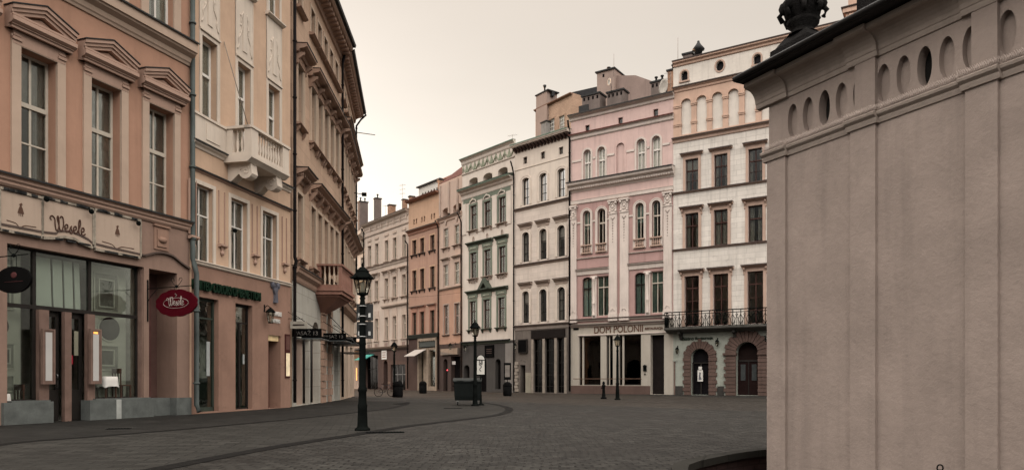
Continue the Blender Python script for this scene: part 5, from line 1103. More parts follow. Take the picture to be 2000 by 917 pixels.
dish(P_, P_.S(1298, -1.5), -1.5, P_.H(1298, 170, -1.5), .62, 'large pale satellite dish at the right end of the pink house roof')
dish(P_, P_.S(1191, -2), -2, P_.H(1191, 160, -2), .3, 'small pale satellite dish between the roof chimneys of the pink house')
def antenna(B, S, o, z0, h, label, arms=3, mat=None, r=.02):
    t = B.W(S, o, z0); b = MB(); b.tube([(0, 0, 0), (0, 0, h)], r, 5)
    for k in range(arms):
        z = h * (.95 - k * .14); b.tube([(-.6 + k * .1, 0, z), (.6 - k * .1, 0, z)], r * .6, 4)
        for q in (-.4, -.2, 0, .2, .4): b.tube([(q, -.25, z), (q, .25, z)], r * .4, 4)
    tag(b.build('antenna', mat or simple('antenna metal', (.25, .22, .2), .5) if 'antenna metal' not in MATS else MATS['antenna metal'], None, t, B.rz + .4), label, 'antenna')
antenna(P_, P_.S(1199, -5), -5, P_.H(1199, 150, -5), 2.2, 'plain tall rod antenna on the stair tower behind the pink house', 0)
antenna(P_, P_.S(1310, -3), -3, 25.2, 3.4, 'many armed aerial on the roof between the pink and the white stone house', 3)
antenna(W, W.S(1324, -1), -1, 28.0, 2.4, 'thin rod antenna at the left corner of the white stone house roof', 0)

# ================================================================ cream arched house
CR = Bld('cream_house', 'cream stone house with tall narrow arched windows and bracketed eaves', 'house', (1006, 24.75), (1115, 26.6), 24.05, 11)
cre = plaster('cream banded stone', (.56, .49, .43), stain=.35, var=.1, blocks=(2.2, .5, .35, .018), patch=.22); cret = plaster('brownish stone trim', (.30, .24, .20), stain=.4, var=.12)
crep = plaster('cream smooth plaster', (.57, .50, .43), stain=.3, var=.08); gfC = plaster('grimy grey brown stone', (.13, .112, .098), stain=.7, var=.25, patch=.6)
wc = CR.S(1026.8 + 7) - CR.S(1026.8 - 7); colsC = [CR.S(p) for p in (1027, 1061, 1096.5)]
l3 = (CR.H(1027, 400), CR.H(1027, 347)); l2 = (CR.H(1027, 511), CR.H(1027, 453)); l1 = (CR.H(1027, 630), CR.H(1027, 568))
for x in colsC:
    window(CR, x, wc, l3[0], l3[1], .3, rev=.28, fm=DKF, cols=2, bars=(.62, .3), fw=.08, sur=(.2, .05, crep, 1), cur=CURD, openw=.7, key='3')
    window(CR, x, wc, l2[0], l2[1], wc * .42, rev=.28, fm=DKF, cols=1, bars=(.62, .3), fw=.07, sur=(.2, .08, crep, 1), cur=CURD, openw=.75, key='2')
    window(CR, x, wc, l1[0], l1[1], wc * .42, rev=.28, fm=DKF, cols=1, bars=(.62, .3), fw=.07, sur=(.2, .08, crep, 1), cur=CURD, openw=.75, key='1')
    for l in (l2, l1):
        b = MB(); z = l[1] + .5; b.exx([(.02, z), (-.1, z + .05), (-.12, z + .12), (-.3, z + .2), (-.32, z + .3), (.02, z + .32)], x - .85, x + .85); b.exx([(.02, z + .35), (-.35, z + .32), (-.35, z + .28), (.02, z + .323)], x - .88, x + .88, 1); b.box(x - .72, x + .72, .02, -.06, l[1] + .28, z); CR.part(b, 'hood', [cret, FL])
for px, yt, yb in ((1026, 306.5, 319.6), (1060.5, 296.5, 310), (1096, 287, 301)): window(CR, CR.S(px), .5, CR.H(px, yb), CR.H(px, yt), 0, rev=.2, fm=BRN, cols=2, bars=(), fw=.04, sur=(.08, .03, crep), cur=None, key='a')
for z in (CR.H(1008.7, 409), CR.H(1007.6, 518)): CR.cornice([(.03, z - .25), (.1, z - .2), (.12, z - .08), (.2, z)], cret, flash=FL)
z = CR.H(1005, 636); CR.cornice([(.03, z - .5), (.06, z - .45), (.08, z - .15), (.2, z - .08), (.22, z)], plaster('grey fascia stone', (.24, .205, .18), stain=.5), flash=FL)
z = CR.H(1006, 333); CR.cornice([(.02, z - .1), (.06, z - .05), (.06, z)], crep)
z = CR.H(1005, 301)
b = MB(); x = .1
while x < CR.L - .2: b.exx([(.02, z), (-.1, z), (-.5, z + .3), (-.5, z + .42), (.02, z + .42)], x, x + .2); x += .42
CR.part(b, 'eave_bracket', simple('dark timber brackets', (.07, .045, .038), .7))
CR.cornice([(.03, z + .42), (.6, z + .44), (.62, z + .5), (.7, z + .56), (.7, z + .72)], crep, flash=COPP, ends=.05, name='eave')
o0_ = CR.S(1039.5); zt = CR.H(1040, 662)
dd = []
for a, c in ((1041.5, 1060.5), (1064, 1083.5), (1087.5, 1103.5)): CR.hole(CR.S(a), CR.S(c), .05, zt, 0, .4, 3); dd.append((CR.S(a), CR.S(c)))
CR.hole(CR.S(1016), CR.S(1026), .02, CR.H(1020, 712), 0, .5, 3)
CR.wall([gfC, cre, crep, DKPAN], bands=(CR.H(1005, 640), CR.H(1008.7, 409)), side=2, roofmat=COPP)
b = MB(); b.box(CR.S(1038.5), CR.S(1104), .02, -.1, zt + .05, CR.H(1040, 645)); CR.part(b, 'shop_fascia', simple('dark brown fascia', (.014, .011, .010), .7, spec=.05))
for a in (1040.2, 1062.3, 1085.6, 1105): b = MB(); x = CR.S(a); b.box(x - .14, x + .14, .02, -.07, 0, zt); CR.part(b, 'post', simple('grey cream posts', (.25, .215, .18), .6) if 'grey cream posts' not in MATS else MATS['grey cream posts'])
for x0, x1 in dd:
    f = MB(); 
    for u in (.0, .333, .667, .97): f.box(x0 + (x1 - x0) * u, x0 + (x1 - x0) * u + .05, .24, .3, .05, zt)
    for q in (.12, .33, .55, .78): f.box(x0, x1, .24, .3, zt * q, zt * q + .05)
    o = CR.part(f, 'shop_door', DKF); g = MB(); g.box(x0, x1, .26, .27, .1, zt - .05); g.build('pane', GLD, o)
x0, x1 = CR.S(1014), CR.S(1031); b = MB(); b.box(0, x1 - x0, .02, -.18, 0, 1.35, 0); b.box(.08, x1 - x0 - .08, -.18, -.2, .1, 1.25, 1); tag(b.build('wall_sign', [DKF, BLKS], None, CR.W(x0, 0, CR.H(1022, 689)), CR.rz), 'black square box sign on the grimy wall beside the dark glazed shop', 'sign')
wall_lantern(CR, CR.S(1012), CR.H(1012, 672), .45, 'dark lantern left of the black square box sign', .9)
b = MB()
for k in range(9): b.box(CR.S(1007), CR.S(1013.5) - (.1 if k % 2 else 0), .02, -.12 - (.05 if k % 2 else 0), .1 + k * .33, .38 + k * .33)
CR.part(b, 'quoin', plaster('pale rough quoins', (.30, .26, .22), stain=.7, patch=.4))
b = MB(); b.box(CR.S(1028), CR.S(1038), .02, -.12, 0, CR.H(1030, 727)); CR.part(b, 'stone_panel', plaster('blotched cream pillar', (.26, .24, .19), stain=.6, patch=.6))
pipe(CR, -.05, [(.6, 22.7), (.3, 22.0), (.14, 21.4), (.14, .2)], PIPED, .075)
# brick house behind, seen above the cream one
BH = Bld('brick_house', 'orange brick house with black roof rising behind the cream house', 'house', (1046, 21.2), (1118, 22.6), 29.6, 8)
bri = plaster('pale orange brickwork', (.42, .285, .205), stain=.35, var=.2, blocks=(.5, .16, .4, .02), patch=.2)
for px, yb, yt in ((1078, 262, 232), (1097.5, 251, 226)):
    window(BH, BH.S(px), .95, BH.H(px, yb), BH.H(px, yt), 0, rev=.15, fm=WHT, cols=3, bars=(.75, .5, .25), fw=.05, cur=None, sur=(.12, .04, bri), board=simple('painted lit window', (.8, .6, .48), .4) if px > 1090 else None, gl=GL, key=str(px))  # right window: pale board coloured to look like a lit pane
BH.H0 = BH.H(1060, 209)
BH.wall([bri, bri], bands=(), side=0, roof=1.7, roofmat=simple('black tarred roof', (.03, .03, .032), .6))
BH.cornice([(.03, BH.H0 - .2), (.3, BH.H0 - .1), (.32, BH.H0)], simple('rusty gutter', (.18, .10, .07), .6))
b = MB(); x0, x1 = BH.S(1047, .3), BH.S(1068, .3); zt = BH.H(1057, 183, .3); b.box(x0, x1, -.3, 1.2, 10, zt, 0); b.box(x0 - .1, x1 + .3, -.4, 1.3, zt, zt + .12, 1)
b.box(x1 + .0, x1 + .3, .2, .6, zt - .5, zt, 1)
b.lathe([(.09, zt), (.09, zt + .9), (.16, zt + .95), (.2, zt + 1.2)], x0 + .7, .4, 8, 1); b.build('chimney', [tow, ZINC], BH.roof)
b = MB(); x0, x1 = BH.S(1061, 1.5), BH.S(1071, 1.5); zt = BH.H(1066, 240, 1.5); b.box(x0, x1, -1.8, -1.2, 10, zt, 0); b.box(x0 - .1, x1 + .1, -1.9, -1.1, zt, zt + .1, 1); b.build('flue', [simple('grey flue', (.2, .19, .18), .6), ZINC], BH.roof)

# ================================================================ green trimmed house
GR = Bld('green_trimmed_house', 'cream house with green window frames and festoon frieze', 'house', (903, 22.6), (1006, 24.7), 24.4, 11)
crG = plaster('soft cream render', (.55, .49, .43), stain=.4, var=.07); grn = plaster('sage green paint', (.15, .172, .135), stain=.35, var=.12); grnd = plaster('dark green trim', (.070, .082, .064), stain=.5, var=.2); gfG = plaster('charcoal shop render', (.062, .057, .053), stain=.4, var=.12)
wg = 1.1; colsG = [GR.S(925), GR.S(952), GR.S(981)]
m3 = (GR.H(925, 449), GR.H(925, 401)); m2 = (GR.H(925, 543), GR.H(925, 493)); m1 = (GR.H(921.5, 643), GR.H(921.5, 588))
for i, x in enumerate(colsG):
    for l, key in ((m3, '3'), (m2, '2'), (m1, '1')):
        window(GR, x - (.0 if l != m1 else .12), wg, l[0], l[1], 0, rev=.2, fm=BRN, cols=2, bars=((.64, .1),), fw=.09, sur=(.22, .06, grn), sill=(.30, .3, .14, grnd if l == m1 else cret, .3), cur=CURD, openw=.72, key=key)
    b = MB()
    for k in range(9): a = PI * k / 8; b.ball((x - .5 * math.cos(a), -.1, m3[1] + .35 + .25 * math.sin(a)), .1, 6, 0, (1, .7, 1))
    b.ball((x, -.12, m3[1] + .62), .14, 8); GR.part(b, 'crest', simple('white ornament paint', (.50, .46, .40), .8) if 'white ornament paint' not in MATS else MATS['white ornament paint'])
    for l in (m2, m1):
        z = l[1] + .62; dx = 0 if l == m2 else -.12; b = MB(); b.box(x + dx - wg / 2 - .28, x + dx + wg / 2 + .28, .02, -.09, l[1] + .3, z + .1)
        for k in range(5): b.ball((x + dx - .4 + k * .2, -.11, l[1] + .46), .08, 6, 1, (1.1, .4, 1)) 
        GR.part(b, 'frieze_panel', [grn, simple('pale relief paint', (.42, .42, .34), .8) if 'pale relief paint' not in MATS else MATS['pale relief paint']])
    b = MB(); b.tube([(x + .12 * math.cos(t * PI / 6), -.04, m3[0] - 1.0 + .3 * math.sin(t * PI / 6)) for t in range(13)], .04, 5); GR.part(b, 'medallion', cret)
    b = MB()
    for k in range(2): b.tube([(x - .4 + k * .4 + .4 * u / 6, -.12, m2[0] - .2 - .28 * math.sin(PI * u / 6)) for u in range(7)], .05, 5)
    GR.part(b, 'festoon', cret)
def ghood(z, pairs, mat=grnd):
    for x0, x1 in pairs:
        b = MB(); b.exx([(.02, z), (-.12, z + .04), (-.14, z + .14), (-.4, z + .26), (-.42, z + .36), (.02, z + .42)], x0, x1); GR.part(b, 'hood', mat)
z = m2[1] + .7; ghood(z, [(colsG[0] - 1.0, colsG[1] + 1.0), (colsG[2] - 1.0, colsG[2] + 1.0)])
z = m1[1] + .7; ghood(z, [(colsG[0] - 1.1, colsG[2] + .95)])
b = MB(); xc = colsG[1] - .12; b.exy([(xc - 1.0, z + .3), (xc - .6, z + .3), (xc, z + 1.0), (xc + .6, z + .3), (xc + 1.0, z + .3), (xc, z + 1.55)], .02, -.5); b.exy([(xc - .6, z + .35), (xc + .6, z + .35), (xc, z + 1.05)], .02, -.1); b.exx([(.02, z + .3), (-.5, z + .3), (-.5, z + .4), (.02, z + .4)], xc - .95, xc + .95); GR.part(b, 'pediment', grnd)
z = GR.H(905, 374); GR.cornice([(.04, z - .95), (.08, z - .9), (.1, z - .55), (.3, z - .4), (.34, z - .25), (.62, z - .15), (.68, z)], crG, flash=COPP, x1=GR.S(1002), ends=.05, name='main_cornice')
b = MB(); b.exx([(.02, z - .1), (-.72, z - .02), (-.74, z + .1), (.02, z + .28)], -.06, GR.S(1002) + .05); GR.part(b, 'cornice_cap', grnd)
b = MB(); x1 = colsG[2] + 1.3; b.box(.2, x1, .015, -.03, GR.H(907, 399), GR.H(907, 387)); GR.part(b, 'band', grn)
for x in (.35, (colsG[0] + colsG[1]) / 2, (colsG[1] + colsG[2]) / 2, colsG[2] + 1.05): b = MB(); b.box(x - .36, x + .36, .01, -.07, m3[0] - .3, GR.H(907, 399)); GR.part(b, 'pilaster', crG)
for px, yt, yb in ((924.5, 347, 361), (952.5, 338, 352), (982, 327, 343)):
    x = GR.S(px); zb, zt = GR.H(px, yb), GR.H(px, yt); GR.hole(x - .75, x + .75, zb - .3, zt, .3, 1.0, 3)
zf0, zf1 = GR.H(906, 339), GR.H(905, 322)
b = MB(); n = 6; x0 = .15; W_ = (GR.L - .3) / n
for k in range(n):
    xa = x0 + W_ * k; b.tube([(xa + W_ * u / 8, -.04, zf1 - .25 - .75 * math.sin(PI * u / 8)) for u in range(9)], .07, 5); b.exy([(xa + W_ / 2 - .28, zf1 - 1.0 + .12), (xa + W_ / 2 + .28, zf1 - 1.0 + .12), (xa + W_ / 2, zf1 - .1)], .02, -.08)
    b.tube([(xa, -.04, zf1 - .1), (xa, -.04, zf1 - .9)], .05, 5)
GR.part(b, 'festoon_frieze', plaster('grey green stucco relief', (.22, .235, .175), stain=.3))
GR.cornice([(.03, zf0 - .2), (.1, zf0 - .14), (.12, zf0 - .06)], crG, ends=.02)
GR.cornice([(.03, GR.H0 - .1), (.1, GR.H0), (.14, GR.H0 + .25), (.34, GR.H0 + .42), (.38, GR.H0 + .55)], crG, flash=COPP, ends=.05)
z = GR.H(900, 667.5, .2); GR.cornice([(.05, z - .35), (.1, z - .3), (.14, z - .12), (.3, z)], grnd, flash=ZINC, x1=GR.S(996), ends=.03)
GR.hole(GR.S(932), GR.S(950), .02, GR.H(941, 694), GR.S(950) * .5 - GR.S(932) * .5, .6, 3); GR.hole(GR.S(967.5), GR.S(978), .3, GR.H(973, 700), .4, .4, 3); GR.hole(GR.S(906), GR.S(917), .02, GR.H(911, 712), .4, .5, 3)
GR.wall([gfG, crG, crG, DARK], bands=(z - .1, 16), side=1, roofmat=COPP)
b = MB(); b.box(GR.S(948), GR.S(965.5), .02, -.1, 0, 1.25, 0); b.tube([(GR.S(948) + .1, -.1, .1)] + [(GR.S(965.5) - .1, -.1, .1), (GR.S(965.5) - .1, -.1, 1.15), (GR.S(948) + .1, -.1, 1.15), (GR.S(948) + .1, -.1, .1)], .05, 5, 0); 
for k in range(3): b.box(GR.S(948) + .3, GR.S(965.5) - .3, -.1, -.115, .4 + k * .2, .45 + k * .2, 1)
tag(b.build('wall_sign', [BLKS, simple('faint brown letters', (.09, .06, .05), .6)], None, GR.W(0, 0, GR.H(956, 697)), GR.rz), 'dark round cornered wall sign on the charcoal ground floor', 'sign')
wall_lantern(GR, GR.S(914), GR.H(914, 676), .4, 'dark lantern with glowing glass on the charcoal wall under the green trimmed facade', 1.0)
b = MB(); b.box(GR.S(988), GR.S(1003), .02, -.08, 0, z - .4); GR.part(b, 'pilaster', plaster('grey corner pier', (.19, .175, .16), stain=.4))
pipe(GR, -.03, [(.7, 19.2), (.4, 18.8), (.14, 18.2), (.14, .2)], PIPED, .075)
antenna(GR, GR.S(1001, -2), -2, 24.8, 1.8, 'short aerial on the roof edge of the green trimmed house', 1)

# ================================================================ mauve house
MV = Bld('mauve_house', 'narrow mauve house with attic loggias and red tiled roof', 'house', (858, 21.5), (903, 22.6), 23.4, 11)
mv = plaster('mauve render', (.44, .335, .275), stain=.3, var=.08); mvo = plaster('rosy lower render', (.38, .235, .17), stain=.3, var=.1); mvt = plaster('mauve stone trim', (.36, .285, .24), stain=.4)
cM = [MV.S(871.5), MV.S(893)]; wm = .95
n3 = (MV.H(871.7, 483), MV.H(871.7, 446)); n2 = (MV.H(871.7, 558), MV.H(871.7, 517)); n1 = (MV.H(871.7, 653), MV.H(871.7, 595))
for x in cM:
    window(MV, x, wm, n3[0], n3[1], 0, rev=.15, fm=CRM, cols=2, bars=((.62, .1),), sur=(.15, .05, mvt), sill=(.35, .28, .14, mvt, .35), cur=CURT, openw=.2, key='3'); window(MV, x, wm, n2[0], n2[1], 0, rev=.15, fm=CRM, cols=2, bars=((.62, .1),), sur=(.15, .05, mvt), hood=('flat', .5, .35, .3, .2, mvt, ZINC), cur=CURT, openw=.2, key='2')
    window(MV, x, wm * 1.1, n1[0], n1[1], 0, rev=.2, fm=simple('greyish stone mullions', (.26, .2, .17), .7) if 'greyish stone mullions' not in MATS else MATS['greyish stone mullions'], cols=2, bars=((.6, .14),), fw=.1, sur=(.12, .04, mvt), sill=(.2, .2, .12, FL), cur=CURD, key='1')
    MV.hole(x - .85, x + .85, MV.H(871, 421), MV.H(871, 406), .25, .8, 3)
    b = MB(); b.exy([(x - .3, n3[1] + .9), (x + .3, n3[1] + .9), (x, n3[1] + .3)], .02, -.12); MV.part(b, 'crest', mvt)
for x in (.25, 2.2, 4.0): b = MB(); b.box(x - .15, x + .15, .02, -.12, MV.H(853, 425), 23.2); MV.part(b, 'pilaster', mvt)
z = MV.H(859, 430); MV.cornice([(.04, z - .4), (.1, z - .35), (.14, z - .15), (.3, z - .05), (.34, z + .1)], mv, flash=ROOFD, ends=.05)
z = MV.H(859, 567); MV.cornice([(.03, z - .1), (.14, z), (.16, z + .1)], mvt, flash=FL)
zg = MV.H(862, 672); MV.hole(MV.S(881), MV.S(899), .02, MV.H(890, 695), 0, .5, 3); MV.hole(MV.S(866), MV.S(874), .02, MV.H(870, 700), .4, .4, 3)
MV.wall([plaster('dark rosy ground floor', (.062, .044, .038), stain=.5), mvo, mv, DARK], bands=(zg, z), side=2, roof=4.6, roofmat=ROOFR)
b = MB(); b.box(MV.S(864), MV.S(897), .02, -.25, MV.H(880, 692), MV.H(880, 680)); MV.part(b, 'shop_fascia', simple('beige fascia board', (.17, .14, .115), .6))
b = MB(); b.box(-.35, .35, -.08, -.12, 0, .35); tag(b.build('shop_sign', simple('dim white lightbox', (.4, .38, .36), .6), None, MV.W(MV.S(888), 0, MV.H(888, 711)), MV.rz), 'dim white oblong sign box above the dark doorway of the mauve house', 'sign')
b = MB(); b.ball((0, -.15, 0), .08, 8); tag(b.build('signal_lamp', simple('lit red lamp', (1, .08, .1), .5, emit=1.6), None, MV.W(MV.S(876), 0, MV.H(876, 722)), MV.rz), 'tiny glowing red lamp on the dark ground floor of the mauve house', 'lamp')
wall_lantern(MV, MV.S(890), MV.H(890, 672), .7, 'lantern on a bracket before the beige fascia of the mauve house', 1.1)
pipe(MV, -.03, [(.55, 19.3), (.3, 18.9), (.14, 18.4), (.14, .2)], PIPED, .075)

# ================================================================ orange house
OR = Bld('orange_house', 'narrow orange house with dark windows and a cream shop frame', 'house', (798, 20.2), (858, 21.5), 22.6, 11)
orr = plaster('salmon orange render', (.35, .22, .165), stain=.4, var=.08); ora = plaster('warm attic render', (.44, .29, .20), stain=.25, var=.08); ort = plaster('orange brown trim', (.33, .18, .13), stain=.4)
cO = [OR.S(809.5), OR.S(824.6), OR.S(844.6)]; wo = 1.0
p3 = (OR.H(809.5, 497), OR.H(809.5, 468.8)); p2 = (OR.H(809.5, 567), OR.H(809.5, 527.7)); p1 = (OR.H(809.5, 653), OR.H(809.5, 610))
for i, x in enumerate(cO):
    window(OR, x, wo, p3[0], p3[1], 0, rev=.25, fm=BRN, cols=2, bars=((.6, .08),), sur=(.15, .04, ora), sill=(.2, .22, .14, FL, .3), cur=CURD, openw=.5, key='3'); window(OR, x, wo, p2[0], p2[1], 0, rev=.25, fm=BRN, cols=2, bars=((.6, .08),), sur=(.15, .04, ora), sill=(.2, .22, .14, FL, .3), cur=CURD, openw=.5, key='2')
    window(OR, x, wo, p1[0], p1[1], 0, rev=.25, fm=BRN, cols=2, bars=((.64, .1),), sur=(.15, .05, ort), hood=('flat', .5, .3, .28, .2, ort, FL), cur=CURG, openw=.6, key='1')
for px in (811, 826.5, 845.5):
    z0, z1 = OR.H(px, 433 + (811 - px) * .31 + 5), OR.H(px, 433 + (811 - px) * .31 - 5.5)
    for d_ in (-.28, .28): OR.hole(OR.S(px) + d_ - .15, OR.S(px) + d_ + .15, z0, z1, 0, .2, 3)
z = OR.H(798, 453); OR.cornice([(.04, z - .5), (.1, z - .45), (.14, z - .2), (.4, z - .1), (.44, z + .05)], ort, flash=ZINC, ends=.04)
OR.cornice([(.04, OR.H0 - .15), (.5, OR.H0 - .05), (.55, OR.H0 + .1)], ort, flash=ROOFR, name='eave')
zg = OR.H(800, 655); zt = OR.H(835, 661)
OR.hole(OR.S(818), OR.S(852), .02, zt, 0, .5, 3)
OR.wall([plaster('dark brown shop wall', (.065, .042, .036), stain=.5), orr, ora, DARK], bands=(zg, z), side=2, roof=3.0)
b = MB(); b.exx([(.02, zg - .5), (-.2, zg - .4), (-.3, zg), (.02, zg + .1)], 0, OR.L); OR.part(b, 'shop_fascia', simple('near black fascia', (.022, .024, .02), .5))
crs = simple('cream shop joinery', (.24, .19, .145), .6); x0, x1 = OR.S(817), OR.S(854); f = MB(); f.box(x0, x0 + .25, .3, -.12, 0, zt); f.box(x1 - .25, x1, .3, -.12, 0, zt); f.box(x0, x1, .3, -.12, zt - .2, zt + .1); f.box(x0 + (x1 - x0) * .42, x0 + (x1 - x0) * .54, .3, .0, 0, zt * .8); f.box(x0, x1, .3, .1, zt * .78, zt * .83); f.box(x0 + (x1 - x0) * .52, x1, .3, .05, 0, .5); f.box(x0 + (x1 - x0) * .2, x0 + (x1 - x0) * .42, .35, .2, 0, zt * .78)
for k in range(9): f.lathe([(.09, zt - .3), (.1, zt - .18)], x0 + .3 + (x1 - x0 - .6) * k / 8, -.13, 8)
OR.part(f, 'shop_front', crs); b = MB(); b.box(x0 + .28, x1 - .28, -.04, -.06, zt * .83 + .1, zt - .3); OR.part(b, 'shop_fascia', simple('grey green fascia board', (.06, .065, .06), .6))
g = MB(); g.box(x0 + .2, x1 - .2, .3, .31, .4, zt * .78); OR.part(g, 'pane', GLS)
xa = OR.S(812); b = MB(); b.exx([(-.1, OR.H(836, 681)), (-1.6, OR.H(836, 694)), (-1.6, OR.H(836, 694) - .06), (-.1, OR.H(836, 681) - .06)], xa, xa + 2.4); tag(b.build('awning', simple('white awning cloth', (.36, .335, .31), .8, var=.06), None, OR.W(0, 0, 0), OR.rz), 'short white sloping awning over the cream shop frame', 'awning')
pipe(OR, -.03, [(.5, 18), (.14, 17.6), (.14, .2)], PIPED, .075)
# side wall of the mauve house seen over the orange one, and the light roof box behind
b = MB(); xa = OR.S(811, -3); b.exy([(xa, 20), (OR.L + .5, 20), (OR.L + .5, OR.H(858, 381, -3)), (xa + .2, OR.H(812, 391, -3)), (xa, OR.H(812, 398, -3))], 3, 8); b.build('party_wall', plaster('grey mauve party wall', (.36, .29, .26), stain=.3), OR.root)
b = MB(); x0, x1 = OR.S(818, -8), OR.S(860, -8); zt = OR.H(818, 367, -8); b.box(x0, x1, 8, 11, 20, zt, 0); b.box(x0 - .3, x1 + .3, 7.7, 11.3, zt, zt + .15, 1)
for k in range(7): u = x0 + .9 + k * .72; b.box(u, u + .28, 7.99, 8.1, zt - 1.6, zt - .9, 2)
b.build('roof_vent_house', [simple('white louvre box', (.52, .5, .46), .7, var=.05), ZINC, DARK], OR.root)
b = MB(); x0, x1 = MV.S(858, -6), MV.S(905, -6); b.box(x0, x1 + 1, 6, 9, 20, MV.H(865, 352, -6), 0); b.box(x0 - .3, x1, 5.8, 9.2, MV.H(865, 352, -6), MV.H(865, 352, -6) + .15, 1); b.build('penthouse', [simple('rosy penthouse render', (.42, .33, .29), .8), ort], MV.root)
cbox(MV, 888, 905, 344, 360, -4, BRICK, 0, 0, world=.5); cbox(MV, 855, 866, 352, 380, -5, BRICK, 0, 0, world=.5)

# ================================================================ grey beige house
GB = Bld('beige_house', 'wide beige house with frieze panels under a long grey roof', 'house', (712, 18.2), (798, 20.2), 21.9, 11)
bge = plaster('beige render', (.46, .38, .32), stain=.4, var=.08); bgt = plaster('beige stone trim', (.38, .31, .26), stain=.35); 
cB = [GB.S(p) for p in (722, 736, 755.3, 771, 789.5)]; wb = 1.0
r3 = (GB.H(725, 518.5), GB.H(725, 479)); r2 = (GB.H(756, 583), GB.H(756, 543.5)); r1 = (GB.H(771, 662), GB.H(771, 616.7))
for i, x in enumerate(cB):
    window(GB, x, wb * .9, r3[0], r3[1], 0, rev=.3, fm=CRM, cols=2, bars=((.6, .08),), sur=(.2, .04, bge), sill=(.25, .2, .12, bgt), cur=CURT, openw=.1, key='3'); window(GB, x, wb * .9, r2[0], r2[1], 0, rev=.3, fm=CRM, cols=1, bars=((.7, .1),), sur=(.22, .06, bgt), hood=('console', .7, .4, .36, .24, bgt, FL), sill=(.35, .26, .14, bgt, .3), cur=CURT, openw=.2, key='2')
    window(GB, x, wb * .9, r1[0], r1[1], 0, rev=.3, fm=CRM, cols=1, bars=((.66, .12),), sur=(.24, .06, bgt), sill=(.3, .24, .12, bgt), cur=CURT, openw=.15, key='1')
    b = MB(); b.box(x - .6, x + .6, .02, -.08, r2[1] + .3, r2[1] + .72); b.box(x - .62, x + .62, .02, -.06, r1[1] + .25, r1[1] + 1.0); b.box(x - .5, x + .5, -.05, -.1, r3[1] + .55, r3[1] + .8); GB.part(b, 'frieze_panel', bgt)
    b = MB(); zq = GB.H(760, 672); b.box(x - .65, x + .65, .02, -.1, zq - .55, zq + .45, 0); b.box(x - .4, x + .4, -.09, -.115, zq - .3, zq + .2, 1); GB.part(b, 'sill_panel', [bgt, simple('dark brown panel paint', (.2, .15, .13), .8) if 'dark brown panel paint' not in MATS else MATS['dark brown panel paint']])  # inner field of each panel in a darker brown
z1b = r1[1] + 1.15; b = MB(); b.exx([(.02, z1b), (-.1, z1b), (-.3, z1b + .15), (-.34, z1b + .3), (.02, z1b + .3)], cB[2] - 1.1, GB.L - .1); GB.part(b, 'hood_cornice', [bgt])
z = GB.H(719, 523); GB.cornice([(.03, z - .45), (.1, z - .38), (.12, z - .2), (.2, z - .12), (.22, z)], bgt, flash=FL); z = GB.H(716, 462); GB.cornice([(.03, z - .2), (.12, z - .1), (.14, z)], bgt)
zf = (GB.H(716, 460), GB.H(712, 444)); n = 7; w_ = (GB.L - .6) / n
for k in range(n):
    b = MB(); xa = .4 + w_ * k; t_ = .08; za, zc_ = zf[0] + .4, zf[0] + 1.5
    b.box(xa, xa + w_ - .45, .02, -.07, za, za + t_); b.box(xa, xa + w_ - .45, .02, -.07, zc_ - t_, zc_); b.box(xa, xa + t_, .02, -.07, za, zc_); b.box(xa + w_ - .45 - t_, xa + w_ - .45, .02, -.07, za, zc_); b.box(xa + .3, xa + w_ - .75, .02, -.05, za + .3, zc_ - .3); b.box(xa + w_ - .32, xa + w_ - .15, .02, -.14, za - .1, zc_ + .1); GB.part(b, 'frieze_panel', bge)
GB.cornice([(.04, 21.2), (.1, 21.3), (.14, 21.5), (.5, 21.7), (.55, 21.9)], bge, flash=ZINC, ends=.05, name='eave')
zg = GB.H(712, 682); b = MB(); b.exx([(.02, zg - .3), (-.12, zg - .3), (-.3, zg - .05), (-.34, zg + .15), (.02, zg + .2)], 0, GB.L); GB.part(b, 'shop_cornice', simple('dark brown shop cornice', (.075, .055, .045), .6))
for a, c, t_, r in ((714, 738, 694, 0), (749, 757, 703, .5), (763, 792, 711, 0)): GB.hole(GB.S(a), GB.S(c), .02, GB.H((a + c) / 2, t_), r, .5, 3)
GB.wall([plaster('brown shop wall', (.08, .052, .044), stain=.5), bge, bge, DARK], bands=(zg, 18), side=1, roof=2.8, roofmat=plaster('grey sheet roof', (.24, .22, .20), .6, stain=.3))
for a, c in ((714, 738), (763, 792)):
    x0, x1 = GB.S(a), GB.S(c); f = MB(); zt = GB.H((a + c) / 2, 694 if a < 750 else 711)
    for u in (0, .33, .66, .97): f.box(x0 + (x1 - x0) * u, x0 + (x1 - x0) * u + .07, .3, .38, 0, zt)
    f.box(x0, x1, .3, .38, zt * .6, zt * .6 + .07); o = GB.part(f, 'shop_window', DKF if a < 750 else simple('grey shop frame', (.2, .19, .18), .5)); g = MB(); g.box(x0, x1, .34, .35, .1, zt); g.build('pane', GLD, o)
b = MB(); b.box(-.65, .65, .0, -.08, 0, 1.15, 0)
for k in range(3): b.box(-.45, .45, -.08, -.09, .25 + k * .28, .35 + k * .28, 1)
tag(b.build('shop_sign', [WPAPER, simple('brown print', (.2, .08, .05), .7)], None, GB.W(GB.S(751), 0, GB.H(751, 701)), GB.rz), 'square white sign over the narrow arched door of the beige house', 'sign')
xa = GB.S(713); b = MB(); b.exx([(-.1, 4.6), (-1.6, 3.9), (-1.6, 3.84), (-.1, 4.54)], xa, xa + 2.9); tag(b.build('awning', simple('turquoise awning cloth', (.06, .28, .24), .8), None, GB.W(0, 0, 0), GB.rz), 'flat turquoise awning in the dark end of the street', 'awning')
pipe(GB, -.03, [(.5, 21.5), (.14, 21), (.14, .2)], PIPED, .075)
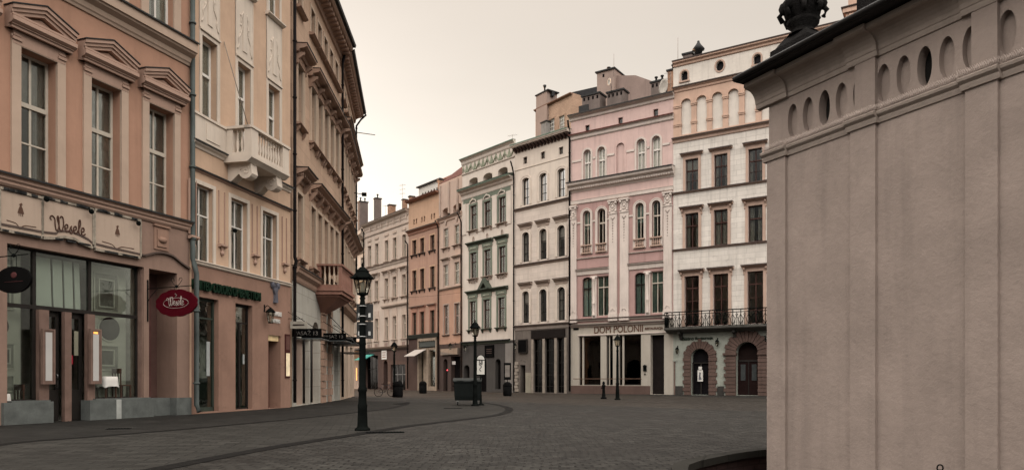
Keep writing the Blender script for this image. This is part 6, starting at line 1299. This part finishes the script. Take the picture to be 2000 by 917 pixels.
cbox(GB, 698, 719, 396, 430, -3, CHIM, 0, 2, world=.5); cbox(GB, 730, 745, 389, 420, -4, CHIM, 0, 1, world=.5); cbox(GB, 757, 773, 402, 412, -4, BRICK, 0, 0, world=.5); cbox(GB, 798, 810, 385, 400, -4, BRICK, 0, 0, world=.5); cbox(GB, 785, 796, 391, 402, -5, BRICK, 0, 0, world=.5)
antenna(GB, GB.S(786, -4), -4, 23.5, 4.0, 'branching aerial over the roof between the beige and orange houses', 3); antenna(GB, GB.S(753, -5), -5, 23.5, 2.6, 'slender aerial beside the middle chimney of the beige house', 1); antenna(GB, GB.S(696, -3), -3, 22, 4.2, 'thin aerial at the left end of the far roofs', 0)
# ================================================================ pale house at the end of the street
PF = Bld('pale_house', 'pale house closing the view at the end of the street on the left', 'house', (600, 14.6), (712, 18.2), 20.8, 10)
pf = plaster('pale stone render', (.50, .44, .38), stain=.25, var=.08); pft = plaster('pale stone trim', (.40, .35, .3), stain=.4)
cF = [PF.S(p) for p in (650, 665, 679, 693.5, 708)]
for y0, y1 in ((489, 454), (540, 509), (598, 565), (650, 612)):
    for x in cF: window(PF, x, 1.0, PF.H(693.5, y0), PF.H(693.5, y1), 0, rev=.2, fm=CRM, cols=2, bars=(.6,), sur=(.2, .06, pft), sill=(.25, .2, .14, pft), cur=CURT, openw=.2, key=str(y0))
for y in (497, 556, 605, 668): z = PF.H(693, y); PF.cornice([(.03, z - .3), (.25, z - .1), (.3, z + .05)], pft, flash=FL)
PF.cornice([(.04, 20.2), (.5, 20.6), (.6, 20.8)], pft, flash=ZINC)
for a, c in ((687, 692), (700, 706)): PF.hole(PF.S(a), PF.S(c), .02, 4.2, .6, .5, 2)
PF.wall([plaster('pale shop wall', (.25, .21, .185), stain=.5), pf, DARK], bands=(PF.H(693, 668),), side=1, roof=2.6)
b = MB(); b.exx([(-.1, 5.6), (-2.2, 4.9), (-2.2, 4.8), (-.1, 5.5)], PF.S(686), PF.S(712)); tag(b.build('awning', simple('dark awning cloth', (.03, .03, .03), .8), None, PF.W(0, 0, 0), PF.rz), 'wide black awning at the foot of the pale house closing the street', 'awning')
b = MB(); b.box(-.12, .12, 0, -.06, 0, 1.7); tag(b.build('lit_panel', LITO, None, PF.W(PF.S(697), 0, 1.2), PF.rz), 'thin orange lit panel in the shade at the far end of the street', 'lamp')
cbox(PF, 686, 697, 412, 425, -4, BRICK, 0, 0, world=.5)
# ================================================================ small chapel on the right
CHP = Bld('chapel', 'plain pinkish grey chapel wall with oval niches and dark eaves filling the right side', 'chapel', (1502, 159), (1990, 159 * 1670 / 1182), 5.3, 5)
stw = plaster('grey pink chapel render', (.262, .212, .184), stain=.36, var=.13, bump=.35, scale=1.3); stl = plaster('chapel stone moulding', (.30, .25, .215), stain=.35, var=.1, bump=.3, scale=2)
C = CHP; CL = 8.0; C.L = CL
zs_ = 4.705; zt_ = 5.46       # string course, top of frieze
b = MB()
# lower wall, running down into the sunken area
lo = [(0, .36, .05)]; PIL = [(0, .36), (1.48, 1.86), (3.02, 3.38), (4.6, 4.98)]
holes = []
ov = []
for bx in (0, 1.49, 3.0, 4.5, 6.0):
    for k in range(5): ov.append((bx + .46 + .282 * k if bx == 0 else bx + .455 + .278 * k, k == 2))
H_ = []
for x, dk in ov:
    if x < CL - .2: C.holes.append((x - .095, x + .095, 4.83, 5.32, .24, .15 if dk else .085, 1 if dk else 0, .24, 0))
C.H0 = 5.9
HO = C.holes
wallb = MB()
xs = sorted({0, CL} | {round(h[i], 4) for h in HO for i in (0, 1)}); zs = [-1.2, 4.7, 4.83, 5.32, 5.9]
C.wall([stw, simple('black niche void', (.012, .011, .01), .9)], side=0, roof=1.6, roofmat=simple('dark chapel roof sheet', (.008, .008, .008), .6, spec=.1))
b.box(0, CL, .002, .3, -1.2, .0); b.box(0, .3, .002, 5, -1.2, 0); C.part(b, 'footing', stw)
for x0, x1 in PIL: b = MB(); b.box(x0, x1, .02, -.045, -1.2, zs_ - .1); C.part(b, 'pilaster', stw)
for x0, x1 in PIL[1:]: b = MB(); b.box(x0 + .075, x1, .02, -.05, zs_ + .05, zt_); C.part(b, 'frieze_block', stw)
def runs(): 
    out = []; cur = -.0
    for x0, x1 in PIL: 
        if x0 > cur: out.append((cur, x0 - .04, 0))
        out.append((x0 - (.04 if x0 > 0 else 0), x1 + .04, .05)); cur = x1 + .04
    out.append((cur, CL, 0)); return out
b = MB()
for x0, x1, e in runs(): b.exx([(.02, zs_ - .13), (-.02 - e, zs_ - .125), (-.035 - e, zs_ - .08), (-.035 - e, zs_ - .06), (-.075 - e, zs_ - .03), (-.085 - e, zs_), (-.06 - e, zs_ + .02), (.02, zs_ + .03)], x0 - (.06 if x0 == 0 else 0), x1)
C.part(b, 'string_course', stl)
b = MB(); x = -.04
while x < 5.2:
    e = max([r[2] for r in runs() if r[0] <= x <= r[1]] or [0])
    for q in (0, 1, 2): 
        a = (-.055 - e, zs_ + .02); b.tube([(x + q * .008, a[0], a[1]), (x + (q - 1) * .025, a[0] + (q - 1) * .035, zs_ + .09 + random.random() * .015)], .0032, 3)
    x += .026
C.part(b, 'bird_spikes', simple('bird spike wire', (.42, .35, .31), .6))
b = MB()
for x0, x1, e in runs():
    e *= .8; pr = [(.02, zt_ - .02), (-.02 - e, zt_ - .015), (-.03 - e, zt_ + .02), (-.03 - e, zt_ + .05)] + [(-.04 - e - .20 * (1 - math.cos(t * PI / 12)), zt_ + .06 + .20 * math.sin(t * PI / 12)) for t in range(7)] + [(-.28 - e, zt_ + .28), (-.28 - e, zt_ + .34), (.02, zt_ + .36)]
    b.exx(pr, x0 - (.2 if x0 == 0 else 0), x1)
C.part(b, 'cornice', stl)
# eaves, with the hip at the corner
EX = -.22; oe = .45; ze = zt_ + .36; b = MB()
b.exx([(.3, ze + .05), (-oe, ze - .02), (-oe - .03, ze - .01), (-oe - .06, ze + .03), (-oe - .05, ze + .07), (-oe, ze + .09), (.3, ze + .35)], EX, CL)
b.tube([(EX - .01, -oe - .03, ze + .03), (CL, -oe - .03, ze + .03)], .045, 8); b.tube([(EX, -oe, ze + .03), (EX, 4, ze + .03)], .045, 8); b.box(EX, .1, -oe, 4, ze, ze + .05)
C.part(b, 'eaves', simple('black eaves sheet', (.008, .0075, .0075), .55, spec=.2))
b = MB(); b.exx([(-.45, ze + .08), (1.6, ze + .95), (3.6, ze + .08), (3.6, ze + .02), (-.45, ze + .02)], -.4, CL); 
# stone urn on the roof
ux, uo = C.S(1568, -.25), -.25; blk = plaster('soot black stone', (.010, .009, .0085), stain=.5, var=.4, bump=.8, scale=5); zu = ze + .0
t = thing('roof_finial', 'soot black carved stone finial on the chapel roof near the corner', 'finial', C.W(ux, uo, zu), C.rz)
hU = lambda y: C.H(1566, y, uo) - zu
mp = C.st(1566, uo)[1] / F; r0 = 41 * mp
b = MB(); b.box(-46 * mp, 46 * mp, -.3, .3, -.1, hU(92)); b.grid([[(-42 * mp, -.27, hU(92)), (42 * mp, -.27, hU(92)), (42 * mp, .27, hU(92)), (-42 * mp, .27, hU(92))], [(-26 * mp, -.16, hU(70)), (26 * mp, -.16, hU(70)), (26 * mp, .16, hU(70)), (-26 * mp, .16, hU(70))]], 0, False); b.build('plinth', blk, t)
b = MB(); b.lathe([(30 * mp, hU(71)), (22 * mp, hU(66)), (20 * mp, hU(58)), (30 * mp, hU(50)), (31 * mp, hU(44)), (24 * mp, hU(39)), (32 * mp, hU(33)), (34 * mp, hU(24)), (38 * mp, hU(18)), (39 * mp, hU(6)), (30 * mp, hU(0)), (33 * mp, hU(-10)), (14 * mp, hU(-30)), (5 * mp, hU(-50))], 0, 0, 14); b.build('stem', blk, t)
for k in range(8):
    a = k * PI / 4; b = MB(); b.ball((r0 * .85 * math.cos(a), r0 * .85 * math.sin(a), hU(14)), r0 * .24, 8, 0, (1, 1, 1.3)); b.tube([(r0 * .9 * math.cos(a), r0 * .9 * math.sin(a), hU(40)), (r0 * 1.05 * math.cos(a), r0 * 1.05 * math.sin(a), hU(28)), (r0 * .85 * math.cos(a), r0 * .85 * math.sin(a), hU(18))], r0 * .12, 6); b.build('leaf', blk, t)
ux = C.S(1722, -.4); t = thing('roof_block', 'soot black stone block on the chapel roof at the top edge', 'roof block', C.W(ux, -.4, ze), C.rz); b = MB(); w = (C.S(1752, -.4) - C.S(1692, -.4)) / 2; b.box(-w, w, -.2, .3, -.1, .95); b.box(-w - .05, w + .05, -.25, .35, .95, 1.05); b.build('block', blk, t)
# sunken area round the chapel: floor, retaining wall and coping
pitm = plaster('reddish pit brick', (.05, .031, .029), stain=.4, var=.25, blocks=(.26, .1, .6, .015)); pf_ = slab_mat('pit paving', (.05, .04, .036), .4, .4)
tri = tessellate_polygon([[Vector((x, y, 0)) for x, y in PITR]]); b = MB()
for t in tri: b.poly([(PITR[i][0], PITR[i][1], -1.15) for i in t])
tag(b.build('sunken_floor', pf_), kind='structure')
b = MB(); n = len(PITR)
cx, cy = 7, 5
top = MB()
for i in range(n):
    p, q = PITR[i], PITR[(i + 1) % n]; b.poly([(p[0], p[1], -1.15), (q[0], q[1], -1.15), (q[0], q[1], .0), (p[0], p[1], .0)])
    def inn(v, d): L = math.hypot(cx - v[0], cy - v[1]); return (v[0] + (cx - v[0]) / L * d, v[1] + (cy - v[1]) / L * d)
    a0, a1_, b0_, b1_ = inn(p, .10), inn(q, .10), inn(p, -.16), inn(q, -.16)
    for lo_, hi_ in ((-.06, .05),): top.grid([[(b0_[0], b0_[1], lo_), (a0[0], a0[1], lo_), (a1_[0], a1_[1], lo_), (b1_[0], b1_[1], lo_)], [(b0_[0], b0_[1], hi_), (a0[0], a0[1], hi_), (a1_[0], a1_[1], hi_), (b1_[0], b1_[1], hi_)]], 0, False)
t = thing('retaining_wall', 'low brick retaining wall with grey stone coping curving round the sunken ground by the chapel', 'wall', (0, 0, 0)); b.build('brickwork', pitm, t); top.build('coping', KERBM, t)
# iron finial at the bottom edge
d_ = 6.6; X = (1836 - 1000) / F * d_; zt = CH - (906 - HY) / F * d_
b = MB(); b.tube([(0, 0, -1.4), (0, 0, -.06)], .014, 8); b.tube([(.028 * math.cos(a * PI / 8), .0, -.03 + .028 * math.sin(a * PI / 8)) for a in range(17)], .007, 6); b.tube([(-.055, 0, -.075), (0, 0, -.05), (.03, 0, -.075)], .008, 6)
tag(b.build('railing_post', IRON, None, (X, d_, zt)), 'top of a black iron post with a ring at the bottom edge, before the chapel', 'post')

# ================================================================ street furniture
def street_lamp(px, base, label, k=1.0):
    x, y = gp(px, base); t = thing('street_lamp', label, 'street lamp', (x, y, 0), .2, 'iron street lamps on the square'); return t, (x, y)
LM = {}
def lamp_meshes():
    b = MB(); b.lathe([(.19, 0), (.19, .05), (.145, .08), (.125, .12), (.112, .55), (.12, .62), (.1, .68), (.095, .95), (.115, .98), (.11, 1.03), (.084, 1.1), (.08, 2.1), (.095, 2.13), (.08, 2.17), (.068, 3.02), (.09, 3.06), (.07, 3.1), (.055, 3.22), (.075, 3.26), (.05, 3.3), (.11, 3.35), (.12, 3.37)], 0, 0, 14); LM['post'] = b.mesh('post', IRON)
    b = MB()
    for i in range(6):
        a = i * PI / 3; c, s_ = math.cos(a), math.sin(a); b.tube([(.125 * c, .125 * s_, 3.36), (.215 * c, .215 * s_, 3.74)], .012, 5)
        a2 = a + PI / 3; b.tube([(.215 * c, .215 * s_, 3.74), (.215 * math.cos(a2), .215 * math.sin(a2), 3.74)], .014, 5)
    b.lathe([(.13, 3.34), (.14, 3.36), (.12, 3.39)], 0, 0, 6, 0, False); LM['frame'] = b.mesh('lantern_frame', IRON)
    b = MB(); b.lathe([(.118, 3.37), (.208, 3.74)], 0, 0, 6, 0, False); LM['glass'] = b.mesh('lantern_glass', MATS['LG'])
    b = MB(); b.lathe([(.045, 3.4), (.05, 3.45), (.05, 3.62), (.03, 3.66)], 0, 0, 10); LM['bulb'] = b.mesh('bulb', simple('frosted lamp bulb', (.6, .58, .52), .4))
    b = MB(); b.lathe([(.285, 3.735), (.285, 3.755), (.15, 3.90), (.165, 3.905), (.165, 3.92), (.06, 4.02), (.02, 4.03), (.02, 4.06), (.035, 4.08), (.004, 4.14)], 0, 0, 6, 0, False)
    for i in range(6): a = i * PI / 3; b.tube([(.28 * math.cos(a), .28 * math.sin(a), 3.75), (.31 * math.cos(a), .31 * math.sin(a), 3.79)], .012, 4)
    LM['roof'] = b.mesh('lantern_roof', IRON)
lamp_meshes()
def lamp(px, base, label):
    x, y = gp(px, base); t = thing('street_lamp', label, 'street lamp', (x, y, 0), .25, 'iron street lamps on the square')
    put('post', LM['post'], t); f = put('lantern', LM['frame'], t); put('pane', LM['glass'], f); put('bulb', LM['bulb'], f); put('lantern_roof', LM['roof'], t); return t
L1 = lamp(708, 840, 'nearest and tallest looking black street lamp, with sign boards fixed behind its post')
lamp(928, 791.7, 'black street lamp rising behind the dumpster')
lamp(770, 774, 'small far black street lamp beside the bicycle and the bin')
lamp(1206, 780, 'black street lamp standing before the restaurant front of the pink house')
# boards on the nearest lamp
x, y = gp(708, 840); t = thing('notice_boards', 'pair of dark grey boards with pale stickers fixed to the nearest lamp post', 'sign', (x, y, 0), 0)
for z0, z1 in ((2.72, 3.13), (2.27, 2.69)):
    b = MB(); b.box(-.17, .24, .10, .125, z0, z1); o = b.build('board', GREYS, t); q = MB()
    for xx in (-.13, .125): q.box(xx, xx + .055, .09, .10, z0 + .08, z0 + .18)
    q.build('sticker', simple('pale reflective sticker', (.5, .5, .48), .5) if 'pale reflective sticker' not in MATS else MATS['pale reflective sticker'], o)
for z in (2.3, 2.6, 2.8, 3.05): b = MB(); b.lathe([(.1, z), (.1, z + .025)], 0, 0, 12); b.box(-.05, .05, .06, .11, z, z + .025); b.build('clamp', simple('steel clamp', (.3, .3, .29), .35, .8) if 'steel clamp' not in MATS else MATS['steel clamp'], t)
# wheeled dumpster
x, y = gp(913, 790); t = thing('dumpster', 'dark green four wheeled rubbish dumpster on the square', 'dumpster', (x, y, 0), .06)
dg = simple('dark green plastic', (.006, .008, .0075), .7, var=.15, scale=1.2, spec=.12); dl = simple('grey green lid', (.028, .031, .029), .6, spec=.1)
b = MB(); b.grid([[(-.61, -.42, .24), (.61, -.42, .24), (.61, .42, .24), (-.61, .42, .24)], [(-.64, -.46, .45), (.64, -.46, .45), (.64, .46, .45), (-.64, .46, .45)], [(-.66, -.5, 1.14), (.66, -.5, 1.14), (.66, .5, 1.14), (-.66, .5, 1.14)]], 0, False); b.box(-.7, .7, -.54, .54, 1.12, 1.19)
for u in (-.4, -.13, .13, .4): b.exx([(-.425, .3), (-.45, .3), (-.515, 1.1), (-.49, 1.1)], u - .02, u + .02)
b.build('body', dg, t)
b = MB(); rows = []
for yy, zz in ((-.56, 1.19), (-.54, 1.23), (-.3, 1.31), (.0, 1.345), (.3, 1.31), (.54, 1.23), (.56, 1.19)): rows.append([(-.71, yy, zz), (.71, yy, zz), (.71, yy, zz - .03), (-.71, yy, zz - .03)])
b.grid(rows, 0, False); b.box(-.5, -.2, -.6, -.55, 1.2, 1.23); b.box(.2, .5, -.6, -.55, 1.2, 1.23); b.build('lid', dl, t)
for sx_ in (-1, 1):
    b = MB(); b.tube([(sx_ * .66, -.2, .95), (sx_ * .74, -.1, .95), (sx_ * .74, .1, .95), (sx_ * .66, .2, .95)], .02, 6); b.build('handle', IRON, t)
    for sy_ in (-1, 1):
        b = MB(); cx_, cy_ = sx_ * .48, sy_ * .34; b.grid([[(cx_ - .03 + .0, cy_ + .1 * math.cos(a), .1 + .1 * math.sin(a)) for a in [k * PI / 8 for k in range(16)]], [(cx_ + .03, cy_ + .1 * math.cos(a), .1 + .1 * math.sin(a)) for a in [k * PI / 8 for k in range(16)]]], 0, False)
        w = b.build('wheel', simple('black rubber', (.015, .015, .015), .8) if 'black rubber' not in MATS else MATS['black rubber'], t); b = MB(); b.box(cx_ - .05, cx_ + .05, cy_ - .05, cy_ + .05, .17, .26); b.box(cx_ - .045, cx_ - .035, cy_ - .03, cy_ + .03, .06, .2); b.box(cx_ + .035, cx_ + .045, cy_ - .03, cy_ + .03, .06, .2); b.build('fork', MATS['steel clamp'], w)
# arch topped advertising sign on a post
x, y = gp(939, 790.5); zq = lambda yy: CH + (HY - yy) * y / F
t = thing('advertising_sign', 'white arch topped upright sign on a black post behind the dumpster', 'sign', (x, y, 0), 0)
b = MB(); b.lathe([(.19, 0), (.17, .05), (.06, .1), (.05, .5), (.035, .55), (.035, zq(733))], 0, 0, 10); b.build('post', IRON, t)
w = 8 / F * y; zb, zt, zm = zq(732), zq(692.5), zq(701)
P = [(-w, zb), (w, zb), (w, zm)] + [(w * math.cos(a * PI / 10), zm + (zt - zm) * math.sin(a * PI / 10)) for a in range(1, 10)] + [(-w, zm)]
b = MB(); b.exy([(u * 1.12, (z - zb) * 1.03 + zb - .02) for u, z in P], -.04, .06); o = b.build('board', IRON, t); b = MB(); b.exy([(-w * .92, zb + .04), (w * .92, zb + .04), (w * .92, zm - .06), (-w * .92, zm - .06)], -.05, -.04); b.exy([(u * .9, z - .02 if i > 0 else z) for i, (u, z) in enumerate([(-w, zm + .0), (w, zm + .0)] + P[3:-1])], -.05, -.04)
b.build('poster', simple('pale poster', (.62, .6, .55), .6, var=.04), o)
b = MB(); pts = crom([(.02, zb + .2), (-.06, zb + .3), (.04, zb + .42), (-.08, zb + .55), (.05, zb + .62), (.0, zb + .75), (-.07, zb + .66), (.06, zb + .52), (.07, zb + .72)], 4); b.tube([(u, -.055, z) for u, z in pts], .018, 5); b.build('emblem', simple('dark grey print', (.08, .08, .08), .7), o)
# litter bins
def bin_(px, base, label, h=1.0, w=.3, arch=False):
    x, y = gp(px, base); t = thing('litter_bin', label, 'litter bin', (x, y, 0), 0, 'dark litter bins')
    b = MB(); b.lathe([(w * .9, 0), (w * .92, .05), (w, .1), (w, h * .68)], 0, 0, 14); b.build('body', IRONM, t)
    b = MB(); b.lathe([(w * 1.06, h * .68), (w * 1.06, h * .72), (w * .95, h * .85), (w * .6, h * .97), (w * .1, h)], 0, 0, 14); b.build('lid', IRONM, t); b = MB(); b.box(-w * .45, w * .45, -w * .98, -w * .8, h * .72, h * .84); b.build('opening', DARK, t)
bin_(991, 772.5, 'dark domed litter bin right of the dumpster, below a menu frame', 1.1, .34); bin_(826, 767.5, 'dark domed litter bin before the cream shop frame of the orange house', 1.15, .35); bin_(777, 775, 'large dark litter bin beside the far lamp', 1.15, .37)
x, y = gp(991, 770); b = MB(); b.box(-.3, .3, .5, .56, 1.25, 2.7, 0); b.box(-.2, .2, .48, .5, 1.5, 2.5, 1); b.tube([(0, .53, 0), (0, .53, 1.3)], .03, 6); tag(b.build('menu_stand', [IRONM, simple('dull menu sheet', (.2, .18, .16), .7)], None, (x, y, 0)), 'dark framed menu board standing over the bin right of the dumpster', 'menu board')
# cast bollard
x, y = gp(1179, 778); t = thing('bollard', 'short ornate cast iron bollard before the pink house', 'bollard', (x, y, 0)); b = MB(); b.lathe([(.2, 0), (.2, .08), (.13, .12), (.12, .3), (.1, .34), (.09, .78), (.13, .82), (.12, .9), (.07, .95), (.1, 1.02), (.06, 1.12), (.01, 1.16)], 0, 0, 12); b.ball((-.12, 0, .72), .06, 8); b.build('post', IRONM, t)
# bicycle
x, y = gp(752, 773.5); t = thing('bicycle', 'dark bicycle parked beside the far street lamp', 'bicycle', (x, y, 0), .55)
def wheel(cx):
    b = MB(); b.tube([(cx + .33 * math.cos(a * PI / 10), 0, .34 + .33 * math.sin(a * PI / 10)) for a in range(21)], .022, 5)
    for k in range(8): a = k * PI / 4; b.tube([(cx, 0, .34), (cx + .32 * math.cos(a), 0, .34 + .32 * math.sin(a))], .003, 3)
    b.build('wheel', IRONM, t)
wheel(-.52); wheel(.52); fr = simple('dark bicycle paint', (.04, .04, .045), .4)
b = MB(); 
for p, q in (((-.52, 0, .34), (-.15, 0, .85)), ((-.52, 0, .34), (-.05, 0, .32)), ((-.05, 0, .32), (-.17, 0, .9)), ((-.15, 0, .82), (.35, 0, .86)), ((-.05, 0, .32), (.37, 0, .78)), ((.34, 0, .98), (.52, 0, .34))): b.tube([p, q], .018, 6)
b.build('frame', fr, t); b = MB(); b.exz([(-.3, -.06), (-.05, -.02), (-.05, .02), (-.3, .06)], .92, .97); b.build('saddle', IRONM, t); b = MB(); b.tube([(.28, -.28, 1.02), (.36, -.1, 1.04), (.36, .1, 1.04), (.28, .28, 1.02)], .014, 6); b.tube([(.34, 0, .95), (.36, 0, 1.04)], .014, 5); b.build('handlebar', fr, t)
# a cable stretched between the far facades
b = MB(); pts = [(F * 0, 0, 0)]; p0 = Vector(OR.W(OR.L, .2, OR.H(858, 675))); p1 = Vector(GB.W(GB.L * .6, .4, GB.H(765, 628))); 
def wire(p, q, sag, label, r=.012):
    b = MB(); b.tube([p.lerp(q, u / 10) - Vector((0, 0, sag * 4 * (u / 10) * (1 - u / 10))) for u in range(11)], r, 4); tag(b.build('cable', IRONM), label, 'cable')
wire(Vector(PF.W(PF.S(690), .3, 13.2)), Vector(GR.W(.3, .5, 10.6)), .5, 'thin sagging cable strung across the far facades', .014)
